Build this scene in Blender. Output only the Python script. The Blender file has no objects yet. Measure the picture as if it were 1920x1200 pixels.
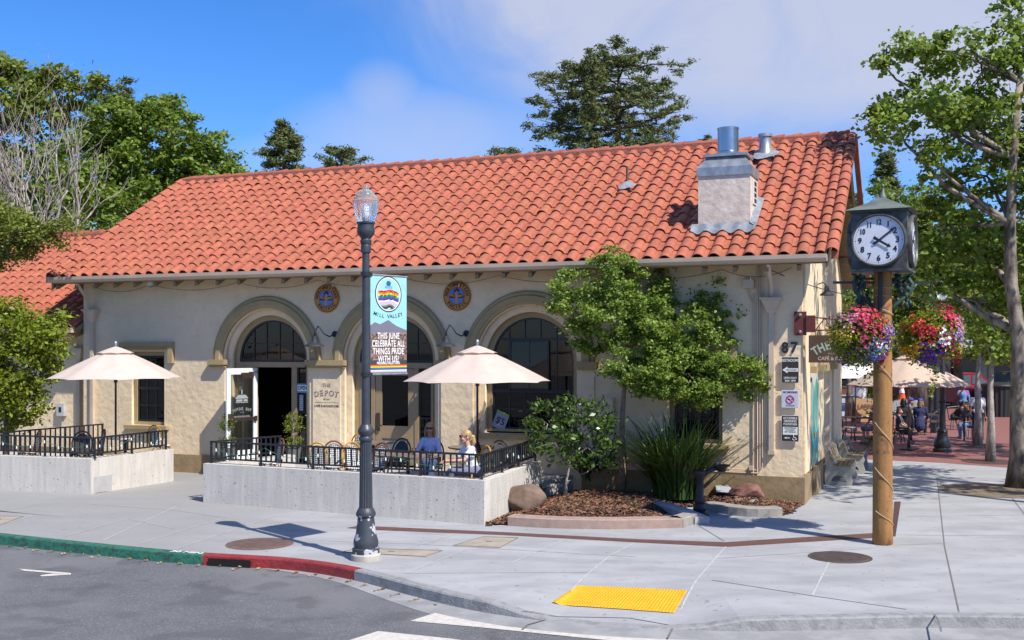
import bpy, bmesh, math, random
import numpy as np
from mathutils import Vector, Matrix
R=math.radians; PI=math.pi
random.seed(5)
S=bpy.context.scene; C=S.collection
# ---------------- camera, sky, sun, exposure
F=2030.; HZ=650.; CZ=3.2
cd=bpy.data.cameras.new('camera'); cam=bpy.data.objects.new('camera',cd); C.objects.link(cam); S.camera=cam
cam.location=(0,0,CZ); cam.rotation_euler=(R(90),0,0)
cd.sensor_width=36; cd.lens=36*F/1920; cd.shift_y=(HZ-600)/1920; cd.clip_end=5000; cd.clip_start=.1
SUN=Vector((.66,-.75,0)).normalized(); EL=R(50)
w=bpy.data.worlds.new('World'); S.world=w; w.use_nodes=True
nt=w.node_tree; nt.nodes.clear()
def N(nt,t,**k):
    n=nt.nodes.new(t)
    for a,b in k.items():
        if a.startswith('i_'):
            n.inputs[a[2:].replace('_',' ')].default_value=b
        else: setattr(n,a,b)
    return n
def M(nt,op,a,b=None,c=None,clamp=False):
    n=nt.nodes.new('ShaderNodeMath'); n.operation=op; n.use_clamp=clamp
    for i,v in enumerate((a,b,c)):
        if v is None: continue
        if isinstance(v,(int,float)): n.inputs[i].default_value=v
        else: nt.links.new(v,n.inputs[i])
    return n.outputs[0]
def ramp(nt,v,lo,hi):
    n=nt.nodes.new('ShaderNodeMapRange'); n.interpolation_type='SMOOTHSTEP'
    nt.links.new(v,n.inputs[0]); n.inputs[1].default_value=lo; n.inputs[2].default_value=hi
    return n.outputs[0]
sky=N(nt,'ShaderNodeTexSky',sky_type='NISHITA',sun_disc=False,sun_elevation=EL,air_density=1.0,dust_density=.3,ozone_density=3.0)
sky.sun_rotation=math.atan2(SUN.x,SUN.y)
hs=N(nt,'ShaderNodeHueSaturation'); hs.inputs['Saturation'].default_value=1.17; hs.inputs['Value'].default_value=1.0
vm=N(nt,'ShaderNodeVectorMath',operation='MULTIPLY'); nt.links.new(sky.outputs[0],vm.inputs[0]); vm.inputs[1].default_value=(1.12,1.30,1.75); nt.links.new(vm.outputs[0],hs.inputs['Color'])
tc=N(nt,'ShaderNodeTexCoord'); sp=N(nt,'ShaderNodeSeparateXYZ'); nt.links.new(tc.outputs['Generated'],sp.inputs[0])
yy=M(nt,'MAXIMUM',sp.outputs[1],.05)
px=M(nt,'MULTIPLY_ADD',M(nt,'DIVIDE',sp.outputs[0],yy),2.030,.960)      # sky bearings, in thousandths
py=M(nt,'MULTIPLY_ADD',M(nt,'DIVIDE',sp.outputs[2],yy),-2.030,.650)
cb=N(nt,'ShaderNodeCombineXYZ'); nt.links.new(px,cb.inputs[0]); nt.links.new(py,cb.inputs[1])
no=N(nt,'ShaderNodeTexNoise'); no.inputs['Scale'].default_value=3.2; no.inputs['Detail'].default_value=9; no.inputs['Roughness'].default_value=.6; no.inputs['Distortion'].default_value=.7
nt.links.new(cb.outputs[0],no.inputs['Vector'])
nz=M(nt,'SUBTRACT',no.outputs[0],.5)
d1=M(nt,'SUBTRACT',px,M(nt,'MULTIPLY_ADD',py,.75,.69)); d1=M(nt,'MULTIPLY_ADD',nz,.35,d1)
m1=M(nt,'MULTIPLY',ramp(nt,d1,-.12,.42),M(nt,'SUBTRACT',1,ramp(nt,M(nt,'MULTIPLY_ADD',nz,.3,M(nt,'MULTIPLY_ADD',px,-.06,py)),.07,.27)))
def blob(cx,cy,rx,ry,a):
    e=M(nt,'ADD',M(nt,'POWER',M(nt,'DIVIDE',M(nt,'SUBTRACT',px,cx),rx),2),M(nt,'POWER',M(nt,'DIVIDE',M(nt,'SUBTRACT',py,cy),ry),2))
    e=M(nt,'MULTIPLY_ADD',nz,1.3,e)
    return M(nt,'MULTIPLY',M(nt,'SUBTRACT',1,ramp(nt,e,-.5,1.6)),a)
m=m1
for b in ((.79,.26,.25,.10,.75),(.72,.20,.08,.085,.7),(.93,.26,.2,.1,.5),(.60,.29,.16,.045,.5),(1.0,.10,.2,.09,.5),(1.35,.12,.36,.11,.9),(1.62,.2,.3,.06,.3)):
    m=M(nt,'MAXIMUM',m,blob(*b))
fade=ramp(nt,sp.outputs[1],.05,.3)
m=M(nt,'MULTIPLY',m,fade); m=M(nt,'MULTIPLY',m,M(nt,'MULTIPLY_ADD',nz,1.3,.92),clamp=True)
wh=N(nt,'ShaderNodeMix',data_type='RGBA')
nt.links.new(M(nt,'MULTIPLY',m,.85),wh.inputs[0]); nt.links.new(hs.outputs[0],wh.inputs[6]); wh.inputs[7].default_value=(6.0,6.3,7.6,1)
bg=N(nt,'ShaderNodeBackground'); bg.inputs[1].default_value=.078
nt.links.new(wh.outputs[2],bg.inputs[0])
ow=N(nt,'ShaderNodeOutputWorld'); nt.links.new(bg.outputs[0],ow.inputs[0])
sd=bpy.data.lights.new('sun','SUN'); so=bpy.data.objects.new('sun',sd); C.objects.link(so)
sd.energy=5.0; sd.angle=R(.5); sd.color=(1,.945,.85)
so.rotation_euler=(-(SUN*math.cos(EL)+Vector((0,0,math.sin(EL))))).to_track_quat('-Z','Y').to_euler()
S.view_settings.view_transform='Standard'; S.view_settings.look='None'; S.view_settings.exposure=.42; S.view_settings.gamma=1
S.cycles.max_bounces=8; S.cycles.transparent_max_bounces=16
# ---------------- frames
O=Vector((5.89,21.95,0)); CA,SA=.9295,.3687; BA=-math.atan2(SA,CA)
def G(px,py,z=0.):                       # a sighted point at height z
    Y=F*(CZ-z)/(py-HZ); return Vector(((px-960)*Y/F,Y,z))
def GY(px,py,Y): return Vector(((px-960)*Y/F,Y,CZ-(py-HZ)*Y/F))
def bw(x,y,z=0): return Vector((O.x+x*CA+y*SA,O.y-x*SA+y*CA,z))
# ---------------- things
def tag(o,label=None,cat=None,group=None,kind=None):
    if label: o['label']=label
    if cat: o['category']=cat
    if group: o['group']=group
    if kind: o['kind']=kind
    return o
def T(name,label,cat,loc=(0,0,0),rz=0,group=None):
    o=bpy.data.objects.new(name,None); C.objects.link(o); o.location=loc; o.rotation_euler=(0,0,rz); o.empty_display_size=.2
    return tag(o,label,cat,group)
def dup(o,loc=None,rz=None,label=None,parent=None,scale=None):
    c=o.copy(); C.objects.link(c)
    if parent: c.parent=parent
    for ch in list(o.children): dup(ch,parent=c)
    if loc is not None: c.location=loc
    if rz is not None: c.rotation_euler=(0,0,rz)
    if label: c['label']=label
    if scale: c.scale=(scale,)*3
    return c
# ---------------- materials
MATS={}
def mat(name,col,rough=.8,metal=0.,var=.12,scale=6.,bump=0.,bscale=40.,col2=None,island=0.,stretch=(1,1,1),trans=0.,spec=.5,emit=None,detail=6,edge=(.35,.65)):
    if name in MATS: return MATS[name]
    m=bpy.data.materials.new(name); m.use_nodes=True; t=m.node_tree; p=t.nodes['Principled BSDF']
    p.inputs['Roughness'].default_value=rough; p.inputs['Metallic'].default_value=metal; p.inputs['Specular IOR Level'].default_value=spec
    c1=tuple(col)+(1,)
    c2=tuple(col2)+(1,) if col2 else tuple(max(0,c*(1-2*var)) for c in col)+(1,)
    tcn=t.nodes.new('ShaderNodeTexCoord'); mp=t.nodes.new('ShaderNodeMapping'); mp.inputs['Scale'].default_value=stretch
    t.links.new(tcn.outputs['Object'],mp.inputs['Vector'])
    n=t.nodes.new('ShaderNodeTexNoise'); n.inputs['Scale'].default_value=scale; n.inputs['Detail'].default_value=detail; n.inputs['Roughness'].default_value=.6
    t.links.new(mp.outputs[0],n.inputs['Vector'])
    f=ramp(t,n.outputs[0],*edge)
    mx=t.nodes.new('ShaderNodeMix'); mx.data_type='RGBA'; t.links.new(f,mx.inputs[0]); mx.inputs[6].default_value=c2; mx.inputs[7].default_value=c1
    out=mx.outputs[2]
    if island:
        g=t.nodes.new('ShaderNodeNewGeometry'); h=t.nodes.new('ShaderNodeHueSaturation')
        t.links.new(M(t,'MULTIPLY_ADD',g.outputs['Random Per Island'],2*island,1-island),h.inputs['Value'])
        r2=M(t,'FRACT',M(t,'MULTIPLY',g.outputs['Random Per Island'],37.7))
        t.links.new(M(t,'MULTIPLY_ADD',r2,.05*min(1,island*2),.5-.025*min(1,island*2)),h.inputs['Hue'])
        t.links.new(out,h.inputs['Color']); out=h.outputs[0]
    t.links.new(out,p.inputs['Base Color'])
    if bump:
        n2=t.nodes.new('ShaderNodeTexNoise'); n2.inputs['Scale'].default_value=bscale; n2.inputs['Detail'].default_value=4
        t.links.new(tcn.outputs['Object'],n2.inputs['Vector'])
        b=t.nodes.new('ShaderNodeBump'); b.inputs['Strength'].default_value=min(1,bump); b.inputs['Distance'].default_value=.02*max(1,bump)
        t.links.new(n2.outputs[0],b.inputs['Height']); t.links.new(b.outputs[0],p.inputs['Normal'])
    if emit: p.inputs['Emission Color'].default_value=tuple(emit)+(1,); p.inputs['Emission Strength'].default_value=1
    if trans:
        tr=t.nodes.new('ShaderNodeBsdfTranslucent'); ms=t.nodes.new('ShaderNodeMixShader'); ms.inputs[0].default_value=trans
        h2=t.nodes.new('ShaderNodeHueSaturation'); h2.inputs['Hue'].default_value=.485; h2.inputs['Value'].default_value=1.5; t.links.new(out,h2.inputs['Color'])
        t.links.new(h2.outputs[0],tr.inputs[0]); t.links.new(p.outputs[0],ms.inputs[1]); t.links.new(tr.outputs[0],ms.inputs[2])
        t.links.new(ms.outputs[0],t.nodes['Material Output'].inputs[0])
    MATS[name]=m; return m
def flat(name,col,rough=.6,**k): return mat(name,col,rough,var=k.pop('var',.04),**k)
def glassmat(name,tint,rough=.02,refl=1.5,base=.0):
    m=bpy.data.materials.new(name); m.use_nodes=True; t=m.node_tree; t.nodes.remove(t.nodes['Principled BSDF'])
    g=t.nodes.new('ShaderNodeBsdfGlossy'); g.inputs['Roughness'].default_value=rough
    tr=t.nodes.new('ShaderNodeBsdfTransparent'); tr.inputs[0].default_value=tuple(tint)+(1,)
    fr=t.nodes.new('ShaderNodeFresnel'); fr.inputs[0].default_value=refl
    ms=t.nodes.new('ShaderNodeMixShader'); t.links.new(M(t,'ADD',fr.outputs[0],base,clamp=True),ms.inputs[0]); t.links.new(tr.outputs[0],ms.inputs[1]); t.links.new(g.outputs[0],ms.inputs[2])
    t.links.new(ms.outputs[0],t.nodes['Material Output'].inputs[0]); MATS[name]=m; return m
# ---------------- mesh builder
class MB:
    def __init__(s): s.v=[]; s.f=[]; s.m=[]; s.k=0
    def add(s,vs,fs,k=None):
        b=len(s.v); s.v+= [tuple(x) for x in vs]; s.f+=[tuple(i+b for i in f) for f in fs]; s.m+=[s.k if k is None else k]*len(fs); return s
    def box(s,x0,x1,y0,y1,z0,z1,k=None,mt=None):
        vs=[(x,y,z) for z in (z0,z1) for y in (y0,y1) for x in (x0,x1)]
        if mt is not None: vs=[mt@Vector(v) for v in vs]
        return s.add(vs,[(0,2,3,1),(4,5,7,6),(0,1,5,4),(2,6,7,3),(0,4,6,2),(1,3,7,5)],k)
    def cbox(s,c,d,rz=0,k=None,rx=0,ry=0):
        mt=Matrix.Translation(Vector(c))@Matrix.Rotation(rz,4,'Z')@Matrix.Rotation(ry,4,'Y')@Matrix.Rotation(rx,4,'X')
        return s.box(-d[0]/2,d[0]/2,-d[1]/2,d[1]/2,-d[2]/2,d[2]/2,k,mt)
    def tube(s,pts,r,n=8,k=None,cap=True,closed=False):
        pts=[Vector(p) for p in pts]; m_=len(pts); rs=r if isinstance(r,(list,tuple)) else [r]*m_
        vs=[]; up=None
        for i,p in enumerate(pts):
            if closed: t=(pts[(i+1)%m_]-pts[i-1])
            else: t=(pts[min(i+1,m_-1)]-pts[max(i-1,0)])
            if t.length<1e-9: t=Vector((0,0,1))
            t.normalize()
            if up is None: up=Vector((0,0,1)) if abs(t.z)<.9 else Vector((1,0,0))
            a=up.cross(t)
            if a.length<1e-6: a=Vector((1,0,0)).cross(t)
            a.normalize(); b=t.cross(a); up=b
            for j in range(n):
                an=2*PI*j/n; vs.append(p+(a*math.cos(an)+b*math.sin(an))*rs[i])
        fs=[]
        for i in range(m_ if closed else m_-1):
            i2=(i+1)%m_
            for j in range(n): fs.append((i*n+j,i*n+(j+1)%n,i2*n+(j+1)%n,i2*n+j))
        if cap and not closed:
            fs.append(tuple(range(n))[::-1]); fs.append(tuple((m_-1)*n+j for j in range(n)))
        return s.add(vs,fs,k)
    def lathe(s,prof,c=(0,0,0),n=20,k=None,flute=0,ax=None):
        vs=[]
        for r,z in prof:
            for j in range(n):
                an=2*PI*j/n; rr=r
                if flute and j%2: rr=r*(1-flute)
                v=Vector((rr*math.cos(an),rr*math.sin(an),z))
                if ax is not None: v=ax@v
                vs.append(Vector(c)+v)
        fs=[]
        for i in range(len(prof)-1):
            for j in range(n): fs.append((i*n+j,i*n+(j+1)%n,(i+1)*n+(j+1)%n,(i+1)*n+j))
        fs.append(tuple(range(n))[::-1]); fs.append(tuple((len(prof)-1)*n+j for j in range(n)))
        return s.add(vs,fs,k)
    def ball(s,c,r,n=10,k=None,jit=0,rng=random):
        r=(r,)*3 if isinstance(r,(int,float)) else r; m_=max(4,n//2+1); vs=[]; c=Vector(c)
        vs.append(c-Vector((0,0,r[2])))
        for i in range(1,m_):
            ph=-PI/2+PI*i/m_
            for j in range(n):
                a=2*PI*j/n; q=1+(rng.random()-.5)*jit
                vs.append(c+Vector((r[0]*math.cos(ph)*math.cos(a)*q,r[1]*math.cos(ph)*math.sin(a)*q,r[2]*math.sin(ph)*q)))
        vs.append(c+Vector((0,0,r[2]))); fs=[]
        for j in range(n): fs.append((0,1+(j+1)%n,1+j))
        for i in range(m_-2):
            for j in range(n): fs.append((1+i*n+j,1+i*n+(j+1)%n,1+(i+1)*n+(j+1)%n,1+(i+1)*n+j))
        l=len(vs)-1
        for j in range(n): fs.append((l,1+(m_-2)*n+j,1+(m_-2)*n+(j+1)%n))
        return s.add(vs,fs,k)
    def prism(s,poly,z0,z1,k=None,f=None):          # poly list of (x,y); f maps (x,y,z)
        n=len(poly); vs=[(x,y,z0) for x,y in poly]+[(x,y,z1) for x,y in poly]
        if f: vs=[f(*v) for v in vs]
        return s.add(vs,[tuple(range(n))[::-1],tuple(range(n,2*n))]+[(i,(i+1)%n,n+(i+1)%n,n+i) for i in range(n)],k)
    def build(s,name,m,parent=None,smooth=False,angle=None):
        me=bpy.data.meshes.new(name); me.from_pydata(s.v,[],s.f); 
        ms=m if isinstance(m,(list,tuple)) else [m]
        for q in ms: me.materials.append(q)
        if len(ms)>1: me.polygons.foreach_set('material_index',s.m)
        bm=bmesh.new(); bm.from_mesh(me); bmesh.ops.recalc_face_normals(bm,faces=bm.faces); bm.to_mesh(me); bm.free()
        if smooth:
            me.polygons.foreach_set('use_smooth',[True]*len(me.polygons))
            if angle: me.set_sharp_from_angle(angle=R(angle))
        o=bpy.data.objects.new(name,me); C.objects.link(o); o.parent=parent; return o
def raw(name,V,Fc,m,parent=None,smooth=False):       # numpy quads
    me=bpy.data.meshes.new(name); nv=len(V); nf=len(Fc); q=Fc.shape[1]
    me.vertices.add(nv); me.vertices.foreach_set('co',V.astype(np.float32).ravel())
    me.loops.add(nf*q); me.loops.foreach_set('vertex_index',Fc.astype(np.int32).ravel())
    me.polygons.add(nf); me.polygons.foreach_set('loop_start',np.arange(0,nf*q,q,dtype=np.int32))
    me.update(calc_edges=True); me.validate()
    for x in (m if isinstance(m,(list,tuple)) else [m]): me.materials.append(x)
    if smooth: me.polygons.foreach_set('use_smooth',[True]*nf)
    o=bpy.data.objects.new(name,me); C.objects.link(o); o.parent=parent; return o
def plate(name,outer,holes,y0,y1,m,parent=None,swap='xz',bev=0):   # flat plate with holes standing in the x-z plane (or lying, swap='xy')
    cu=bpy.data.curves.new(name,'CURVE'); cu.dimensions='2D'; cu.fill_mode='BOTH'; cu.extrude=abs(y1-y0)/2
    for ring in [outer]+holes:
        sp_=cu.splines.new('POLY'); sp_.points.add(len(ring)-1)
        for i,(a,b) in enumerate(ring): sp_.points[i].co=(a,b,0,1)
        sp_.use_cyclic_u=True
    o=bpy.data.objects.new(name,cu); C.objects.link(o); bpy.context.view_layer.update()
    me=bpy.data.meshes.new_from_object(o.evaluated_get(bpy.context.evaluated_depsgraph_get())); C.objects.unlink(o); bpy.data.objects.remove(o)
    yc=(y0+y1)/2
    for v in me.vertices:
        x,y,z=v.co
        v.co=(x,z+yc,y) if swap=='xz' else ((z+yc,x,y) if swap=='yz' else (x,y,z+yc))
    bm=bmesh.new(); bm.from_mesh(me); bmesh.ops.remove_doubles(bm,verts=bm.verts,dist=1e-5); bmesh.ops.recalc_face_normals(bm,faces=bm.faces); bm.to_mesh(me); bm.free()
    me.materials.clear(); me.materials.append(m); me.name=name
    q=bpy.data.objects.new(name,me); C.objects.link(q); q.parent=parent; return q
def arch(cx,r,zs,zb,n=28):            # arched outline
    return [(cx-r,zb)]+[(cx-r*math.cos(PI*i/n),zs+r*math.sin(PI*i/n)) for i in range(n+1)]+[(cx+r,zb)]
def arch_open(cx,r,zs,zb,n=28): return arch(cx,r,zs,zb,n)
FONT={}
def glyphs(txt,size,bold=.0,sx=1.,align='CENTER',ext=.0015,spacing=1.0):
    cu=bpy.data.curves.new('t','FONT'); cu.body=txt; cu.size=size; cu.offset=bold; cu.extrude=ext; cu.align_x=align; cu.align_y='CENTER'; cu.space_character=spacing; cu.resolution_u=3
    o=bpy.data.objects.new('t',cu); C.objects.link(o); bpy.context.view_layer.update()
    me=bpy.data.meshes.new_from_object(o.evaluated_get(bpy.context.evaluated_depsgraph_get())); C.objects.unlink(o); bpy.data.objects.remove(o)
    V=[(v.co.x*sx,v.co.z,v.co.y) for v in me.vertices]; Fs=[tuple(p.vertices) for p in me.polygons]
    return V,Fs
def text(mb,txt,size,at,bold=0.,sx=1.,k=None,arc=None,mirror=False,align='CENTER',ext=.0015,spacing=1.,rot=0,tilt=0):
    """lettering in the local x-z plane facing -y"""
    if arc is None:
        V,Fs=glyphs(txt,size,bold,sx,align,ext,spacing)
        if mirror: V=[(-x,y,z) for x,y,z in V]
        c,s_=math.cos(rot),math.sin(rot)
        mb.add([(at[0]+x*c-z*s_,at[1]+y,at[2]+x*s_+z*c+tilt*x*x) for x,y,z in V],Fs,k)
    else:
        rad,a0,step,inv=arc                      # letters on a circle about 'at'
        n=len(txt)
        for i,ch in enumerate(txt):
            if ch==' ': continue
            a=a0+(i-(n-1)/2)*step*(-1 if inv else 1)
            V,Fs=glyphs(ch,size,bold,sx,'CENTER',ext)
            th=(-a if not inv else PI-a)
            # a measured clockwise from up
            ph=-a if not inv else PI-a
            cxx=math.sin(a)*rad; czz=math.cos(a)*rad
            c,s_=math.cos(ph),math.sin(ph)
            mb.add([(at[0]+cxx+x*c-z*s_,at[1]+y,at[2]+czz+x*s_+z*c) for x,y,z in V],Fs,k)
    return mb
# ---------------- common materials
stucco=mat('cream_stucco',(.76,.605,.40),.9,var=.04,scale=1.3,bump=1.15,bscale=6,detail=8)
stucco_b=mat('brown_stucco',(.30,.215,.115),.9,var=.12,scale=3,bump=.5,bscale=12)
trim=mat('tan_trim',(.36,.27,.135),.8,var=.06,scale=3,bump=.15,bscale=20)
cream=mat('cream_paint',(.66,.53,.36),.6,var=.05)
gut=mat('gutter_paint',(.56,.44,.33),.45,var=.06,scale=2)
frame_t=mat('door_tan',(.30,.215,.12),.5,var=.05)
blackm=mat('black_iron',(.018,.02,.026),.38,var=.1,scale=8)
blackf=mat('black_frame',(.012,.012,.014),.4,var=.1)
concrete_w=mat('board_concrete',(.60,.56,.495),.85,scale=4,var=.09,stretch=(2.6,2.6,.25),bump=.25,bscale=30,edge=(.3,.7),detail=9)
tile=mat('terracotta',(.395,.115,.062),.78,var=.10,scale=5,island=.085,bump=.12,bscale=30)
tile_m=mat('roof_mortar',(.36,.12,.08),.9,var=.15,scale=14,bump=.8,bscale=18)
zinc=mat('zinc',(.42,.45,.48),.42,metal=.6,var=.16,scale=7,stretch=(1,1,.4))
steel=mat('steel_flue',(.46,.47,.49),.28,metal=1,var=.04)
white=flat('white_paint',(.74,.74,.72),.5)
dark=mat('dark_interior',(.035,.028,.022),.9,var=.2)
wglass=glassmat('window_glass',(.30,.32,.32),base=.0)
woodb=mat('brown_wood',(.11,.045,.02),.5,var=.2,scale=5,stretch=(1,1,.2))
# ================= GROUND
asphalt=mat('asphalt',(.125,.127,.135),.85,scale=2.2,var=.10,bump=.5,bscale=160,detail=14,edge=(.25,.75))
_t=asphalt.node_tree
def speck(m,scale,lo,hi,col,amt):
    t=m.node_tree; p=t.nodes['Principled BSDF']; src=p.inputs['Base Color'].links[0].from_socket
    n=t.nodes.new('ShaderNodeTexNoise'); n.inputs['Scale'].default_value=scale; n.inputs['Detail'].default_value=2
    tcn=[x for x in t.nodes if x.type=='TEX_COORD'][0]; t.links.new(tcn.outputs['Object'],n.inputs['Vector'])
    mx=t.nodes.new('ShaderNodeMix'); mx.data_type='RGBA'; t.links.new(M(t,'MULTIPLY',ramp(t,n.outputs[0],lo,hi),amt),mx.inputs[0])
    t.links.new(src,mx.inputs[6]); mx.inputs[7].default_value=tuple(col)+(1,); t.links.new(mx.outputs[2],p.inputs['Base Color'])
speck(asphalt,55,.56,.66,(.26,.26,.26),.7); speck(asphalt,40,.6,.7,(.05,.05,.055),.7); speck(asphalt,.35,.45,.62,(.17,.17,.175),.7); speck(asphalt,.9,.58,.66,(.075,.075,.08),.5)
sidew=mat('sidewalk_concrete',(.365,.367,.373),.85,scale=.9,var=.14,detail=12,bump=.25,bscale=60,stretch=(.7,1.6,1),edge=(.3,.7))
speck(sidew,30,.55,.75,(.33,.32,.31),.4); speck(sidew,.6,.5,.68,(.31,.31,.31),.5)
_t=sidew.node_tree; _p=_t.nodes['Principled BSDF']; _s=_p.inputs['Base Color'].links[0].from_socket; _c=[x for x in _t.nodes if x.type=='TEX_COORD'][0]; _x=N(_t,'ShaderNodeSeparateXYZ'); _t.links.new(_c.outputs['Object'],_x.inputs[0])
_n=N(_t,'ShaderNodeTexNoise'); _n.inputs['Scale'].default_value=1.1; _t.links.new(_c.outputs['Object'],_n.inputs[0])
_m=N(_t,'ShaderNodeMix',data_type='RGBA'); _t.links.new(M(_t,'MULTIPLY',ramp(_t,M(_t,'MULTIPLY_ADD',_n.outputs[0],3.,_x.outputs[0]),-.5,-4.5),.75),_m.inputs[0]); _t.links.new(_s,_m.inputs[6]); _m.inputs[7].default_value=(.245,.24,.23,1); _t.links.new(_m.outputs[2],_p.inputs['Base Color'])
kerbm=mat('kerb_concrete',(.33,.33,.33),.85,scale=5,var=.2,bump=.5,bscale=30)
speck(kerbm,5,.45,.7,(.16,.16,.165),.6)
green=mat('green_kerb_paint',(.028,.17,.105),.55,col2=(.02,.11,.07),scale=6,bump=.5,bscale=30); speck(green,14,.50,.60,(.04,.042,.038),.7)
red=mat('red_kerb_paint',(.30,.03,.03),.5,col2=(.21,.02,.022),scale=5,bump=.5,bscale=25); speck(red,14,.54,.62,(.12,.025,.025),.6)
rd=MB(); rd.add([(-900,-300,-.155),(900,-300,-.155),(900,1500,-.155),(-900,1500,-.155)],[(0,1,2,3)]); tag(rd.build('road',asphalt),kind='structure')
# kerb line, front top edge, as sighted
kp=[(-500,948),(0,1004),(110,1016),(310,1035.5),(377,1042),(493,1045),(565,1051),(642,1062),(725,1083),(788,1103),(866,1121),(959,1138),(1022,1147),(1105,1153),(1180,1156),(1264,1160),(1399,1163),(1570,1158),(1753,1153.5),(1920,1156),(2500,1170)]
kpt=[G(x,y) for x,y in kp]
# resample
def resample(pts,ds,keep=()):
    out=[pts[0]]
    for a,b in zip(pts,pts[1:]):
        n=max(1,int((b-a).length/ds)); out+=[a.lerp(b,(i+1)/n) for i in range(n)]
    return out
def smoothp(p,it=3):
    p=[v.copy() for v in p]
    for _ in range(it):
        q=[p[0]]+[(p[i-1]+p[i]*2+p[i+1])/4 for i in range(1,len(p)-1)]+[p[-1]]; p=q
    return p
KL=smoothp(resample(kpt,.3),6)
def inward(i):
    t=(KL[min(i+1,len(KL)-1)]-KL[max(i-1,0)]).normalized(); return Vector((-t.y,t.x,0))
pxof=lambda v:960+F*v.x/v.y
def dip(v):                                  # dropped kerb at the yellow pad
    x=pxof(v); 
    a=min(1,max(0,(x-900)/130)); b=min(1,max(0,(1420-x)/150)); q=min(a,b); return -.135*q*q*(3-2*q)
rows=[0,.16,.35,.7,1.1,1.5,1.9]
def offs(i,d): return KL[i]+inward(i)*d
def drop(i,d): return dip(KL[i])*max(0,1-max(0,d-.16)/1.6)
V=[];Fc=[]; nr=len(rows)
for i in range(len(KL)):
    for j,d in enumerate(rows):
        p=offs(i,d); V.append((p.x,p.y,drop(i,d)))
for i in range(len(KL)-1):
    for j in range(1,nr-1): Fc.append((i*nr+j,(i+1)*nr+j,(i+1)*nr+j+1,i*nr+j+1))
sw=MB(); sw.add(V,Fc)
b=[offs(i,1.9) for i in range(len(KL))]
# remaining pavement: fan of strips back to far behind
nb=len(sw.v); sw.add([(p.x,p.y,0) for p in b]+[(p.x*4.2,33,0) for p in b],[(i,i+1,len(b)+i+1,len(b)+i) for i in range(len(b)-1)])
sw.add([(-200,33,0),(200,33,0),(300,120,0),(-300,120,0)],[(0,1,2,3)])
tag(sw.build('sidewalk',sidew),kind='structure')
# kerb pieces
def kerb(name,x0,x1,m,label=None):
    mb=MB(); idx=[i for i in range(len(KL)) if x0<=pxof(KL[i])<=x1]
    if idx[-1]<len(KL)-1: idx.append(idx[-1]+1)
    prof=[(-.0,-.16),(-.0,-.02),(.02,.0),(.16,.002),(.16,-.16)]
    vs=[]
    for i in idx:
        dz=dip(KL[i])
        for d,z in prof:
            p=KL[i]+inward(i)*d; zz=z+dz if z>-.1 else -.3
            if d==0 and z>-.1: zz=z+dz
            vs.append((p.x-(inward(i).x*.03 if z<-.1 and d==0 else 0),p.y-(inward(i).y*.03 if z<-.1 and d==0 else 0),zz+.004))
    k=len(prof); n=len(idx)
    fs=[(a*k+j,(a+1)*k+j,(a+1)*k+j+1,a*k+j+1) for a in range(n-1) for j in range(k-1)]+[tuple(range(k)),tuple((n-1)*k+j for j in range(k))]
    mb.add(vs,fs); o=mb.build(name,m); tag(o,label,kind='structure'); return o
speck(concrete_w,2.2,.5,.68,(.46,.44,.41),.5); speck(concrete_w,18,.68,.71,(.10,.095,.09),.7)
speck(tile,.9,.5,.72,(.29,.09,.05),.3); speck(tile,14,.64,.72,(.16,.07,.045),.5); speck(stucco,5,.52,.75,(.50,.40,.27),.28); speck(stucco,.5,.5,.7,(.58,.46,.31),.35)
speck(sidew,9,.69,.71,(.13,.125,.12),.6); speck(sidew,2.2,.58,.7,(.25,.245,.24),.4); speck(asphalt,1.7,.6,.7,(.065,.065,.068),.45)
kerb('kerb',-500,374,green,'green painted kerb'); kerb('kerb',377,640,red,'dark red painted kerb'); kerb('kerb',644,2500,kerbm,'grey concrete kerb')
# storm drain
dp=[i for i in range(len(KL)) if 388<=pxof(KL[i])<=478]
mb=MB(); q=[]
for xx in range(392,475,8):
    i=max(k for k in range(len(KL)-1) if pxof(KL[k])<=xx); f_=(xx-pxof(KL[i]))/(pxof(KL[i+1])-pxof(KL[i])); p=KL[i].lerp(KL[i+1],f_)-inward(i)*.036; q.append((p.x,p.y))
n=len(q); mb.add([(x,y,-.15) for x,y in q]+[(x+.0,y+.0,-.035) for x,y in q],[(i,i+1,n+i+1,n+i) for i in range(n-1)])
tag(mb.build('storm_drain',flat('drain_dark',(.004,.004,.004),.9)),'black storm drain opening in the face of the red kerb','storm drain')
# gutter pan
pan=mat('gutter_pan',(.30,.30,.30),.85,scale=2,var=.12,stretch=(1,1,1),bump=.3,bscale=50); speck(pan,3,.5,.65,(.2,.2,.2),.5)
mb=MB(); vs=[];ii=[i for i in range(len(KL)) if pxof(KL[i])>470]
for a,i in enumerate(ii):
    p=KL[i]; wd=.5*min(1,a/12+.05)
    q1=p-inward(i)*(-.02); q2=p-inward(i)*wd; vs+=[(q1.x,q1.y,-.140),(q2.x,q2.y,-.151)]
mb.add(vs,[(2*a,2*a+1,2*a+3,2*a+2) for a in range(len(ii)-1)]); tag(mb.build('gutter',pan),kind='structure')
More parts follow.
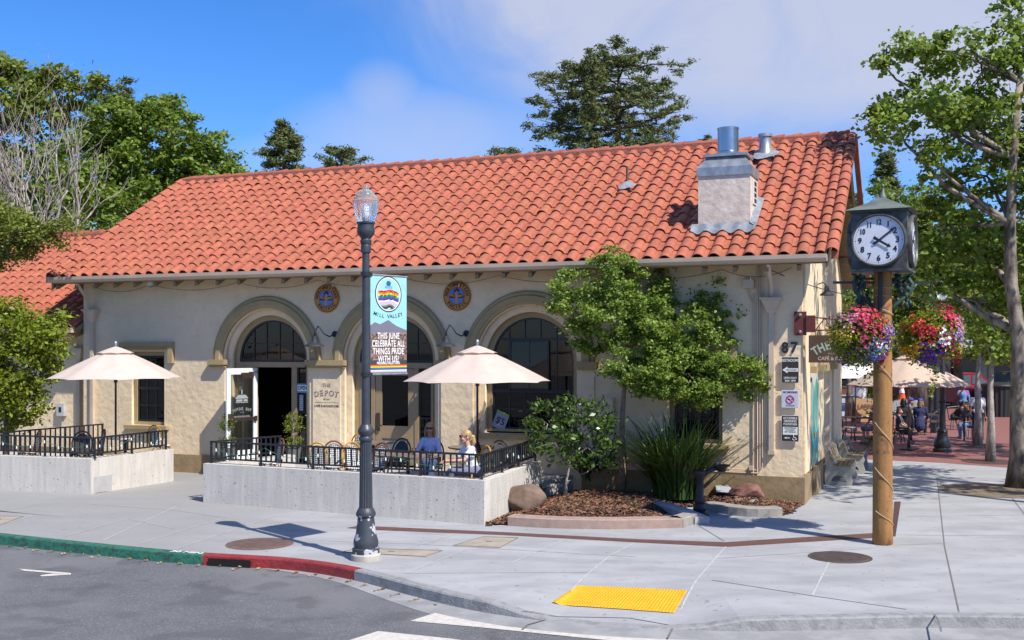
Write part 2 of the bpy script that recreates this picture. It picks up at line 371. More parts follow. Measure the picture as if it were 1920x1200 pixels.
# dirt along the gutter
# markings
paint=mat('road_paint',(.57,.53,.47),.7,scale=12,var=.08,bump=.3,bscale=60); speck(paint,25,.62,.7,(.3,.3,.3),.6)
def sheet(name,pts,z,m,mb=None,kind='structure',zr=-.155,**k):
    ps=[G(x,y,zr) for x,y in pts]; mb=MB(); mb.add([(p.x,p.y,zr+z) for p in ps],[tuple(range(len(ps)))]); o=mb.build(name,m); 
    if kind: tag(o,kind=kind)
    return o
cw=MB()
for pts in ([(819,1149),(769,1165),(900,1177),(1116,1199),(1425,1226),(1700,1226),(1425,1197),(1200,1183),(1000,1165)],[(709,1184),(640,1206),(650,1236),(1100,1236),(844,1198)]):
    ps=[G(x,y,-.155) for x,y in pts]; cw.add([(p.x,p.y,-.149) for p in ps],[tuple(range(len(ps)))])
tag(cw.build('crosswalk',paint),kind='structure')
tm=MB()
for pts in ([(35,1067),(45,1071),(133,1078),(133,1075)],[(75,1079),(78,1081.5),(133,1078),(100,1076)]):
    ps=[G(x,y,-.155) for x,y in pts]; tm.add([(p.x,p.y,-.149) for p in ps],[tuple(range(len(ps)))])
tag(tm.build('road_marking',paint),kind='structure')
# joints
jl=mat('joint_light',(.47,.47,.46),.9); jd=mat('joint_dark',(.17,.16,.15),.95)
def joints(name,lines,m,wd):
    mb=MB()
    for ln in lines:
        ps=[G(x,y) for x,y in ln]
        for a,b_ in zip(ps,ps[1:]):
            n=max(1,int((b_-a).length/.25))
            t=(b_-a).normalized(); nn=Vector((-t.y,t.x,0))*wd/2
            for i in range(n):
                u=a.lerp(b_,i/n); v=a.lerp(b_,(i+1)/n); 
                zs=[gz(q) for q in (u,v)]
                mb.add([(u.x-nn.x,u.y-nn.y,zs[0]),(v.x-nn.x,v.y-nn.y,zs[1]),(v.x+nn.x,v.y+nn.y,zs[1]),(u.x+nn.x,u.y+nn.y,zs[0])],[(0,1,2,3)])
    return tag(mb.build(name,m),kind='structure')
def gz(p):                                   # pavement height at a point
    best=min(range(len(KL)),key=lambda i:(KL[i]-Vector((p.x,p.y,0))).length_squared)
    d=(Vector((p.x,p.y,0))-KL[best]).dot(inward(best)); return drop(best,d)+.005
jl_=[[(1189,1019),(1144,1042),(1106,1073),(1034,1137)],[(1059,1012),(959,1056)],[(878,1028),(778,1069)],[(766,1028),(860,1000)],[(600,1014),(781,1020),(1015,1034),(1194,1044)],[(756,1075),(1106,1073)],
 [(1362,1024),(1309,1084),(1264,1150)],[(1555,1053),(1523,1117)],[(670,1010),(740,994)],[(1343,1047),(1634,1028)],[(60,967),(0,985)],[(240,973),(100,1012)],[(330,950),(190,1015)],[(430,968),(260,1020)],[(520,965),(330,1030)],[(95,945),(0,957)],[(170,945),(330,957),(420,970)],[(250,975),(330,992)],[(500,985),(560,995)],[(1675,1022),(1769,1019)],[(1690,942),(1757,942)],[(1700,968),(1920,966)],[(1690,1003),(1765,1004),(1920,1003)]]
joints('sidewalk_joint',jl_,jl,.022)
joints('sidewalk_joint',[[(1309,985),(1358,1015)],[(1335,1088),(1527,1118),(1700,1143)],[(1757,896),(1771,1024),(1798,1147)],[(1895,930),(1925,970)],[(959,1134),(1180,1141),(1260,1152)],[(700,1073),(800,1100)],[(1095,992),(1150,985)]],jd,.018)
joints('sidewalk_joint',[[(1036,1138),(990,1150),(980,1158)],[(1264,1152),(1252,1175)],[(1749,1148),(1757,1160),(1765,1185)]],jd,.025)
band=mat('brown_band',(.125,.055,.042),.8,scale=8,var=.12,bump=.3,bscale=50)
mb=MB(); up=[(651,990),(672,986),(944,998),(1200,1011.5),(1360.5,1017),(1500,1008),(1636,1000)]; lo=[(651,990.5),(703,994),(944,1003.5),(1200,1017.5),(1363,1025.5),(1500,1017),(1636,1009)]
vs=[G(*p) for p in up]+[G(*p) for p in lo]; mb.add([(v.x,v.y,.005) for v in vs],[(i,i+1,8+i,7+i) for i in range(6)]); tag(mb.build('brick_band',band),kind='structure')
mb=MB(); vs=[G(*p) for p in [(1677,941),(1689,941),(1679,1006),(1673,1006)]]; mb.add([(v.x,v.y,.009) for v in vs]+[(v.x,v.y,.0) for v in vs],[(0,1,2,3),(0,1,5,4),(1,2,6,5),(2,3,7,6),(3,0,4,7)])
rust=mat('rusty_grate',(.10,.05,.04),.8,scale=20,var=.3,bump=.8,bscale=60)
tag(mb.build('drain_grate',rust),'narrow rusty drain grate in the pavement beside the clock post','drain grate')
# brick plaza
brickm=bpy.data.materials.new('brick_paving'); brickm.use_nodes=True; t=brickm.node_tree; p=t.nodes['Principled BSDF']; p.inputs['Roughness'].default_value=.85
bt=t.nodes.new('ShaderNodeTexBrick'); bt.inputs['Scale'].default_value=4.5; bt.inputs['Color1'].default_value=(.27,.095,.075,1); bt.inputs['Color2'].default_value=(.20,.07,.058,1); bt.inputs['Mortar'].default_value=(.16,.10,.09,1); bt.inputs['Mortar Size'].default_value=.02
tcn=t.nodes.new('ShaderNodeTexCoord'); t.links.new(tcn.outputs['Object'],bt.inputs['Vector']); t.links.new(bt.outputs[0],p.inputs['Base Color'])
mb=MB(); vs=[G(1560,835),G(1619,861),G(1770,868),G(1891,877),G(2100,893)]; vs=[(v.x,v.y,.006) for v in vs]+[(70,44,.006),(90,62,.006),(20,62,.006),(9,33,.006)]
mb.add(vs,[tuple(range(len(vs)))]); tag(mb.build('brick_plaza',brickm),kind='structure')
# tactile pad
yel=mat('yellow_tactile',(.75,.40,.015),.6,scale=8,var=.06)
def Gs(x,y):
    z=0
    for _ in range(6): p=G(x,y,z); z=gz(p)
    return Vector((p.x,p.y,z))
A_,B_,D_,E_=[Gs(*q) for q in ((1086,1098),(1289,1107),(1264,1150),(1036,1137))]
mb=MB(); NU,NV=14,8
def padp(u,v):
    p=(A_.lerp(B_,u)).lerp(E_.lerp(D_,u),v); p.z=gz(p); return p
V=[tuple(padp(i/NU,j/NV)+Vector((0,0,.006))) for i in range(NU+1) for j in range(NV+1)]
mb.add(V,[(i*(NV+1)+j,(i+1)*(NV+1)+j,(i+1)*(NV+1)+j+1,i*(NV+1)+j+1) for i in range(NU) for j in range(NV)])
for i in range(36):
    for j in range(14): mb.lathe([(.017,.004),(.012,.018)],padp((i+.5)/36,(j+.5)/14),6)
tag(mb.build('tactile_pad',yel),'bright yellow studded tactile pad at the dropped kerb','tactile pad')
# covers
def cover(px_,py_,rx,m,label,name='manhole_cover'):
    c=G(px_,py_); r=rx*c.y/F; mb=MB(); mb.lathe([(r*1.06,.002),(r*1.06,.007),(r,.008),(r,.004),(r*.95,.006),(r*.93,.012)],(0,0,0),40)
    for i in range(-9,10):
        hw=math.sqrt(max(0,.9**2-(i/10)**2))*r
        mb.box(-hw,hw,i*r/10-.008,i*r/10+.008,.011,.016)
    o=mb.build(name,m); o.location=c; tag(o,label,'manhole cover')
cover(487,1020,59,mat('manhole_iron',(.16,.10,.085),.7,scale=8,var=.15,bump=.3),'large round brown manhole cover near the red kerb under the banner shadow')
cover(1575,1045,55,mat('manhole_dark',(.085,.06,.05),.7,scale=8,var=.15,bump=.3),'dark ridged round manhole cover in front of the clock post')
vault=mat('utility_lid',(.36,.31,.25),.85,scale=3,var=.12,bump=.3,bscale=30)
for pts,lab in (([(905,1007),(973,1009),(938,1028),(848,1024)],'tan rectangular utility lid set in the pavement below the brown band'),([(665,1029),(832,1033),(800,1045),(640,1036)],'long tan utility lid just behind the street lamp base'),([(0,968),(45,969),(0,985),(-60,982)],'pinkish utility lid at the left edge of the pavement')):
    vs=[G(*p) for p in pts]; c=sum(vs,Vector())/4; mb=MB(); mb.add([(v.x-c.x,v.y-c.y,.007) for v in vs]+[(v.x-c.x,v.y-c.y,0) for v in vs],[(0,1,2,3),(0,1,5,4),(1,2,6,5),(2,3,7,6),(3,0,4,7)])
    mb2=MB(); n4=[Vector((v.x-c.x,v.y-c.y,.009)) for v in vs]
    o=mb.build('utility_cover',vault); o.location=c; tag(o,lab,'utility cover')
    for i in range(4): mb2.tube([n4[i]*.97,n4[(i+1)%4]*.97],.008,4)
    mb2.tube([(-.05,0,.009),(.05,0,.009)],.012,4); mb2.build('rim',jd,o)
# 30 MIN on green kerb
c=(G(318,1031)+G(368,1036))/2; i0=min(range(len(KL)),key=lambda i:abs(pxof(KL[i])-343)); tdir=(KL[i0+1]-KL[i0-1]).normalized()
mb=MB(); V_,F_=glyphs('30 MIN.',.15,.004,1.25,'CENTER',.001); mb.add([(x,z,y) for x,y,z in V_],F_)
o=mb.build('kerb_lettering',white); p=KL[i0]+inward(i0)*.085; o.location=(p.x,p.y,.009); o.rotation_euler=(0,0,math.atan2(tdir.y,tdir.x)); tag(o,'white 30 MIN. lettering stencilled on the green kerb','kerb lettering')
# litter of dry leaves in the gutter
lf=mat('dry_leaf',(.38,.24,.10),.9,island=.4); mb=MB(); rg=random.Random(3)
for _ in range(260):
    i=rg.randrange(len(KL)-30); 
    x=pxof(KL[i])
    if x<0 or x>1900: continue
    p=KL[i]-inward(i)*(.06+abs(rg.gauss(0,.08))); a=rg.random()*6.3; s_=.012+.015*rg.random()
    mb.add([(p.x+s_*1.6*math.cos(a+k*PI/2)*(1 if k%2 else .5),p.y+s_*1.6*math.sin(a+k*PI/2)*(1 if k%2 else .5),-.138+.006*k) for k in range(4)],[(0,1,2,3)])
tag(mb.build('dry_leaves',lf),kind='stuff',label='dry leaves scattered along the gutter',cat='leaf litter')
# ================= DEPOT BUILDING (local x runs left along the front, y into the building)
OHG=.65; PIT=.612; ZE=5.03
bd=T('cafe_building','single storey cream stucco cafe with red clay tile roof and three arches','building',O,BA)
CX3=[-12.85,-9.4,-5.95]; ZS=2.88; LW=18.6; DP=9.3
wz=4.98
def rect(x0,x1,z0,z1): return [(x0,z0),(x1,z0),(x1,z1),(x0,z1)]
holes=[arch(CX3[0],1.24,ZS,.3),arch(CX3[1],1.24,ZS,.3),arch(CX3[2],1.24,ZS,1.24),rect(-17.0,-15.95,1.17,3.07),rect(-2.75,-1.62,1.17,3.07)]
plate('front_wall',rect(-LW,0,.0,wz),holes,0,.12,stucco,bd)
for c,zb in zip(CX3,(.3,.3,1.24)): plate('arch_reveal',arch(c,1.26,ZS,zb),[arch(c,1.1,ZS,zb+.001)],.123,.26,stucco,bd)
for c,zb in zip(CX3,(.38,.38,1.27)): plate('arch_trim',arch(c,1.12,ZS,zb),[arch(c,.98,ZS,zb+(.0 if zb<1 else .06))],.263,.40,trim,bd)
# inner skin round the openings
# side wall
sh=[arch(2.15,.72,ZS-.1,.62),arch(5.0,.72,ZS-.1,.62)]
plate('side_wall',[(.12,0),(DP,0),(DP,wz),(DP/2,wz+PIT*DP/2-.1),(.0+.12,wz)],sh,-.3,0,stucco,bd,swap='yz')
mb=MB(); mb.box(-LW,-LW+.25,.12,DP,0,wz); mb.box(-LW,0,DP-.2,DP,0,wz); mb.prism([(.12,wz),(DP,wz),(DP/2,wz+PIT*DP/2-.1)],-LW,-LW+.25,f=lambda a,b_,c:(c,a,b_)); mb.build('rear_wall',stucco,bd)
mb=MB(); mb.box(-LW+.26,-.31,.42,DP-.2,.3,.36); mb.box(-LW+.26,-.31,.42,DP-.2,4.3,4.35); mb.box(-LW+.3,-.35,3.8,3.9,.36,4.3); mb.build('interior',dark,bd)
# plinth
for q in ((-LW-.03,-14.12,-.05,-.003,0,.46),(-4.68,.05,-.05,-.003,0,.55),(.003,.05,-.003,1.35,0,.55),(.003,.05,1.5,DP,0,.55),(.05,.12,1.45,2.9,0,.62),(.05,.12,4.2,5.9,0,.62)):
    mb=MB(); mb.box(*q); mb.build('plinth',stucco_b,bd)
# arch mouldings
def moulding(c,r0,r1,zs,name='arch_moulding',side=False,d=.10,n=40):
    prof=[(r0,.0),(r0,-d*.6),(r0+(r1-r0)*.18,-d*.75),(r0+(r1-r0)*.25,-d),(r0+(r1-r0)*.62,-d),(r0+(r1-r0)*.70,-d*.6),(r0+(r1-r0)*.9,-d*.6),(r1,-d*.35),(r1,.0)]
    vs=[];k=len(prof)
    for i in range(n+1):
        a=PI*i/n
        for r,y in prof:
            v=(c-r*math.cos(a),y-.002,zs+r*math.sin(a)); vs.append(v if not side else (-v[1],v[0],v[2]))
    mb=MB(); mb.add(vs,[(i*k+j,(i+1)*k+j,(i+1)*k+j+1,i*k+j+1) for i in range(n) for j in range(k-1)]+[tuple(range(k)),tuple(n*k+j for j in range(k))])
    return mb.build(name,trim,bd)
for c in CX3: moulding(c,1.27,1.57,ZS)
for c in (2.15,5.0): moulding(c,.74,1.0,ZS-.1,side=True)
def impost(x0,x1):
    mb=MB(); mb.box(x0,x1,-.16,-.003,ZS-.13,ZS); mb.box(x0+.03,x1-.03,-.12,-.003,ZS-.19,ZS-.13); mb.build('impost',trim,bd)
impost(-14.5,-14.0); impost(-11.66,-10.58); impost(-8.22,-7.13); impost(-4.79,-4.3)
for y0,y1 in ((1.1,1.45),(2.85,4.1),(5.75,6.3)):
    mb=MB(); mb.box(.003,.16,y0,y1,ZS-.24,ZS-.1); mb.build('impost',trim,bd)
# pilaster faces
for x0,x1 in ((-11.5,-10.74),(-8.08,-7.28),(-4.55,-4.4)):
    mb=MB(); mb.box(x0,x1,-.035,-.003,.38,ZS-.195); mb.build('pilaster',stucco,bd)
for q in ((.004,.05,6.35,8.3,.6,4.0),(.004,.04,.15,1.0,.6,4.9)): mb=MB(); mb.box(*q); mb.build('pilaster',stucco,bd)
# window hoods and sills
for x0,x1 in ((-17.32,-15.62),(-3.08,-1.3)):
    for nm,bxs,mm in (('window_hood',[(x0,x1,-.12,-.003,3.20,3.31),(x0+.02,x1-.02,-.08,-.003,3.12,3.20),(x0,x0+.14,-.12,-.003,2.78,3.20),(x1-.14,x1,-.12,-.003,2.78,3.20)],trim),('window_sill',[(x0+.17,x1-.17,-.14,-.003,1.07,1.165)],trim)):
        mb=MB()
        for i,q in enumerate(bxs):
            q=list(q)
            if i==1: q[0]+=.14;q[1]-=.14
            mb.box(*q)
        mb.build(nm,mm,bd)
mb=MB(); mb.box(-7.2,-4.7,-.16,.0-.003,1.13,1.24); mb.box(-7.19+.02,-4.72,0.001,.3,1.18,1.238); mb.build('window_sill',trim,bd)
# small sash windows
def sash(x0,x1,z0,z1):
    w_=MB(); y=.1
    for q in ((x0-.05,x0+.09,z0,z1),(x1-.09,x1+.05,z0,z1)): w_.box(q[0],q[1],y,y+.14,q[2],q[3])
    w_.box(x0+.09,x1-.09,y,y+.14,z0-.05,z0+.08); w_.box(x0+.09,x1-.09,y,y+.14,z1-.1,z1+.05)
    o=w_.build('window',trim,bd)
    f=MB(); xm=(x0+x1)/2; zm=(z0+z1)/2
    f.box(x0+.09,x1-.09,y+.03,y+.08,zm-.03,zm+.03)
    for q in (x0+.09,x1-.14): f.box(q,q+.05,y+.035,y+.085,z0+.08,z1-.1)
    f.box(x0+.14,x1-.14,y+.035,y+.085,z0+.08,z0+.14); f.box(x0+.14,x1-.14,y+.035,y+.085,z1-.16,z1-.1)
    for dx in (-.14,.14) : f.box(xm+dx-.013,xm+dx+.013,y+.04,y+.07,z0+.14,z1-.16)
    for zz in (z0+.5,z1-.5): f.box(x0+.14,x1-.14,y+.042,y+.068,zz-.013,zz+.013)
    f.build('window_sash',blackf,o)
    g=MB(); g.box(x0+.1,x1-.1,y+.06,y+.064,z0+.1,z1-.12); g.build('pane',wglass,o)
sash(-17.0,-15.95,1.17,3.07); sash(-2.75,-1.62,1.17,3.07)
# arched transoms
def bars(mb,c,r,z0,z1,xs,zs,y=.3,w_=.022):
    for x in xs:
        top=ZS+math.sqrt(max(0,r*r-x*x)) if z1 is None else z1
        mb.box(c+x-w_/2,c+x+w_/2,y,y+.035,z0,top)
    for z in zs:
        hw=math.sqrt(max(0,r*r-(z-ZS)**2)) if z>ZS else r
        mb.box(c-hw,c+hw,y+.003,y+.032,z-w_/2,z+w_/2)
def ringframe(c,r,zb,zs,wd=.05,y0=.3,y1=.34,par=None):
    return plate('window_frame',arch(c,r,zs,zb),[arch(c,r-wd,zs,zb+wd)],y0,y1,blackf,par)
for ci,c in enumerate(CX3[:2]):
    wn=plate('transom_window',arch(c,.99,ZS,2.82),[arch(c,.93,ZS,2.88)],.29,.33,blackf,bd)
    mb=MB(); bars(mb,c,.95,2.84,None,(-.56,-.19,.19,.56),(3.28,)); mb.build('glazing_bar',blackf,wn)
    mb=MB(); mb.prism(arch(c,.96,ZS,2.85),.318,.322,f=lambda a,b_,z:(a,z,b_)); mb.build('pane',wglass,wn)
    mb=MB(); mb.box(c-.98,c+.98,.20,.36,2.69,2.82); mb.build('transom_rail',frame_t,bd)
# ---- arch 1 : open door, sidelight
c=CX3[0]
mb=MB(); mb.box(c-.98,c-.44,.27,.33,.38,2.69,k=0); 
mb=MB(); mb.box(-12.28,-12.13,.24,.36,.38,2.69); mb.box(-13.83,-13.33,.24,.36,.38,2.69);mb.build('door_frame',frame_t,bd)
mb=MB(); mb.box(-12.10,-11.89,.30,.304,.45,2.65); sl=MB(); sl.box(-12.13,-12.09,.28,.34,.38,2.69); sl.box(-11.90,-11.87,.28,.34,.38,2.69); s1=sl.build('sidelight',blackf,bd); mb.build('pane',wglass,s1)
dl=T('open_door','white framed glass door standing open against the left arch','door'); C.objects.unlink(dl); C.objects.link(dl)
for k in ('label','category'): del dl[k]
dl.name='door'; dl.parent=bd; dl.location=(-13.28,.22,.40); dl.rotation_euler=(0,0,math.atan2(.95,.3)+PI)
# leaf runs along local +x of the door
mb=MB(); W_=.92; mb.box(0,.12,-.022,.022,0,2.27); mb.box(W_-.12,W_,-.022,.022,0,2.27); mb.box(.12,W_-.12,-.022,.022,2.12,2.27); mb.box(.12,W_-.12,-.022,.022,0,.25); mb.build('door_leaf',white,dl)
mb=MB(); mb.box(.12,W_-.12,-.003,.003,.25,2.12); mb.build('pane',glassmat('clear_glass',(.82,.86,.85),base=.06),dl)
mb=MB(); mb.box(.08,W_-.10,.03,.08,.98,1.06); mb.box(W_-.16,W_-.03,.022,.09,.84,1.16); mb.box(.04,.10,.022,.07,.95,1.08); mb.build('push_bar',mat('bronze',(.05,.03,.025),.4),dl)
mb=MB(); mb.box(.16,.50,.022,.09,2.02,2.16); mb.box(.02,.3,.07,.09,2.16,2.18); mb.build('door_closer',MATS['bronze'],dl)
dw=flat('door_lettering',(.30,.34,.35),.6)
mb=MB(); text(mb,'THE DEPOT',.115,(0,0,0),.002,.85,arc=(.9,0,.085,False)); text(mb,'EST 1924',.035,(0,0,.80)); text(mb,'CAFE & BOOKSTORE',.062,(0,0,.68),.001)
for (x0,x1,z0,z1) in ((-.22,.22,1.08,1.10),(-.2,-.06,1.115,1.18),(-.02,.2,1.115,1.18),(-.02,.02,1.33,1.46)): mb.box(x0,x1,-.001,.001,z0,z1)
mb.add([(-.24,0,1.20),(.24,0,1.20),(.13,0,1.31),(-.13,0,1.31)],[(0,1,2,3)])
mb.v=[(W_/2+x*.85,y+.006,z*.85+.50) for x,y,z in mb.v]; mb.build('door_lettering',dw,dl)
# OPEN sign
sg=MB(); sg.box(-.17,.17,-.01,.01,-.11,.11); op=tag(sg.build('open_sign',flat('sign_blue',(.10,.30,.52),.5)),'blue and white OPEN sign hung in the narrow sidelight of the left arch','sign'); op.location=bw(-11.98,.27,2.18); op.rotation_euler=(0,0,BA)
mb=MB(); mb.box(-.155,.155,-.0125,-.0105,-.07,.07); mb.build('sign_panel',white,op)
mb=MB(); text(mb,'OPEN',.13,(0,-.014,0),.003,.8); mb.build('lettering',blackm,op)
sg=MB(); sg.box(-.05,.05,-.005,.005,-.19,.19); o=tag(sg.build('hours_sign',flat('notice_blue',(.35,.5,.62),.6)),'narrow pale blue hours notice below the OPEN sign','sign'); o.location=bw(-12.02,.275,1.82); o.rotation_euler=(0,0,BA)
mb=MB(); [mb.box(-.035,.035,-.007,-.0055,-.15+i*.05,-.13+i*.05) for i in range(7)]; mb.build('lettering',flat('notice_red',(.35,.08,.07),.6),o)
# ---- arch 2 : tan door with two sidelights
c=CX3[1]
mb=MB(); 
for x0,x1 in ((c-.98,c-.92),(c-.66,c-.56),(c+.50,c+.60),(c+.93,c+.98)): mb.box(x0,x1,.25,.35,.38,2.69)
mb.build('door_frame',frame_t,bd)
dd=MB(); x0,x1=c-.55,c+.49; dd.box(x0,x0+.17,.27,.32,.4,2.68); dd.box(x1-.17,x1,.27,.32,.4,2.68); dd.box(x0+.17,x1-.17,.27,.32,2.52,2.68); dd.box(x0+.17,x1-.17,.27,.32,1.02,1.32); dd.box(x0+.17,x1-.17,.27,.32,.4,.52)
d2=dd.build('door',frame_t,bd)
mb=MB(); mb.box(x0+.17,x1-.17,.29,.30,.52,1.02); mb.build('lower_panel',flat('grey_panel',(.13,.15,.15),.4),d2)
mb=MB(); mb.box(x0+.17,x1-.17,.293,.298,1.32,2.52); mb.build('pane',wglass,d2)
mb=MB(); mb.box(x0+.03,x0+.12,.24,.27,1.2,1.62); mb.tube([(x0+.07,.24,1.33),(x0+.07,.19,1.33),(x0+.22,.19,1.33)],.014,6); mb.build('handle',MATS['bronze'],d2)
for a,b_ in ((c-.91,c-.67),(c+.61,c+.92)):
    mb=MB(); mb.box(a,a+.03,.29,.33,.4,2.68); mb.box(b_-.03,b_,.29,.33,.4,2.68); mb.box(a+.03,b_-.03,.29,.33,1.5,1.53); s1=mb.build('sidelight',blackf,bd)
    mb=MB(); mb.box(a+.03,b_-.03,.308,.312,.4,2.68); mb.build('pane',wglass,s1)
# ---- arch 3 : large gridded steel window
c=CX3[2]
wn=plate('arched_window',arch(c,.99,ZS,1.32),[arch(c,.94,ZS,1.37)],.29,.34,blackf,bd)
mb=MB(); bars(mb,c,.95,1.35,None,(-.57,-.19,.19,.57),(1.78,2.22,2.64,3.02)); mb.box(c-.95,c+.95,.285,.345,3.34,3.40); mb.box(c-.95,c+.95,.285,.345,2.16,2.2); mb.box(c+.36,c+.40,.27,.35,2.2,3.34); mb.box(c-.58,c-.54,.27,.35,2.2,3.34); mb.build('glazing_bar',blackf,wn)
mb=MB(); mb.prism(arch(c,.96,ZS,1.35),.318,.322,f=lambda a,b_,z:(a,z,b_)); mb.build('pane',wglass,wn)
# tilted awning vent
mb=MB(); mt=Matrix.Translation((c-.07,.27,3.34))@Matrix.Rotation(R(-1.5),4,'X')
for q in ((-.47,-.44,-.0,.03,-1.1,0),(.44,.47,0,.03,-1.1,0),(-.44,.44,0,.03,-.03,0),(-.44,.44,0,.03,-1.1,-1.07),(-.01,.01,.005,.025,-1.07,-.03),(-.44,.44,.007,.023,-.6,-.58)): mb.box(*q,mt=mt)
vt=mb.build('awning_vent',blackf,bd); mb=MB(); mb.box(-.44,.44,.012,.016,-1.07,-.03,mt=mt); mb.build('pane',wglass,vt)
sg=MB(); sg.box(-.16,.16,-.006,.006,-.2,.2); o=tag(sg.build('price_sign',flat('price_paper',(.30,.31,.38),.7)),'tilted grey paper sign reading $5 in the lower left of the arched window','sign'); o.location=bw(-6.72,.27,1.52); o.rotation_euler=(0,R(22),BA)
mb=MB(); text(mb,'$5',.22,(0,-.008,-.02),.003); mb.build('lettering',blackm,o); mb=MB(); mb.box(-.16,.16,-.009,-.0065,.15,.2); mb.build('sign_strip',flat('lime_strip',(.25,.4,.05),.6),o)
# doors/windows: glints of string lights omitted
# ---- roof shell
def rp(x,s,n=0.): # point on front slope, s = horizontal run from the eave
    nl=math.hypot(1,PIT); return Vector((x,-OHG+s-n*PIT/nl,ZE+PIT*s+n/nl))
XE0,XE1=-19.05,.54; SR=DP/2+OHG
mb=MB()
for sg_ in (0,1):
    f=(lambda x,s,z:(x,-OHG+s,z)) if sg_==0 else (lambda x,s,z:(x,DP+OHG-s,z))
    vs=[f(XE0,0,ZE-.06),f(XE1,0,ZE-.06),f(XE1,SR,ZE-.06+PIT*SR),f(XE0,SR,ZE-.06+PIT*SR),f(XE0,0,ZE-.20),f(XE1,0,ZE-.20),f(XE1,SR,ZE-.20+PIT*SR),f(XE0,SR,ZE-.20+PIT*SR)]
    mb.add(vs,[(0,1,2,3),(4,7,6,5),(0,4,5,1),(1,5,6,2),(0,3,7,4)])
roof=mb.build('roof',mat('roof_deck',(.30,.20,.10),.8),bd)
# rafter tails, fascia at the gable
mb=MB()
for i in range(31):
    x=-18.9+i*.63
    mb.prism([(-.62,ZE-.22),(.0,ZE+.18),(.0,ZE-.02),(-.62,ZE-.33)],x-.04,x+.04,f=lambda a,b_,c:(c,a,b_))
mb.build('rafter_tails',mat('rafter_paint',(.27,.19,.10),.7),roof)
bgp=mat('bargeboard_paint',(.36,.26,.14),.7)
for sgn in (0,1):
    f=(lambda a,b_,c:(c,-OHG+a,b_)) if sgn==0 else (lambda a,b_,c:(c,DP+OHG-a,b_))
    for xa,xb in ((XE1-.03,XE1+.01),(XE0-.01,XE0+.03)):
        mb=MB(); mb.prism([(0,ZE-.34),(0,ZE-.07),(SR,ZE-.07+PIT*SR),(SR,ZE-.34+PIT*SR)],xa,xb,f=f); mb.build('bargeboard',bgp,roof)
for yv in (.9,2.9,4.65,6.4,8.6):
    zt=ZE-.2+PIT*(SR-abs(yv-DP/2)); mb=MB(); mb.box(.003,XE1-.05,yv-.06,yv+.06,zt-.2,zt-.003); mb.build('outlooker',bgp,roof)
def tiles(name,x0,x1,slen,org,ex,es,en,par,seed=1,per=.345,exp_=.42,mask=None,lower=0):
    """barrel tiles: org + ex*x + es*t + en*h"""
    rg=np.random.RandomState(seed); V=[];Fq=[]
    nc=int(round((x1-x0)/per)); nrw=int(math.ceil(slen/exp_)); ns=9
    org,ex,es,en=[np.array(q,float) for q in (org,ex,es,en)]
    def emit(pts,fs):
        b=len(V); V.extend(pts); Fq.extend([tuple(i+b for i in f) for f in fs])
    for i in range(nc):
        xc=x0+(i+.5)*per
        for j in range(nrw):
            t0=j*exp_-.04+rg.uniform(-.012,.012); t1=min(t0+exp_+.07,slen+.02)
            if mask and mask(xc,t0): continue
            dx=rg.uniform(-.009,.009); ya=rg.uniform(-.014,.014); hh=rg.uniform(-.005,.010)*(2 if rg.rand()<.06 else 1)
            pts=[]
            for (t,ww,h0,th) in ((t0,.126,.026+hh,0),(t1,.114,.002,0)):
                for k in range(ns+1):
                    a=PI*k/ns; pts.append(org+ex*(xc+dx+(ya if t==t1 else 0)-ww*math.cos(a))+es*t+en*(h0+ww*.92*math.sin(a)))
            for k in range(ns+1):
                a=PI*k/ns; ww=.112; pts.append(org+ex*(xc+dx-ww*math.cos(a))+es*t0+en*(.026+hh+ww*.9*math.sin(a)-.0))
            for k in range(ns+1):
                a=PI*k/ns; ww=.110; pts.append(org+ex*(xc+dx-ww*math.cos(a))+es*(t0+.12)+en*(.016+hh+ww*.9*math.sin(a)-.0))
            n1=ns+1
            emit(pts,[(k,k+1,n1+k+1,n1+k) for k in range(ns)]+[(k,k+1,2*n1+k+1,2*n1+k) for k in range(ns)]+[(2*n1+k,2*n1+k+1,3*n1+k+1,3*n1+k) for k in range(ns)])
            # pan between this barrel and the next
            if i<nc-1:
                xp=xc+per/2; pts=[]
                for (t,h0) in ((t0+.02,.028),(min(t1,slen),.0)):
                    for k in range(6):
                        a=PI*k/5; pts.append(org+ex*(xp+dx-.11*math.cos(a))+es*t+en*(h0+.055-.05*math.sin(a)))
                for k in range(6):
                    a=PI*k/5; pts.append(org+ex*(xp+dx-.11*math.cos(a))+es*(t0+.02)+en*(.0+.02-.05*math.sin(a)))
                emit(pts,[(k,k+1,7+k,6+k) for k in range(5)]+[(k,k+1,13+k,12+k) for k in range(5)])
    o=raw(name,np.array(V),np.array(Fq),tile,par,True); o.data.set_sharp_from_angle(angle=R(50)); return o
nl=math.hypot(1,PIT)
ch=(-1.98,-.90)   # chimney x range in local
def msk(x,t):
    s=t/nl; return (-2.45<x<-.93 and .6<s<1.9)
SL=SR*nl
tiles('roof_tiles',XE0-.02,XE1+.02,SL-.05,(0,-OHG-.04,ZE-.05),(1,0,0),(0,1/nl,PIT/nl),(0,-PIT/nl,1/nl),roof,1)
mb=MB(); mb.add([(XE0,DP+OHG,ZE+.03),(XE1,DP+OHG,ZE+.03),(XE1,DP/2,ZE+.03+PIT*SR),(XE0,DP/2,ZE+.03+PIT*SR)],[(0,1,2,3)]); mb.build('rear_slope',tile,roof)
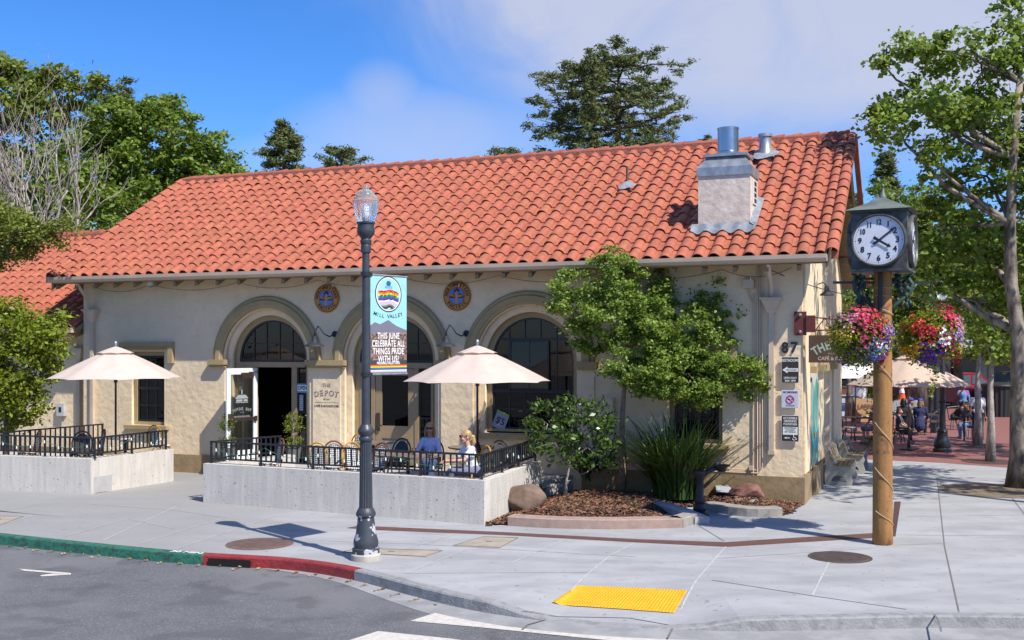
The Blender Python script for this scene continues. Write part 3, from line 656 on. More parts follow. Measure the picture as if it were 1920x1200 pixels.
# ridge caps on mortar
mb=MB(); x=XE0; i=0; rg=random.Random(8)
while x<XE1-.05:
    x1=min(x+.46,XE1+.03); vs=[]; q=rg.uniform(-.008,.008)
    for X,rr in ((x,.135),(x1,.16)):
        for k in range(9):
            a=PI*k/8; vs.append((X,DP/2-rr*math.cos(a),ZE+PIT*SR-.02+q+rr*.95*math.sin(a)+(.03 if X==x1 else 0)))
    mb.add(vs,[(k,k+1,10+k,9+k) for k in range(8)]+[tuple(9+k for k in range(9))]); x+=.41
mb.build('ridge_tiles',tile,roof,True,50)
mb=MB(); mb.box(XE0,XE1,DP/2-.17,DP/2+.17,ZE+PIT*SR-.12,ZE+PIT*SR+.05); mb.build('ridge_mortar',tile_m,roof)
# verge tiles along both gables
for xx,sg_ in ((XE1+.03,1),(XE0-.03,-1)):
    tiles('verge_tiles',xx-.11,xx+.235,SL-.05,(0,-OHG-.04,ZE-.0),(1,0,0),(0,1/nl,PIT/nl),(0,-PIT/nl,1/nl),roof,7)
    mb=MB(); 
    for y0_,y1_ in ((-OHG,DP/2),(DP+OHG,DP/2)):
        x0_,x1_=(xx+.05,xx+.17) if sg_>0 else (xx-.17,xx-.05)
        mb.add([(x,y,z) for x in (x0_,x1_) for y,z in ((y0_,ZE-.12),(y1_,ZE-.12+PIT*SR),(y1_,ZE+.04+PIT*SR),(y0_,ZE+.04))],[(0,1,2,3),(4,5,6,7),(0,1,5,4),(2,3,7,6),(0,3,7,4)])
    mb.build('verge_tiles',tile,roof)
# gutter
mb=MB(); mb.prism([(-OHG-.16,ZE-.02),(-OHG-.15,ZE-.10),(-OHG-.10,ZE-.16),(-OHG+.0,ZE-.17),(-OHG+.0,ZE-.15),(-OHG-.09,ZE-.14),(-OHG-.13,ZE-.09),(-OHG-.14,ZE-.02)],XE0-.05,XE1-.0,f=lambda a,b_,c:(c,a,b_))
mb.box(XE0-.055,XE0-.04,-OHG-.15,-OHG,ZE-.16,ZE-.03); mb.box(XE1-.0,XE1+.015,-OHG-.15,-OHG,ZE-.16,ZE-.03)
mb.build('gutter',gut,bd)
# downspouts
def spout(x,yw,zg,zh,zb,par,m=gut,yoh=OHG,w_=.1):
    mb=MB(); mb.tube([(x,yw-yoh+.02,zg),(x,yw-.2,zh+.42),(x,yw-.1,zh+.18)],.055,4)
    mb.add([(x-.2,yw-.22,zh+.18),(x+.2,yw-.22,zh+.18),(x+.2,yw-.003,zh+.18),(x-.2,yw-.003,zh+.18),(x-.07,yw-.12,zh-.12),(x+.07,yw-.12,zh-.12),(x+.07,yw-.003,zh-.12),(x-.07,yw-.003,zh-.12)],[(0,1,2,3),(4,5,6,7),(0,1,5,4),(1,2,6,5),(2,3,7,6),(3,0,4,7)])
    mb.box(x-.22,x+.22,yw-.24,yw-.003,zh+.16,zh+.2); mb.box(x-w_/2,x+w_/2,yw-.10,yw-.003,zb,zh-.1); mb.box(x-w_/2-.015,x+w_/2+.015,yw-.11,yw-.003,zb,zb+.08)
    mb.build('downspout',m,par)
spout(-.61,-.0,4.86,4.0,1.0,bd); spout(-18.25,0,4.86,3.98,.05,bd)
# conduits at the right corner
mb=MB()
for x,z0,z1,r in ((-.98,.55,4.3,.016),(-.90,.0,4.85,.02),(-.85,.7,4.85,.014),(-.80,.72,4.85,.014)): mb.tube([(x,-.03,z0),(x,-.03,z1)],r,6)
mb.tube([(-.85,-.03,.7),(-.9,-.03,.66),(-2.1,-.03,.66)],.014,6); mb.tube([(-.8,-.04,.72),(-.88,-.04,.60),(-2.1,-.04,.60)],.016,6); mb.box(-1.18,-.96,-.12,-.003,4.4,4.58); mb.box(-1.06,-.98,-.09,-.003,.66,.75)
mb.tube([(-1.1,-.03,4.4),(-1.05,-.03,4.2),(-.98,-.03,4.1)],.012,5)
mb.build('conduit',gut,bd)
# chimney stack
cx0,cx1,cy0,cy1=-2.20,-1.10,.33,1.28
chm=MB(); z0=ZE+PIT*(cy0+OHG)-.1; zt=6.88; chm.box(cx0,cx1,cy0,cy1,z0,zt); cmn=chm.build('chimney',mat('chimney_render',(.68,.58,.49),.9,var=.1,scale=5,bump=.7,bscale=9),bd)
mb=MB(); mb.box(cx0-.03,cx1+.03,cy0-.03,cy1+.03,zt-.06,zt+.12)
mb.add([(cx0-.03,cy0-.03,zt+.12),(cx1+.03,cy0-.03,zt+.12),(cx1+.03,cy1+.03,zt+.12),(cx0-.03,cy1+.03,zt+.12),(cx0+.16,cy0+.16,zt+.36),(cx1-.16,cy0+.16,zt+.36),(cx1-.16,cy1-.16,zt+.36),(cx0+.16,cy1-.16,zt+.36)],[(0,1,5,4),(1,2,6,5),(2,3,7,6),(3,0,4,7),(4,5,6,7)])
mb.box(cx0+.08,cx1-.08,cy0+.08,cy1-.08,zt+.365,zt+.42); mb.build('chimney_cap',zinc,cmn)
fx,fy=(cx0+cx1)/2,(cy0+cy1)/2
mb=MB(); mb.lathe([(.25,zt+.42),(.25,zt+.49),(.225,zt+.51),(.225,zt+.98),(.235,zt+.99),(.235,zt+1.02),(.2,zt+1.02),(.2,zt+.7)],(fx,fy,0),28); mb.build('flue',steel,cmn,True,40)
mb=MB(); mb.box(cx1-.0+.002,cx1+.03,cy0+.3,cy1-.3,zt-.65,zt-.15); mb.build('vent_grille',white,cmn)
mb=MB()
for i in range(4):
    for j in range(2): mb.box(cx1+.031,cx1+.036,cy0+.33+j*.15,cy0+.45+j*.15,zt-.62+i*.12,zt-.53+i*.12)
mb.build('grille_opening',blackf,cmn)
mb=MB(); ff=lambda x,s,n:tuple(rp(x,s,n)); ys=cy0+OHG
V=[]; nx=24
for i in range(nx+1):
    x=cx0-.12+(cx1-cx0+.26)*i/nx; wv=.045*math.cos(2*PI*(x-XE0+.02)/.345+PI)
    V+=[ff(x,ys-.17,.10+wv),ff(x,ys+.02,.19)]
mb.add(V,[(2*i,2*i+2,2*i+3,2*i+1) for i in range(nx)])
mb.add([ff(cx1,ys,.2),ff(cx1+.14,ys-.08,.15),ff(cx1+.14,ys+1.1,.15),ff(cx1,ys+1.1,.2)],[(0,1,2,3)])
mb.build('flashing',mat('lead_flashing',(.25,.27,.30),.7,metal=.0,var=.15,scale=10,bump=.3,bscale=12),cmn,True,60)
def vent(px_,py_,r,h,cap,label):
    # ray to the roof plane in building space
    d=Vector(((px_-960)/F,1,(HZ-py_)/F)); inv=Matrix.Rotation(-BA,4,'Z'); cl=inv@(Vector((0,0,CZ))-O); dl_=inv@d
    t=(cl.z-ZE-PIT*(cl.y+OHG))/(PIT*dl_.y-dl_.z); p=cl+dl_*t
    mb=MB(); mb.lathe([(r*1.35,-.15),(r*1.1,.22),(r,.24),(r,h)]+([(r*1.18,h),(r*1.18,h+.07),(r*.8,h+.09)] if cap else []),p,20)
    o=mb.build(label,zinc if cap else mat('rust_pipe',(.10,.055,.045),.7),bd,True,40)
    mb=MB(); V=[]
    for j in range(16):
        a=2*PI*j/16; rr=max(r*2.1,.19)+.05*math.cos(3*a); x=p.x+rr*math.cos(a); s=p.y+OHG+rr*math.sin(a)*.85; V.append(tuple(rp(x,s,.14)))
    V.append(tuple(p+Vector((0,0,.26)))); mb.add(V,[(j,(j+1)%16,16) for j in range(16)]); mb.build('flashing',MATS['lead_flashing'],o,True)
vent(1435,298,.145,.52,True,'roof_vent'); vent(1176,358,.03,.58,False,'vent_pipe')
# ---- painted lettering on the pilaster
mb=MB(); th=.001
text(mb,'THE',.12,(-11.12,-.038,2.27),.002,1.05,ext=th); text(mb,'DEPOT',.195,(-11.12,-.038,.75),.006,.88,arc=(1.33,0,.105,False),ext=th)
text(mb,'EST 1924',.045,(-11.12,-.038,1.93),ext=th); text(mb,'CAFE & BOOKSTORE',.074,(-11.12,-.038,1.77),.0015,.98,ext=th); mb.box(-11.46,-10.78,-.0385,-.0365,1.855,1.860)
mb.build('wall_lettering',flat('letter_brown',(.05,.03,.025),.7),bd)
mb=MB(); text(mb,'DEPOT',.195,(-11.13,-.0405,.758),-.001,.88,arc=(1.33,0,.105,False),ext=th); text(mb,'THE',.12,(-11.127,-.0405,2.276),-.001,1.05,ext=th); mb.build('wall_lettering',flat('letter_cream',(.62,.52,.40),.7),bd)
# house number
for ch_,x in (('8',-.345),('7',-.165)):
    mb=MB(); text(mb,ch_,.31,(x,-.02,3.17),.006,.95,ext=.008); mb.build('house_number',blackm,bd)
# ================= WING
wg=T('wing_building','lower cream stucco wing with red tile roof left of the cafe','building',bw(-LW-.01,.35,0),BA)
# wing local: x<0 left, y in
WZ=3.74; wl=11.; wd_=DP-.7
sb=.25-.35-.35   # eave y local
mb=MB(); mb.box(-wl,-.02,0,.25,.0,3.75); mb.box(-wl,-.02,wd_-.25,wd_,0,3.75); mb.box(-wl,-wl+.25,.25,wd_-.25,0,3.75); mb.box(-wl,-wl+.25,.25,wd_-.25,3.75,5.5); mb.build('wall',stucco,wg)
mb=MB(); mb.box(-wl,-.02,-.04,-.003,0,.46); mb.build('plinth',stucco_b,wg)
ey=-.60; ry=DP/2-.35; rl=ry-ey; rz=WZ+PIT*rl
mb=MB()
for sgn in (0,1):
    f=(lambda x,s,z:(x,ey+s,z)) if sgn==0 else (lambda x,s,z:(x,2*ry-ey-s,z))
    mb.add([f(-wl-.4,0,WZ-.06),f(-.0,0,WZ-.06),f(-.0,rl,rz-.06),f(-wl-.4,rl,rz-.06),f(-wl-.4,0,WZ-.18),f(-.0,0,WZ-.18),f(-.0,rl,rz-.18),f(-wl-.4,rl,rz-.18)],[(0,1,2,3),(4,7,6,5),(0,4,5,1),(1,5,6,2),(0,3,7,4)])
wr=mb.build('roof',MATS['roof_deck'],wg)
tiles('roof_tiles',-wl-.4,.0,rl*nl-.03,(0,ey-.04,WZ-.05),(1,0,0),(0,1/nl,PIT/nl),(0,-PIT/nl,1/nl),wr,5)
mb=MB(); x=-wl-.4
while x<.6:
    vs=[]
    for X,rr in ((x,.135),(x+.46,.16)):
        for k in range(9):
            a=PI*k/8; vs.append((X,ry-rr*math.cos(a),rz+.02+rr*.95*math.sin(a)+(.03 if X!=x else 0)))
    mb.add(vs,[(k,k+1,10+k,9+k) for k in range(8)]+[tuple(9+k for k in range(9))]); x+=.41
mb.build('ridge_tiles',tile,wr,True,50)
mb=MB(); mb.box(-wl-.4,0,ry-.17,ry+.17,rz-.12,rz+.05); mb.build('ridge_mortar',tile_m,wr)
mb=MB(); mb.box(-wl-.4,-.05,ey-.14,ey-.0,WZ-.17,WZ-.03); mb.build('gutter',gut,wg)
for i in range(3):
    mb=MB(); x=-.25-i*3; mb.prism([(ey+.02,WZ-.2),(0,WZ+.12),(0,WZ-.16),(ey+.2,WZ-.30)],x-.05,x+.05,f=lambda a,b_,c:(c,a,b_)); mb.build('rafter_tail',trim,wg)
mb=MB(); x=-.42; mb.tube([(x-.75,ey+.05,3.56),(x-.3,ey+.25,3.35),(x,-.1,3.2)],.05,4); mb.box(x-.2,x+.2,-.2,-.003,3.1,3.16); mb.add([(x-.18,-.18,3.1),(x+.18,-.18,3.1),(x+.18,-.003,3.1),(x-.18,-.003,3.1),(x-.06,-.1,2.85),(x+.06,-.1,2.85),(x+.06,-.003,2.85),(x-.06,-.003,2.85)],[(0,1,5,4),(1,2,6,5),(3,0,4,7)]); mb.box(x-.05,x+.05,-.1,-.003,.05,2.9); mb.build('downspout',gut,wg)
mb=MB(); mb.box(-1.15,-.9,-.12,-.003,1.32,1.66); mb.tube([(-1.02,-.05,.3),(-1.02,-.05,1.32)],.012,5); u=mb.build('meter_box',mat('meter_grey',(.5,.5,.5),.5),wg)
mb=MB(); mb.box(-1.07,-.98,-.126,-.121,1.42,1.56); mb.build('box_label',blackm,u)
# dark window of the wing behind the small tree
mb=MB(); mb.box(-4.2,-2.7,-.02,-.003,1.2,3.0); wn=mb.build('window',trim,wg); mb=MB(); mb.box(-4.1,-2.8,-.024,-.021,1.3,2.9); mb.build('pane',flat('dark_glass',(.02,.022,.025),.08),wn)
# ================= TERRACES
FZ=.38
tA=G(381,942); tB=G(908,985); tBack=bw(-4.9,-.06)
def wallseg(mb,a,b,th,z0,z1,side=1):
    t=(b-a).normalized(); n=Vector((-t.y,t.x,0))*side*th
    mb.add([(p.x,p.y,z) for z in (z0,z1) for p in (a,b,b+n,a+n)],[(3,2,1,0),(4,5,6,7),(0,1,5,4),(1,2,6,5),(2,3,7,6),(3,0,4,7)])
tC=Vector((.62,22.75,0))
tD=G(525,817,1.25)
t=T('concrete_wall','long board-marked concrete terrace wall behind the street lamp','wall',tA)
mb=MB(); wallseg(mb,tA-tA,tB-tA,.26,0,.80); d_=(tB-tA).normalized(); nn=Vector((-d_.y,d_.x,0))
a=tB-tA; bb=tC-tA; tt=(bb-a).normalized(); m_=Vector((-tt.y,tt.x,0))*.26
mb.add([(p.x,p.y,z) for z in (0,.797) for p in (a+Vector((0,0.0,0))+nn*.262,bb,bb+m_,a+m_+nn*.262)],[(3,2,1,0),(4,5,6,7),(0,1,5,4),(1,2,6,5),(2,3,7,6),(3,0,4,7)])
l0=Vector((0,0,0))+nn*.262; l1=tD-Vector((0,0,1.25))-tA+Vector((.05,.5,0)); l1.z=0; tt=(l1-l0).normalized(); m2=Vector((tt.y,-tt.x,0))*.26
mb.add([(p.x,p.y,z) for z in (0,.795) for p in (l0,l0+m2,l1+m2,l1)],[(3,2,1,0),(4,5,6,7),(0,1,5,4),(1,2,6,5),(2,3,7,6),(3,0,4,7)])
mb.build('wall_face',concrete_w,t)
# terrace floor
flr=mat('terrace_floor',(.42,.41,.40),.85,scale=2,var=.08,bump=.2,bscale=50)
mb=MB(); pl=[tA+nn*.1,tB+nn*.1,tC,bw(-4.9,-.055),bw(-4.9,.0),bw(-13.9,.0),bw(-13.9,-.4),tA+l1]
pl=[Vector((p.x,p.y,0)) for p in pl]; n=len(pl)
mb.add([(p.x,p.y,FZ) for p in pl]+[(p.x,p.y,.01) for p in pl],[tuple(range(n))]+[(i,(i+1)%n,n+(i+1)%n,n+i) for i in range(n)]); tag(mb.build('terrace_floor',flr),kind='structure')
lA=G(170,927); lL=G(-300,905); lC=Vector((-8.05,25.75,0))
t=T('concrete_wall','board-marked concrete terrace wall at the left edge under the small umbrella','wall',lA)
mb=MB(); d_=(lA-lL).normalized(); nL=Vector((-d_.y,d_.x,0)); wallseg(mb,lL-lA,Vector((0,0,0)),.26,0,.77)
a=nL*.262; bb=lC-lA; tt=(bb-a).normalized(); m_=Vector((-tt.y,tt.x,0))*.26
mb.add([(p.x,p.y,z) for z in (0,.767) for p in (a,bb,bb+m_,a+m_)],[(3,2,1,0),(4,5,6,7),(0,1,5,4),(1,2,6,5),(2,3,7,6),(3,0,4,7)])
mb.build('wall_face',concrete_w,t)
mb=MB(); pl=[lL+nL*.1,lA+nL*.1,lC+Vector((-.1,0,0)),bw(-16.9,-.06),bw(-18.6,-.06),bw(-26,-.06)]; n=len(pl)
mb.add([(p.x,p.y,.36) for p in pl]+[(p.x,p.y,.01) for p in pl],[tuple(range(n))]+[(i,(i+1)%n,n+(i+1)%n,n+i) for i in range(n)]); tag(mb.build('terrace_floor',flr),kind='structure')
# railings
def railing(pts,z0,z1,label,name='railing',every=.125,legs=1.25):
    pts=[Vector(p) for p in pts]; o0=pts[0]; t=T(name,label,'railing',o0,0,None)
    P_=[p-o0 for p in pts]
    def bar(nm,z,h,w_):
        mb=MB()
        for i,(a,b) in enumerate(zip(P_,P_[1:])):
            tt=(b-a).normalized(); n=Vector((-tt.y,tt.x,0))*w_/2; a2=a-tt*(w_/2); b2=b-tt*(w_/2 if i<len(P_)-2 else -w_/2); e=.0008*i
            mb.add([(p.x,p.y,z+dz) for dz in (0-e,h+e) for p in (a2-n,b2-n,b2+n,a2+n)],[(3,2,1,0),(4,5,6,7),(0,1,5,4),(1,2,6,5),(2,3,7,6),(3,0,4,7)])
        mb.build(nm,blackm,t)
    bar('top_rail',z1-.035,.035,.045); bar('bottom_rail',z0+.09,.03,.035)
    base=None; tot=0; pb=None
    for i,(a,b) in enumerate(zip(P_,P_[1:])):
        L=(b-a).length; n=max(1,round(L/every)); ang=math.atan2(b.y-a.y,b.x-a.x); npost=max(1,round(L/legs)); ip=set(round(k*n/npost) for k in range(npost+1))
        for k in range(n+(1 if i==len(P_)-2 else 0)):
            p=a.lerp(b,k/n)
            if k in ip:
                if pb is None:
                    mb=MB(); mb.box(-.019,.019,-.019,.019,z0,z1-.03); mb.box(-.035,.035,-.035,.035,z0,z0+.008); pb=mb.build('post',blackm,t); q=pb
                else: q=dup(pb,parent=t)
            else:
                if tot>=100: pass
                if base is None:
                    mb=MB(); mb.box(-.0125,.0125,-.0125,.0125,z0+.115,z1-.034); base=mb.build('baluster',blackm,t); q=base
                else: q=dup(base,parent=t)
            q.location=(p.x,p.y,0); q.rotation_euler=(0,0,ang); tot+=1
    return t
nA=nn
rA=tA+nA*.13+ (tB-tA).normalized()*.1; rB=tB+nA*.13-(tB-tA).normalized()*.12; rC=tC+Vector((-.13,0,0)); rD=Vector((tD.x,tD.y,0))
railing([rD,rA,rB,rC],.795,1.26,'long black iron railing on the concrete wall round the seated women',every=.128)
r1=lL+nL*.13; r2=lA+nL*.13+Vector((.0,0,0)); r3=lC+Vector((-.15,-.1,0))
r1=r2+(r1-r2).normalized()*2.6
railing([r1,r2,r3],.765,1.23,'black iron railing on the concrete wall at the left edge',every=.128)
e1=G(192,794,1.25); e2=G(-25,812,1.25); railing([Vector((e2.x,e2.y,0)),Vector((e1.x,e1.y,0))],.36,1.25,'black iron railing along the building behind the dark wicker chair',every=.15)
# ================= UMBRELLAS
canv=mat('canvas',(.68,.56,.48),.85,var=.04,scale=3,trans=.25,bump=.15,bscale=120)
def umbrella(loc,rz,label,r=1.5,zr=2.12,zt=2.82,group=None,m=canv,base=False,pole=True,name='patio_umbrella',polem=None,n=8):
    t=T(name,label,'umbrella',loc,rz,group)
    def can(r0,r1,z0,z1,nm,sag=.06,vl=0):
        mb=MB(); K=6; V=[]
        for k in range(K+1):
            f=k/K; rr=r0+(r1-r0)*f; zz=z1+(z0-z1)*(f**1.12)
            for j in range(n*4):
                a=2*PI*j/(n*4); q=(j%4)/4; sc=math.cos(PI/n)/math.cos((a%(2*PI/n))-PI/n); s_=1-.035*math.sin(PI*q)*f
                V.append((rr*sc*s_*math.cos(a),rr*sc*s_*math.sin(a),zz-sag*math.sin(PI*q)*f*(1-f)*1.5+ .015*math.sin(PI*q)*f))
        mb.add(V,[(k*n*4+j,k*n*4+(j+1)%(n*4),(k+1)*n*4+(j+1)%(n*4),(k+1)*n*4+j) for k in range(K) for j in range(n*4)])
        o=mb.build(nm,m,t,True); 
        return o
    can(.14,r,zr,zt-.06,'canopy'); can(.03,.42,zt-.13,zt+.02,'vent_cap',sag=.03)
    mb=MB(); mb.lathe([(.012,zt),(.03,zt+.02),(.018,zt+.05),(.038,zt+.085),(.034,zt+.12),(.01,zt+.15)],(0,0,0),12); mb.build('finial',zinc,t,True)
    if pole:
        mb=MB(); mb.tube([(0,0,.0),(0,0,zt-.02)],.024 if base is not None else .02,10); mb.build('pole',polem or blackm,t,True)
    mb=MB()
    mb.lathe([(.04,zr-.1),(.04,zr-.02)],(0,0,0),8); mb.build('hub',blackm,t)
    for j in range(n):
        mb=MB(); a=2*PI*j/n; c_,s_=math.cos(a),math.sin(a); mb.tube([(.03*c_,.03*s_,zt-.08),(r*.97*c_,r*.97*s_,zr-.005)],.008,4); mb.tube([(.03*c_,.03*s_,zr-.04),(r*.5*c_,r*.5*s_,zr+(zt-zr)*.44)],.007,4); mb.build('rib',blackm,t)
    mb=MB(); mb.lathe([(.28,0),(.28,.05),(.06,.09),(.045,.3),(.03,.3)],(0,0,0),20); mb.build('base',blackm,t,True,40)
    return t
umbrella((-.70,21.9,FZ),R(8),'cream patio umbrella over the seated blonde women')
umbrella((-9.06,24.75,.36),R(25),'cream patio umbrella on the left terrace in front of the small sash window',r=1.46)
# ================= CHAIRS AND TABLES
def weave(name,c1,c2,s=38):
    m=bpy.data.materials.new(name); m.use_nodes=True; t_=m.node_tree; p=t_.nodes['Principled BSDF']; p.inputs['Roughness'].default_value=.6
    ck=t_.nodes.new('ShaderNodeTexChecker'); ck.inputs['Scale'].default_value=s; ck.inputs['Color1'].default_value=tuple(c1)+(1,); ck.inputs['Color2'].default_value=tuple(c2)+(1,)
    tn=t_.nodes.new('ShaderNodeTexCoord'); mp=t_.nodes.new('ShaderNodeMapping'); mp.inputs['Rotation'].default_value=(0,R(45),0); mp.inputs['Scale'].default_value=(1,.01,1)
    t_.links.new(tn.outputs['Object'],mp.inputs[0]); t_.links.new(mp.outputs[0],ck.inputs[0]); t_.links.new(ck.outputs[0],p.inputs['Base Color']); return m
wv=weave('woven_black_white',(.62,.62,.62),(.012,.012,.014)); wvd=weave('woven_dark',(.02,.02,.022),(.05,.045,.04)); wvr=weave('woven_red',(.5,.42,.38),(.12,.02,.02))
rat=mat('rattan_yellow',(.50,.27,.035),.45,var=.12,scale=9); ratb=mat('rattan_brown',(.15,.055,.03),.45,var=.15,scale=9)
def bistro(name,fm,wm,label,loc,rz):
    t=T(name,label,'chair',loc,rz,None)
    mb=MB(); mb.lathe([(.0,.43),(.205,.43),(.22,.445),(.205,.465),(.0,.47)],(0,0,0),20); mb.build('seat',wm,t,True,40)
    arcp=[(-.20,.19,.46)]+[(-.215*math.cos(PI*i/14),.22+.05*(math.sin(PI*i/14)),.66+.27*math.sin(PI*i/14)) for i in range(15)]+[(.20,.19,.46)]
    mb=MB(); mb.tube(arcp,.018,8); mb.build('back_frame',fm,t,True)
    mb=MB(); arc2=[(-.165*math.cos(PI*i/14),.215+.045*math.sin(PI*i/14),.64+.235*math.sin(PI*i/14)) for i in range(15)]; mb.tube([(-.16,.19,.48)]+arc2+[(.16,.19,.48)],.010,6); mb.build('inner_frame',fm,t,True)
    mb=MB(); pts=[(-.16,.19,.47)]+arc2+[(.16,.19,.47)]; n=len(pts); V=[(x,y-.004,z) for x,y,z in pts]+[(x,y+.008,z) for x,y,z in pts]; mb.add(V,[tuple(range(n)),tuple(range(n,2*n))[::-1]]+[(i,(i+1)%n,n+(i+1)%n,n+i) for i in range(n)]); mb.build('backrest',wm,t)
    for sx in (-1,1):
        mb=MB(); mb.tube([(.17*sx,-.15,.44),(.185*sx,-.18,.0)],[.016,.013],7); mb.build('leg',fm,t,True)
        mb=MB(); mb.tube([(.20*sx,.19,.47),(.19*sx,.15,.3),(.20*sx,.24,.0)],[.017,.015,.013],7); mb.build('leg',fm,t,True)
    mb=MB()
    for a in range(4):
        an=a*PI/2; c_,s_=math.cos(an),math.sin(an); mb.tube([(.175*c_-.16*s_*u,.165*s_+.15*c_*u,.44-.10*abs(u)) for u in (-1,-.5,0,.5,1)],.009,5)
    mb.build('stretcher',fm,t,True); return t
def sit_at(px_,py_,z,zt=.93):
    """chair position from its bearing, kept behind the terrace walls"""
    p=G(px_,py_,z+zt); k=(px_-960)/F
    a,b_=(tA,tB) if px_>380 else (lL,lA)
    d_=b_-a; Yw=(a.y-a.x*d_.y/d_.x)/(1-k*d_.y/d_.x)
    if 170<px_<380: t_=(lA.x-k*lA.y)/(k*(lC.y-lA.y)-(lC.x-lA.x)); Yw=lA.y+t_*(lC.y-lA.y)+.1
    Y=max(p.y,Yw+.62); Y=min(Y,26.4); return Vector((k*Y,Y,z))
def chair_at(proto,px_,py_,z=FZ,rz=0,label='',zt=.93):
    p=sit_at(px_,py_,z,zt); return dup(proto,(p.x,p.y,z),rz,label)
y0=bistro('bistro_chair',rat,wv,'yellow rattan chair with woven checked back under the painted wall lettering',(0,0,0),0)
b0=bistro('bistro_chair',ratb,wv,'brown framed chair with woven back turned away, left of the street lamp',(0,0,0),0)
d0=bistro('bistro_chair',MATS['bronze'],wvd,'dark chair',(0,0,0),0)
for c_,px_,py_,rz in ((y0,601,829,R(175)),(b0,628,833,R(15))):
    p=sit_at(px_,py_,FZ); c_.location=(p.x,p.y,FZ); c_.rotation_euler=(0,0,rz)
chair_at(b0,505,838,rz=R(-60),label='brown framed woven chair near the open door, side on to the street')
chair_at(y0,683,810,rz=R(170),label='yellow rattan chair with its rounded back highest, behind the lamp post')
chair_at(y0,668,832,rz=R(30),label='yellow rattan chair with woven back at the railing just left of the lamp post')
chair_at(b0,702,835,rz=R(-30),label='brown framed woven chair partly hidden directly behind the lamp post')
p=G(742,824,FZ+.93); d0.location=(p.x,p.y,FZ); d0.rotation_euler=(0,0,R(-25)); d0['label']='dark woven chair in shade at the table left of the seated women'
chair_at(d0,948,828,rz=R(30),label='dark woven chair at the round table behind the right railing corner')
chair_at(d0,918,826,rz=R(80),label='dark chair tucked at the round table just right of the umbrella pole')
# left terrace
chair_at(y0,303,806,.36,R(60),'yellow rattan chair at the right end of the left terrace')
chair_at(d0,150,818,.36,R(10),'large dark wicker chair with rounded back at the left railing corner')
chair_at(b0,173,806,.36,R(-60),'brown rattan chair behind the left umbrella pole')
r0=bistro('bistro_chair',ratb,wvr,'red and white woven chair near the left edge of the picture',(0,0,0),R(-50)); p=sit_at(52,822,.36); r0.location=(p.x,p.y,.36)
marb=mat('marble_top',(.34,.25,.19),.35,var=.35,scale=16)
def table(px_,py_,w_,d_,label,rz=BA,z=FZ,round_=False,top=marb):
    p=sit_at(px_,py_,z,.74) if not round_ or px_<400 else G(px_,py_,z+.74); t=T('cafe_table',label,'table',(p.x,p.y,z),rz); mb=MB()
    if round_: mb.lathe([(w_*.97,.715),(w_,.722),(w_,.738),(w_*.97,.745)],(0,0,0),28); 
    else: mb.box(-w_/2,w_/2,-d_/2,d_/2,.71,.745)
    mb.build('table_top',top,t); mb=MB(); mb.tube([(0,0,.03),(0,0,.71)],.035,10); mb.build('pedestal',blackm,t); mb=MB()
    for a in range(4): mb.tube([(0,0,.06),(.26*math.cos(a*PI/2+.7),.26*math.sin(a*PI/2+.7),.015)],[.03,.018],6)
    mb.build('foot',blackm,t); return t
glassd=flat('smoked_top',(.05,.045,.04),.12)
table(650,838,.75,.65,'marble topped cafe table between the yellow and brown chairs')
table(700,829,.75,.65,'marble topped cafe table left of the dark shaded chair')
tw=table(765,856,1.15,.7,'long marble topped cafe table in front of the seated woman in pale blue')
table(885,838,.5,0,'round dark cafe table around the umbrella pole behind the ponytailed woman',round_=True,top=glassd)
table(235,832,.42,0,'round cafe table under the left umbrella',z=.36,round_=True,top=flat('pale_top',(.5,.5,.5),.3))
# drinks on the near table
gl=MATS['clear_glass']
for i,(px_,py_,lab,cc) in enumerate(((776,853,'tall glass of amber drink at the left of the long marble table',(.5,.26,.04)),(805,858,'short clear glass near the middle of the long marble table',(.5,.5,.5)))):
    p=G(px_,py_,FZ+.745); t=T('drinking_glass',lab,'glass',(p.x,p.y,FZ+.746)); mb=MB(); mb.lathe([(.028,0),(.038,.13)],(0,0,0),10); mb.build('tumbler',gl,t,True); mb=MB(); mb.lathe([(.025,.004),(.031,.07)],(0,0,0),10); mb.build('drink',flat('drink_%d'%i,cc,.2),t)
# ================= topiaries by the door
# (built with the plants)
# ================= STREET LAMP
lm=mat('lamp_paint',(.045,.052,.065),.42,var=.12,scale=6,bump=.1,bscale=20)
LP=G(686,1049); lampt=T('street_lamp','dark street lamp with clear acorn globe and fluted base on the corner','street lamp',LP)
mb=MB(); mb.lathe([(.225,0),(.225,.08),(.20,.105)],(0,0,0),28); mb.build('footing',mat('footing_concrete',(.46,.42,.36),.9,bump=.4),lampt)
lb=mat('lamp_base_chipped',(.045,.052,.065),.5,var=.1); t=lb.node_tree; speck(lb,5.5,.555,.575,(.5,.5,.52),.9)
mb=MB(); mb.lathe([(.205,.10),(.205,.17),(.18,.19),(.19,.24),(.185,.29),(.15,.40),(.128,.60),(.122,.64),(.145,.66),(.15,.70),(.13,.74),(.108,.78)],(0,0,0),28); mb.build('base',lb,lampt,True,35)
mb=MB(); mb.lathe([(.102,.78),(.088,1.78)],(0,0,0),32,flute=.10); mb.build('fluted_shaft',lm,lampt)
mb=MB(); mb.lathe([(.09,1.78),(.10,1.79),(.105,1.82),(.09,1.85),(.095,1.87),(.12,1.91),(.12,1.95),(.095,1.99),(.075,2.03)],(0,0,0),28); mb.build('collar',lm,lampt,True,40)
mb=MB(); mb.lathe([(.066,2.02),(.055,4.62)],(0,0,0),24); mb.build('shaft',lm,lampt,True,40)
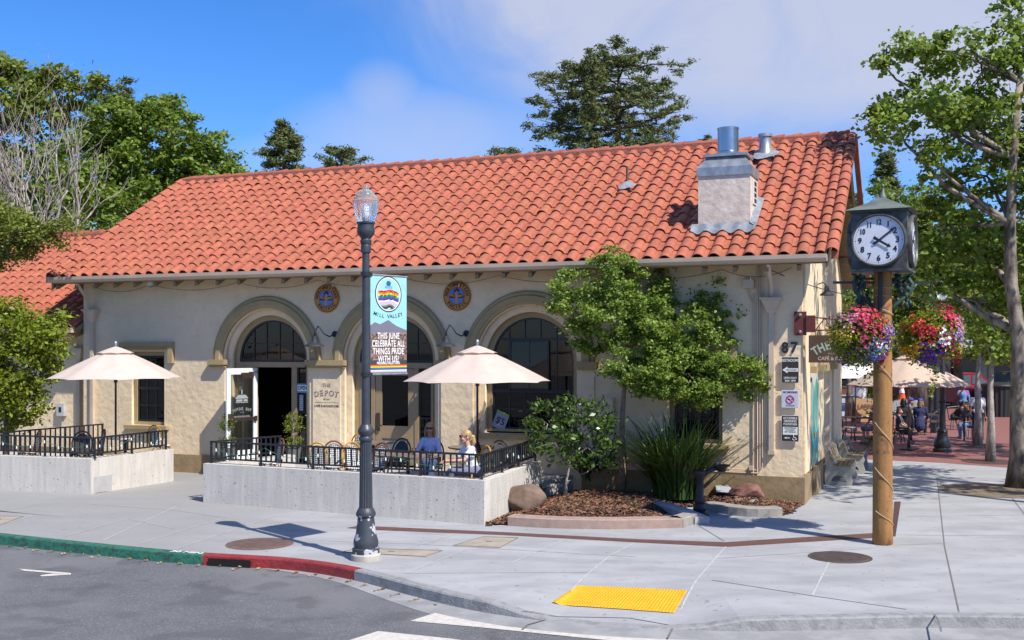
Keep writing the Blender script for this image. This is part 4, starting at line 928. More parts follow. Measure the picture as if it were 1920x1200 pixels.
mb=MB(); mb.lathe([(.056,4.60),(.075,4.62),(.078,4.70),(.07,4.73),(.085,4.76),(.085,4.80),(.07,4.82),(.10,4.86),(.13,4.90),(.135,4.95),(.125,5.0),(.125,5.04),(.14,5.05),(.14,5.07)],(0,0,0),28); mb.build('lamp_fitter',lm,lampt,True,35)
acry=bpy.data.materials.new('acrylic_globe'); acry.use_nodes=True; p=acry.node_tree.nodes['Principled BSDF']; p.inputs['Base Color'].default_value=(.88,.90,.92,1); p.inputs['Roughness'].default_value=.22; p.inputs['Transmission Weight'].default_value=.85; p.inputs['IOR'].default_value=1.25
t=acry.node_tree; wvv=t.nodes.new('ShaderNodeTexWave'); wvv.inputs['Scale'].default_value=7; tcn=t.nodes.new('ShaderNodeTexCoord'); t.links.new(tcn.outputs['Object'],wvv.inputs[0]); bmp=t.nodes.new('ShaderNodeBump'); bmp.inputs['Strength'].default_value=.3; t.links.new(wvv.outputs[0],bmp.inputs['Height']); t.links.new(bmp.outputs[0],p.inputs['Normal'])
mb=MB(); mb.lathe([(.13,5.07),(.150,5.10),(.170,5.2),(.185,5.32),(.195,5.38),(.20,5.385),(.20,5.40),(.185,5.41),(.178,5.43),(.178,5.44),(.15,5.48),(.135,5.485),(.13,5.50),(.09,5.54),(.06,5.555),(.05,5.57)],(0,0,0),32); mb.build('globe',acry,lampt,True,30)
mb=MB(); mb.lathe([(.05,5.57),(.058,5.585),(.05,5.61),(.02,5.63)],(0,0,0),14); mb.build('finial',acry,lampt,True)
mb=MB(); mb.lathe([(.04,5.07),(.05,5.2),(.035,5.32),(.01,5.34)],(0,0,0),12); mb.build('bulb',flat('bulb_white',(.75,.75,.72),.3),lampt,True)
# banner, hung square to the street
bz0,bz1=2.86,4.27; BW=.585
bt=T('banner','pale blue and rainbow street banner hanging from the lamp post','banner',LP+Vector((.06,.07,0)),R(50))
# banner face is the local x-z plane facing -y
ban=flat('banner_blue',(.30,.60,.64),.6)
def bn(name,mb,col,rough=.6): return mb.build(name,col if not isinstance(col,tuple) else flat(name+str(abs(hash(col))%9999),col,rough),bt)
N0=10
mb=MB(); wavef=lambda x,z:.012*math.sin(3.2*(z-bz0)+2*x)
mb.box(0,BW,0,.004,bz0,bz1); bn('banner_cloth',mb,ban)
for z in (bz1+.01,bz0-.01): mb=MB(); mb.tube([(-.08,.002,z),(BW+.01,.002,z)],.013,8); bn('banner_rod',mb,zinc)
for z in (bz1+.01,bz0-.01): mb=MB(); mb.lathe([(.07,z-.03),(.07,z+.03)],(-.07,0,0),16); mb.box(-.03,.02,-.02,.02,z-.02,z+.02); bn('banner_clamp',mb,blackm)
# hills photo print (flat print on the cloth)
def ell(cx,cz,rx,rz,n=40): return [(cx+rx*math.cos(2*PI*i/n),cz+rz*math.sin(2*PI*i/n)) for i in range(n)]
def pr(name,poly,d,col): mb=MB(); mb.prism(poly,-d,-d+.0005,f=lambda a,b_,y:(a,y,b_)); return bn(name,mb,col)
hills=[(.0,3.55),(.07,3.60),(.15,3.57),(.25,3.62),(.29,3.635),(.35,3.59),(.42,3.55),(.5,3.52),(.585,3.49)]
pr('printed_mountain',[(.0,3.05)]+hills+[(.585,3.05)],.0016,(.17,.16,.21))
town=mat('printed_town',(.30,.18,.14),.7,col2=(.05,.045,.04),scale=26,edge=(.42,.58)); 
pr('printed_town',[(.0,3.045),(.0,3.42),(.2,3.46),(.4,3.44),(.585,3.47),(.585,3.045)],.0026,town)
cxe,cze=.285,4.01; 
pr('badge_ring',ell(cxe,cze,.215,.262),.0018,(.012,.012,.014)); pr('badge_white',ell(cxe,cze,.20,.246),.0028,(.75,.75,.74)); pr('badge_sky',ell(cxe,cze,.187,.232),.0038,(.32,.62,.78))
cols=[(.75,.03,.02),(.85,.22,.01),(.85,.62,.02),(.02,.30,.06),(.03,.10,.50),(.20,.02,.25),(.75,.76,.78),(.78,.35,.48),(.25,.55,.70),(.25,.12,.05),(.02,.02,.02)]
zt0=cze+.055; st=.024
def clipx(z): q=1-((z-cze)/.232)**2; return .185*math.sqrt(max(0,q))
for i,c_ in enumerate(cols):
    za=zt0-i*st; zb=za-st; 
    pts=[]
    for s_ in (0,1):
        zz=za if s_==0 else zb; row=[]
        for k in range(13):
            u=-1+2*k/12; bump=.035*(1-abs(u))+.008*math.sin(5*u); z=zz-.02+bump; hw=min(clipx(z),.165 if i<9 else .2); row.append((cxe+u*hw,z))
        pts+= row if s_==0 else row[::-1]
    pr('badge_stripe',pts,.0048,c_)
mb=MB(); text(mb,'PRIDE',.20,(cxe,-.0056,cze-.03),-.002,.52,ext=.0002); bn('badge_lettering',mb,(.02,.02,.03))
pr('badge_crest',ell(cxe,cze+.155,.038,.04,20),.0048,(.02,.12,.24)); pr('badge_plaque',[(cxe-.06,cze+.085),(cxe+.06,cze+.085),(cxe+.06,cze+.12),(cxe-.06,cze+.12)],.0056,(.1,.35,.5))
mb=MB(); text(mb,'MILL VALLEY',.018,(cxe,-.0068,cze+.102),0,1,ext=.0002); bn('badge_lettering',mb,(.75,.75,.75))
mb=MB(); text(mb,'MILL VALLEY',.078,(cxe,-.0025,cze+.33),.0005,.95,arc=(.655,PI,.066,True),ext=.0004); bn('banner_lettering',mb,(.02,.03,.035))
mb=MB()
for i,(s_,sx) in enumerate((('THIS JUNE',.62),('CELEBRATE ALL',.60),('THINGS PRIDE',.62),('WITH US!',.62))): mb=MB(); text(mb,s_,.128,(.285,-.0036,3.40-i*.112),.0012,sx*.92,ext=.0004,spacing=1.08); bn('banner_lettering',mb,(.85,.85,.84))
mb=MB(); text(mb,'PRIDEMILLVALLEY.ORG',.05,(.285,-.0036,2.985+.022),.001,.72,ext=.0004); bn('banner_lettering',mb,(.85,.85,.84))
pr('banner_foot',[(0,2.985),(.585,2.985),(.585,3.05),(0,3.05)],.0030,(.05,.045,.05))
zz=2.985
for i,c_ in enumerate(cols[:9]+[(.25,.12,.05)]):
    h=.0125 if i<6 else .011; pr('rainbow_stripe',[(0,zz-h),(BW,zz-h),(BW,zz),(0,zz)],.0032,c_ if i!=5 else (.06,.03,.3)); zz-=h
bt.scale=(1.30,1,1.055); bt.location.z=-.055*bz1+.01
# ================= CLOCK
CPp=G(1655,1020); ck=T('post_clock','four sided street clock in a green copper case on a tan wooden post','clock',CPp,0)
pm=mat('post_tan',(.34,.165,.05),.75,var=.12,scale=3,stretch=(4,4,.6),bump=.35,bscale=14); speck(pm,3.2,.60,.68,(.14,.055,.03),.75); speck(pm,24,.66,.72,(.05,.03,.02),.7)
mb=MB(); mb.lathe([(.150,0),(.163,.02),(.158,.3),(.150,2.0),(.142,4.4)],(0,0,0),28); mb.build('post',pm,ck,True,40)
cop=mat('copper_patina',(.10,.108,.105),.5,metal=.3,col2=(.05,.045,.04),scale=5,bump=.25,bscale=12); speck(cop,6,.58,.7,(.13,.155,.15),.6)
copg=mat('copper_green',(.15,.175,.15),.6,metal=.2,var=.2,scale=4,bump=.2)
RZ=Matrix.Rotation(R(-26.5),4,'Z'); hw=.425; zb,ztp=4.40,5.34
mb=MB(); mb.box(-hw,hw,-hw,hw,zb+.04,ztp,mt=RZ); mb.box(-hw-.03,hw+.03,-hw-.03,hw+.03,zb,zb+.04,mt=RZ); mb.box(-hw-.035,hw+.035,-hw-.035,hw+.035,ztp,ztp+.035,mt=RZ); mb.build('case',cop,ck)
mb=MB(); V=[]; K=8
for k in range(K+1):
    f=k/K; h_=(hw+.075)*(1-f)**1.0; h_=(hw+.075)*((1-f)*(.62+.38*(1-f)))+.02; z=ztp+.036+.26*f**.95
    for sx,sy in ((-1,-1),(1,-1),(1,1),(-1,1)): V.append(tuple(RZ@Vector((sx*h_,sy*h_,z))))
V=[V[i] for i in range(len(V))]
mb.add(V,[(k*4+j,k*4+(j+1)%4,(k+1)*4+(j+1)%4,(k+1)*4+j) for k in range(K) for j in range(4)]+[(0,1,2,3)[::-1],tuple(K*4+j for j in range(4))]); mb.build('case_roof',copg,ck)
mb=MB(); mb.lathe([(.06,5.61),(.055,5.65),(.035,5.68),(.018,5.76),(.018,5.78),(.03,5.795),(.03,5.815),(.01,5.84)],(0,0,0),14); mb.build('finial',copg,ck,True,40)
face=flat('dial_white',(.66,.68,.74),.5,var=.03)
for s_ in range(4):
    fz=Matrix.Rotation(R(-26.5)+s_*PI/2,4,'Z'); zc=4.885
    def onf(mb): mb.v=[tuple(fz@(Vector((x,y-hw,z))+Vector((0,0,zc)))) for x,y,z in mb.v]; return mb
    toY=Matrix.Rotation(R(90),4,'X')
    mb=MB(); mb.lathe([(.428,.0),(.428,.05),(.418,.07),(.402,.075),(.392,.06),(.385,.045),(.385,.0)],(0,0,0),48,ax=toY); onf(mb).build('bezel',cop,ck,True,40)
    mb=MB(); mb.lathe([(.386,.002),(.386,.03)],(0,0,0),48,ax=toY); dlf=onf(mb).build('dial',face,ck)
    mb=MB()
    for i in range(60):
        a=i*PI/30; r_=.355; q=.0045 if i%5 else .009; mb.lathe([(q,.0305),(q,.032)],(r_*math.sin(a),0,r_*math.cos(a)),6,ax=toY)
    for i in range(1,13):
        a=i*PI/6; text(mb,str(i),.125 if i<10 else .118,(.285*math.sin(a),-.033,.285*math.cos(a)),.004,.95 if i<10 else .75,ext=.001)
    onf(mb).build('numerals',blackm,dlf)
    mb=MB()
    for ang,ln,w_,tl in ((R(52),.33,.016,.10),(R(122),.22,.022,.09)):
        dx,dz=math.sin(ang),math.cos(ang); nx,nz_=dz,-dx
        P4=[(-tl,w_*1.3),(0,w_*.8),(ln*.72,w_*.8),(ln*.74,w_*1.7),(ln,0),(ln*.74,-w_*1.7),(ln*.72,-w_*.8),(0,-w_*.8),(-tl,-w_*1.3)]
        yy_=-.040 if ln>.3 else -.046
        mb.prism([(dx*a+nx*b_,dz*a+nz_*b_) for a,b_ in P4],yy_,yy_-.004,f=lambda a,b_,y:(a,y,b_))
    mb.lathe([(.025,.032),(.025,.055)],(0,0,0),12,ax=toY); onf(mb).build('hands',blackm,dlf)
# arms, scroll brackets, wire
mb=MB(); RB=Matrix.Rotation(0,4,'Z')
mb.box(-.80,.78,-.02,.02,4.22,4.26); mb.build('arm',blackm,ck)
for s_ in (-1,1):
    mb=MB(); pts=[(s_*x,-.02,z) for x,z in ((.15,3.72),(.19,3.88),(.33,3.98),(.44,4.08),(.47,4.22),(.40,4.32),(.33,4.26),(.36,4.18))]
    mb.tube(pts,[.025,.03,.035,.035,.04,.035,.03,.015],8); pts=[(s_*x,.0,z) for x,z in ((.15,4.3),(.3,4.3),(.42,4.34),(.5,4.38))]; mb.tube(pts,.02,6)
    rg=random.Random(3+s_)
    for q in range(26):
        i=rg.randrange(2,7); b_=Vector((s_*(.2+.28*rg.random()),rg.uniform(-.06,.06),3.85+.5*rg.random())); mb.ball(b_,(.035,.02,.045),6,jit=.3,rng=rg)
    mb.build('scroll_bracket',mat('verdigris_iron',(.030,.075,.062),.6,var=.3,scale=14),ck,True)
mb=MB(); rope=mat('pale_rope',(.55,.45,.30),.8)
for z0,z1,a0,a1 in ((.55,.30,-2.6,-.2),(1.25,.85,-2.7,-.4),(1.98,1.55,-2.7,-.4),(2.95,2.55,-2.4,-.2),(4.15,4.14,-2.7,-.3),(4.03,4.0,-2.7,-.3),(3.85,3.7,-2.7,-.3)):
    mb.tube([(.165*math.cos(a0+(a1-a0)*k/8),.165*math.sin(a0+(a1-a0)*k/8),z0+(z1-z0)*k/8) for k in range(9)],.0055,4)
mb.build('wrapped_wire',rope,ck)
mb=MB(); mb.box(-.12,-.07,-.19,-.13,3.05,4.4); mb.build('cable_channel',blackm,ck)
# ================= WALL SIGNS
def wsign(name,label,px0,py0,px1,py1,col,cat='sign'):
    k0=(px0-960)/F; 
    def loc(px_,py_):
        k=(px_-960)/F; x=(k*O.y-O.x)/(CA+k*SA); Y=O.y-x*SA; return x,CZ-(py_-HZ)*Y/F
    x0,z1=loc(px0,py0); x1,z0=loc(px1,py1); w_=x1-x0; h=z1-z0
    o=T(name,label,cat,bw((x0+x1)/2,-.06,(z0+z1)/2),BA); 
    mb=MB(); r_=.018; ring=[]
    for cx_,cz_,a0 in ((w_/2-r_,h/2-r_,0),(-w_/2+r_,h/2-r_,PI/2),(-w_/2+r_,-h/2+r_,PI),(w_/2-r_,-h/2+r_,1.5*PI)):
        for i in range(5): a=a0+i*PI/8; ring.append((cx_+r_*math.cos(a),cz_+r_*math.sin(a)))
    mb.prism(ring,-.006,.016,f=lambda a,b_,y:(a,y,b_)); mb.build('sign_border',white,o)
    mb=MB(); mb.prism([(a*.95,b_*.97) for a,b_ in ring],-.009,-.005,f=lambda a,b_,y:(a,y,b_)); mb.build('sign_panel',flat('panel_'+name,col,.5),o)
    return o,w_,h
sbk=(.035,.028,.022); sw_=flat('sign_white',(.70,.70,.66),.5)
o,w_,h=wsign('restroom_sign','black RESTROOMS sign with a white arrow, topmost below the house number',1466,669,1499,718,sbk)
mb=MB(); text(mb,'RESTROOMS',.078,(0,-.0105,h*.36),.0015,.80); text(mb,'OPEN DAILY',.058,(0,-.0105,-h*.31),.001,.78); text(mb,'8AM - 8PM',.058,(0,-.0105,-h*.42),.001,.78)
mb.prism([(-w_*.45,0),(-w_*.15,h*.13),(-w_*.15,h*.065),(w_*.45,h*.065),(w_*.45,-h*.065),(-w_*.15,-h*.065),(-w_*.15,-h*.13)],-.0115,-.0095,f=lambda a,b_,y:(a,y,b_)); mb.build('lettering',sw_,o)
mb=MB(); text(mb,'BACK OF BUILDING',.028,(.03,-.0135,0),0,.8); mb.build('arrow_lettering',blackm,o)
o,w_,h=wsign('no_smoking_sign','white NO SMOKING sign with a red barred circle, between two black signs',1466,731,1499,765,(.52,.53,.62))
mb=MB(); text(mb,'NO SMOKING',.052,(0,-.0105,h*.38),.0012,.85); [mb.box(-w_*.25,w_*.25,-.0105,-.0095,-h*(.34+.05*i)-.004,-h*(.34+.05*i)+.004) for i in range(2)]; mb.box(-.05,.045,-.0105,-.0095,-.02,.0); mb.build('lettering',flat('ink_blue',(.04,.05,.12),.6),o)
mb=MB(); V=[]; 
mb.tube([(.075*math.cos(2*PI*i/24),-.012,-.005+.075*math.sin(2*PI*i/24)) for i in range(24)],.010,4,closed=True); mb.tube([(-.05,-.013,.045),(.05,-.013,-.055)],.008,4); mb.build('barred_circle',flat('sign_red',(.42,.03,.12),.5),o)
o,w_,h=wsign('fountain_sign','black ACCESSIBLE DRINKING FOUNTAIN sign, lowest of the three on the corner',1466,778,1499,828,sbk)
mb=MB(); [text(mb,s_,.066,(0,-.0105,h*(.39-.115*i)),.0012,.80) for i,s_ in enumerate(('ACCESSIBLE','DRINKING','FOUNTAIN'))]
mb.box(-w_*.42,w_*.42,-.0105,-.0095,-h*.24,h*.06)
mb.prism([(-w_*.35,-h*.36),(-w_*.22,-h*.32),(-w_*.22,-h*.345),(-w_*.02,-h*.345),(-w_*.02,-h*.375),(-w_*.22,-h*.375),(-w_*.22,-h*.40)],-.0115,-.0095,f=lambda a,b_,y:(a,y,b_))
cx_,cz_=w_*.22,-h*.385; mb.tube([(cx_+.03*math.cos(a),-.012,cz_+.03*math.sin(a)) for a in [PI*.75+i*PI/8 for i in range(11)]],.005,4); mb.tube([(cx_-.01,-.012,cz_+.055),(cx_-.005,-.012,cz_+.02),(cx_+.03,-.012,cz_+.02),(cx_+.045,-.012,cz_-.025),(cx_+.055,-.012,cz_-.02)],.006,4); mb.ball((cx_-.012,-.012,cz_+.068),.011,6)
mb.build('lettering',sw_,o)
mb=MB(); [text(mb,s_,.026,(0,-.0125,h*(.02-.075*i)),0,.82) for i,s_ in enumerate(('ON THE OPPOSITE SIDE','OF THE BUILDING','NEXT TO RESTROOMS'))]; mb.build('small_lettering',blackm,o)
# hanging sign on truss bracket
hs_=T('hanging_sign','brown THE DEPOT CAFÉ & BOOKSTORE sign hung from a red iron truss bracket','sign',bw(-.04,-.13,.13),BA)
redi=mat('red_iron',(.14,.028,.02),.6,var=.15,scale=8); br_=mat('sign_brown',(.10,.052,.028),.6,var=.1)
mb=MB(); mb.box(-.12,.12,.06,.129,3.30,3.78); mb.box(.12,.30,.03,.09,3.36,3.70); mb.tube([(.28,.06,3.66),(1.6,.06,3.52)],.014,4); mb.tube([(.28,.06,3.40),(1.6,.06,3.40)],.014,4)
xs=[.3+.18*i for i in range(8)]
for i in range(7): mb.tube([(xs[i],.06,3.40 if i%2==0 else 3.66-.14*(xs[i]-.28)/1.3),(xs[i+1],.06,3.66-.14*(xs[i+1]-.28)/1.3 if i%2==0 else 3.40)],.011,4)
mb.build('truss_bracket',redi,hs_)
mb=MB(); [mb.lathe([(.035,0),(.035,.03),(.02,.05)],(0,.06,z),8,ax=Matrix.Rotation(R(90),4,'X')) for z in (3.37,3.71)]; mb.build('bolt',zinc,hs_)
sx0,sx1=.17,1.42; mb=MB(); mb.box(sx0,sx1,.045,.085,2.75,3.30); pn=mb.build('sign_board',br_,hs_); mb=MB()
for x in (.3,1.3): mb=MB(); mb.tube([(x,.065,3.29),(x,.06,3.41)],.008,4); mb.build('hanger',blackm,hs_)
cxs=(sx0+sx1)/2; mb=MB(); text(mb,'THE DEPOT',.235,(cxs,.0435,2.20),.008,.80,arc=(.92,0,.142,False)); mb.build('lettering',flat('sign_green',(.36,.42,.28),.6),pn)
mb=MB(); text(mb,'Est 1924',.06,(cxs,.0435,3.0)); text(mb,'MILL VALLEY, CALIFORNIA',.042,(cxs,.0435,2.93)); text(mb,'CAFÉ & BOOKSTORE',.10,(cxs,.0435,2.83),.002,.95); mb.build('lettering',flat('sign_cream',(.50,.42,.28),.6),pn)
# roundels
def roundel(x,label):
    o=T('roundel_sign',label,'sign',bw(x,-.03,4.36),BA); RX,RZ_=.345,.345; toY=Matrix.Rotation(R(90),4,'X')
    org=flat('roundel_orange',(.50,.23,.03),.6); mar=flat('roundel_maroon',(.06,.012,.015),.6)
    mb=MB(); mb.lathe([(.345,-.025),(.345,.0),(.34,.004)],(0,0,0),40,ax=toY); mb.build('disc',org,o)
    mb=MB(); mb.lathe([(.332,.003),(.332,.007)],(0,0,0),40,ax=toY); mb.build('outer_ring',mar,o)
    mb=MB(); mb.lathe([(.318,.006),(.318,.010)],(0,0,0),40,ax=toY); mb.build('band',org,o)
    mb=MB(); mb.lathe([(.200,.009),(.200,.013)],(0,0,0),32,ax=toY); mb.build('inner_ring',mar,o)
    mb=MB(); mb.lathe([(.187,.012),(.187,.016)],(0,0,0),32,ax=toY); mb.build('sky_disc',flat('roundel_blue',(.10,.22,.62),.6),o)
    mb=MB(); text(mb,'NORTHWESTERN',.105,(0,-.011,0),.005,.82,arc=(.26,0,.265,False)); text(mb,'PACIFIC',.11,(0,-.011,0),.005,.95,arc=(.26,PI,.30,True)); mb.build('lettering',mar,o)
    P_=lambda poly,d,m_,nm:(lambda b_:(b_.prism(poly,-d,-d+.002,f=lambda a,z,y:(a,y,z)),b_.build(nm,m_,o)))(MB())
    P_([(-.18,-.02),(-.14,.02),(-.08,.05),(0,.0),(.06,.06),(.13,.05),(.18,-.01),(.17,-.05),(-.17,-.05)],.018,mar,'hill_emblem')
    P_([(-.17,-.0),(-.12,.04),(-.05,.01),(-.02,-.02),(.06,.03),(.13,.03),(.17,-.01),(.05,-.03),(-.05,-.02)],.0195,org,'hill_emblem')
    P_([(-.035,-.182),(-.03,.0),(-.045,.05),(.0,.12),(.03,.05),(.03,-.182)],.021,flat('trunk_tan',(.48,.28,.14),.6),'tree_emblem')
    P_([(-.07,.06),(-.06,.13),(-.02,.17),(.03,.172),(.07,.13),(.06,.07),(.03,.10),(.0,.13),(-.03,.09)],.0225,mar,'tree_emblem')
roundel(-11.12,'orange and blue railway roundel left of the banner'); roundel(-7.68,'orange and blue railway roundel right of the banner, above the umbrella')
# gooseneck wall lamps
glm=mat('lamp_grey',(.022,.026,.036),.7,var=.1)
def goose(x,label,y=0,z=3.42,side=False):
    o=T('wall_lamp',label,'wall lamp',bw(x,y-.001 if not side else y,0),BA if not side else BA+PI/2)
    px0=.30; mb=MB(); mb.lathe([(.075,0),(.075,.03),(.03,.05)],(px0,0,z+.08),14,ax=Matrix.Rotation(R(90),4,'X')); mb.build('wall_plate',glm,o,True,40)
    pts=[(px0,-.04,z+.08),(px0-.06,-.16,z+.02),(px0-.14,-.26,z+.08)]+[(px0-.20-.09*math.sin(a),-.33,z+.15+.11*math.cos(a)*0+.12*math.sin(a+.5)) for a in (0,.6,1.2,1.8)]+[(px0-.34,-.36,z+.14),(px0-.35,-.36,z+.03)]
    mb=MB(); mb.tube(pts,.016,8); mb.build('gooseneck',glm,o,True)
    c_=(px0-.35,-.36,0); mb=MB(); mb.lathe([(.235,z-.215),(.23,z-.195),(.18,z-.16),(.10,z-.13),(.07,z-.10),(.06,z-.03),(.04,z+.03)],c_,24); mb.build('lamp_shade',glm,o,True,50)
    mb=MB(); mb.lathe([(.05,z-.20),(.03,z-.15)],c_,12); mb.build('bulb',flat('bulb_off',(.5,.48,.4),.4),o)
goose(-11.2,'grey gooseneck wall lamp between the left and middle arches'); goose(-7.75,'grey gooseneck wall lamp between the middle and right arches, over the umbrella')
o=T('wall_lamp','small grey barn lamp high on the side wall by the clock','wall lamp',bw(0,2.9,0),BA); mb=MB(); mb.tube([(0,0,4.62),(.12,0,4.66),(.2,0,4.6)],.014,6); mb.build('gooseneck',glm,o); mb=MB(); mb.lathe([(.16,4.36),(.15,4.39),(.06,4.46),(.04,4.58)],(.2,0,0),16); mb.build('lamp_shade',glm,o,True,50)
# security camera
cm=T('security_camera','small white dome security camera under the left eave','camera',bw(-16.1,-.35,4.76),BA); mb=MB(); mb.lathe([(.08,.0),(.08,.09),(.05,.1)],(0,0,0),14); mb.build('mount',white,cm,True,40); mb=MB(); mb.ball((0,0,-.01),.065,12); mb.build('dome',mat('dome_grey',(.3,.3,.32),.2),cm,True)
# string lights
bulbm=flat('bulb_clear',(.7,.68,.6),.25)
def strand(name,label,pts,drop,nb,wm,size=.018,sub=8,bl=.05):
    o=T(name,label,'string lights',pts[0]); P_=[]
    for a,b_ in zip(pts,pts[1:]):
        for k in range(sub): u=k/sub; q=a.lerp(b_,u); P_.append(q-pts[0]-Vector((0,0,drop*4*u*(1-u))))
    P_.append(pts[-1]-pts[0]); mb=MB(); mb.tube(P_,.005,4); mb.build('wire',wm,o); L=len(P_)-1; base=None
    for i in range(nb):
        u=(i+.5)/nb*L; k=int(u); q=P_[k].lerp(P_[k+1],u-k)
        if base is None:
            mb=MB(); mb.lathe([(.009,0),(.011,-.02),(size,-.02-bl*.5),(size*.6,-.02-bl)],(0,0,0),7); base=mb.build('bulb',bulbm,o,True); c_=base
        else: c_=dup(base,parent=o)
        c_.location=q
xs=[-18.2,-16.3,-13.6,-11.3,-9.0,-6.6,-4.2,-1.6,-.2]
strand('string_lights','string of small bulbs looped under the front eave',[bw(x,-.12,4.80) for x in xs],.17,34,blackm)
gw=flat('green_wire',(.02,.16,.10),.5)
strand('string_lights','green wire string of bulbs draped along the long terrace railing',[p+Vector((0,0,1.17))+Vector((0,-.03,0)) for p in (rA,rA.lerp(rB,.22),rA.lerp(rB,.45),rA.lerp(rB,.7),rA.lerp(rB,.98),rB.lerp(rC,.5),rC)],.17,30,gw,.02)
strand('string_lights','green wire string of bulbs draped along the left terrace railing',[p+Vector((0,0,1.13))+Vector((0,-.03,0)) for p in (r1,r1.lerp(r2,.5),r2,r2.lerp(r3,.5),r3)],.15,14,gw,.02)
# small lights along the right gable
ps=[Matrix.Rotation(BA,4,'Z')@Vector((XE1+.16,-OHG+s,ZE+.02+PIT*s))+O for s in (0,1.3,2.6,4.0,5.3)]
strand('string_lights','white cone bulbs clipped down the right gable edge of the roof',ps,.0,20,blackm,.022)
# wires under the right gable
o=T('overhead_wire','thin black cable from the corner eave to the clock side','cable',bw(-.6,-.3,4.75)); mb=MB(); a=Vector((0,0,0)); b_=bw(2.4,3.5,4.3)-bw(-.6,-.3,4.75)
mb.tube([a.lerp(b_,k/8)-Vector((0,0,.25*4*(k/8)*(1-k/8))) for k in range(9)],.009,4); mb.build('wire',blackm,o)
# mural
mu=T('wall_mural','narrow painted green and teal landscape mural in the side wall niche','mural',bw(-.05,2.15,0),BA+PI/2)
mu.location=bw(.015,2.15,0)
mb=MB(); mb.prism(arch(0,.70,2.2,.64),0,.1,f=lambda a,b_,y:(a,y,b_)); mb.build('backboard',flat('mural_cream',(.50,.46,.40),.7),mu)
mm=mat('mural_green',(.03,.22,.17),.6,col2=(.22,.36,.30),scale=2.2,stretch=(1,1,.5),edge=(.4,.6)); mb=MB(); mb.prism([(-.66,.66),(.66,.66),(.66,2.35),(.3,2.5),(-.2,2.3),(-.66,2.55)],-.012,-.002,f=lambda a,b_,y:(a,y,b_)); mb.build('painted_hills',mm,mu)
mb=MB(); mb.prism([(-.66,.9),(.66,1.05),(.66,1.45),(.1,1.3),(-.66,1.5)],-.02,-.013,f=lambda a,b_,y:(a,y,b_)); mb.build('painted_lake',flat('mural_teal',(.05,.32,.34),.6),mu)
mb=MB(); mb.prism([(-.3,1.2),(.1,1.2),(.2,1.3),(-.05,1.33),(-.4,1.3)],-.03,-.021,f=lambda a,b_,y:(a,y,b_)); mb.build('painted_boat',flat('mural_ochre',(.38,.2,.05),.6),mu)
mb=MB(); mb.prism(arch(0,.70,2.2,.64),0,.1,f=lambda a,b_,y:(a,y,b_)); bl_=mb.build('niche_back',stucco,bd); bl_.location=(-.22,5.0,0); bl_.rotation_euler=(0,0,PI/2)
# ================= planting bed hard landscape
pinkc=mat('pink_concrete',(.36,.255,.21),.85,var=.1,scale=5,bump=.5,bscale=50); speck(pinkc,60,.6,.7,(.2,.13,.11),.5)
aggc=mat('aggregate_concrete',(.33,.30,.26),.9,var=.12,scale=6,bump=.6,bscale=50)
def ribbon(name,pxs,wd,z,m,label,side=1):
    ps=smoothp(resample([G(x,y) for x,y in pxs],.2),3); o0=ps[0].copy(); mb=MB(); V=[]
    for i,p in enumerate(ps):
        t=(ps[min(i+1,len(ps)-1)]-ps[max(i-1,0)]).normalized(); n=Vector((-t.y,t.x,0))*side; q=p-o0
        for d,zz in ((0,0),(0,z-.015),(.015,z),(wd-.015,z),(wd,z-.015),(wd,0)): V.append((q.x+n.x*d,q.y+n.y*d,zz))
    k=6;n=len(ps); mb.add(V,[(i*k+j,(i+1)*k+j,(i+1)*k+j+1,i*k+j+1) for i in range(n-1) for j in range(k-1)]+[tuple(range(k)),tuple((n-1)*k+j for j in range(k))])
    o=mb.build(name,m); o.location=o0; tag(o,label,'kerb'); return o
ribbon('bed_kerb',[(952,986),(1010,990),(1120,993),(1210,992),(1280,990)],.33,.17,pinkc,'curved pink concrete kerb along the front of the planting bed')
ribbon('bed_kerb',[(1281,990),(1308,981)],.30,.17,aggc,'short grey concrete kerb end right of the pink kerb')
ribbon('bed_kerb',[(1318,958),(1380,968),(1440,972),(1467,969)],.30,.17,aggc,'grey concrete kerb block to the right of the drinking fountain')
ribbon('bed_kerb',[(1303,984),(1245,960),(1200,950)],.28,.14,mat('smooth_concrete',(.42,.41,.40),.85),'low pale concrete kerb curving back behind the drinking fountain',side=-1)
mul=mat('bark_mulch',(.115,.050,.028),.95,col2=(.045,.02,.012),scale=24,bump=1.6,bscale=40,edge=(.4,.6)); speck(mul,60,.68,.74,(.30,.18,.10),.6)
def inpoly(x,y,pg):
    c=False; j=len(pg)-1
    for i in range(len(pg)):
        if (pg[i][1]>y)!=(pg[j][1]>y) and x<(pg[j][0]-pg[i][0])*(y-pg[i][1])/(pg[j][1]-pg[i][1])+pg[i][0]: c=not c
        j=i
    return c
bedp=[tuple(p[:2]) for p in [G(917,986),G(952,984),G(1010,986),G(1120,989),G(1210,988),G(1270,984),G(1240,965),G(1300,950),G(1330,957),G(1400,966),G(1460,967),G(1480,965),G(1512,942),bw(.03,-.05),bw(-4.9,-.05),(.70,22.7),(-.47,19.45)]]
xs_=[p[0] for p in bedp]; ys_=[p[1] for p in bedp]; mb=MB(); st=.12; idx={}; rg=random.Random(2)
def mz(x,y):
    e=min(math.hypot(x-(a[0]+(b_[0]-a[0])*u),y-(a[1]+(b_[1]-a[1])*u)) for a,b_ in zip(bedp,bedp[1:]+bedp[:1]) for u in (max(0,min(1,((x-a[0])*(b_[0]-a[0])+(y-a[1])*(b_[1]-a[1]))/max(1e-6,(b_[0]-a[0])**2+(b_[1]-a[1])**2))),))
    return .03+.17*min(1,e/.8)
nx=int((max(xs_)-min(xs_))/st)+2; ny=int((max(ys_)-min(ys_))/st)+2
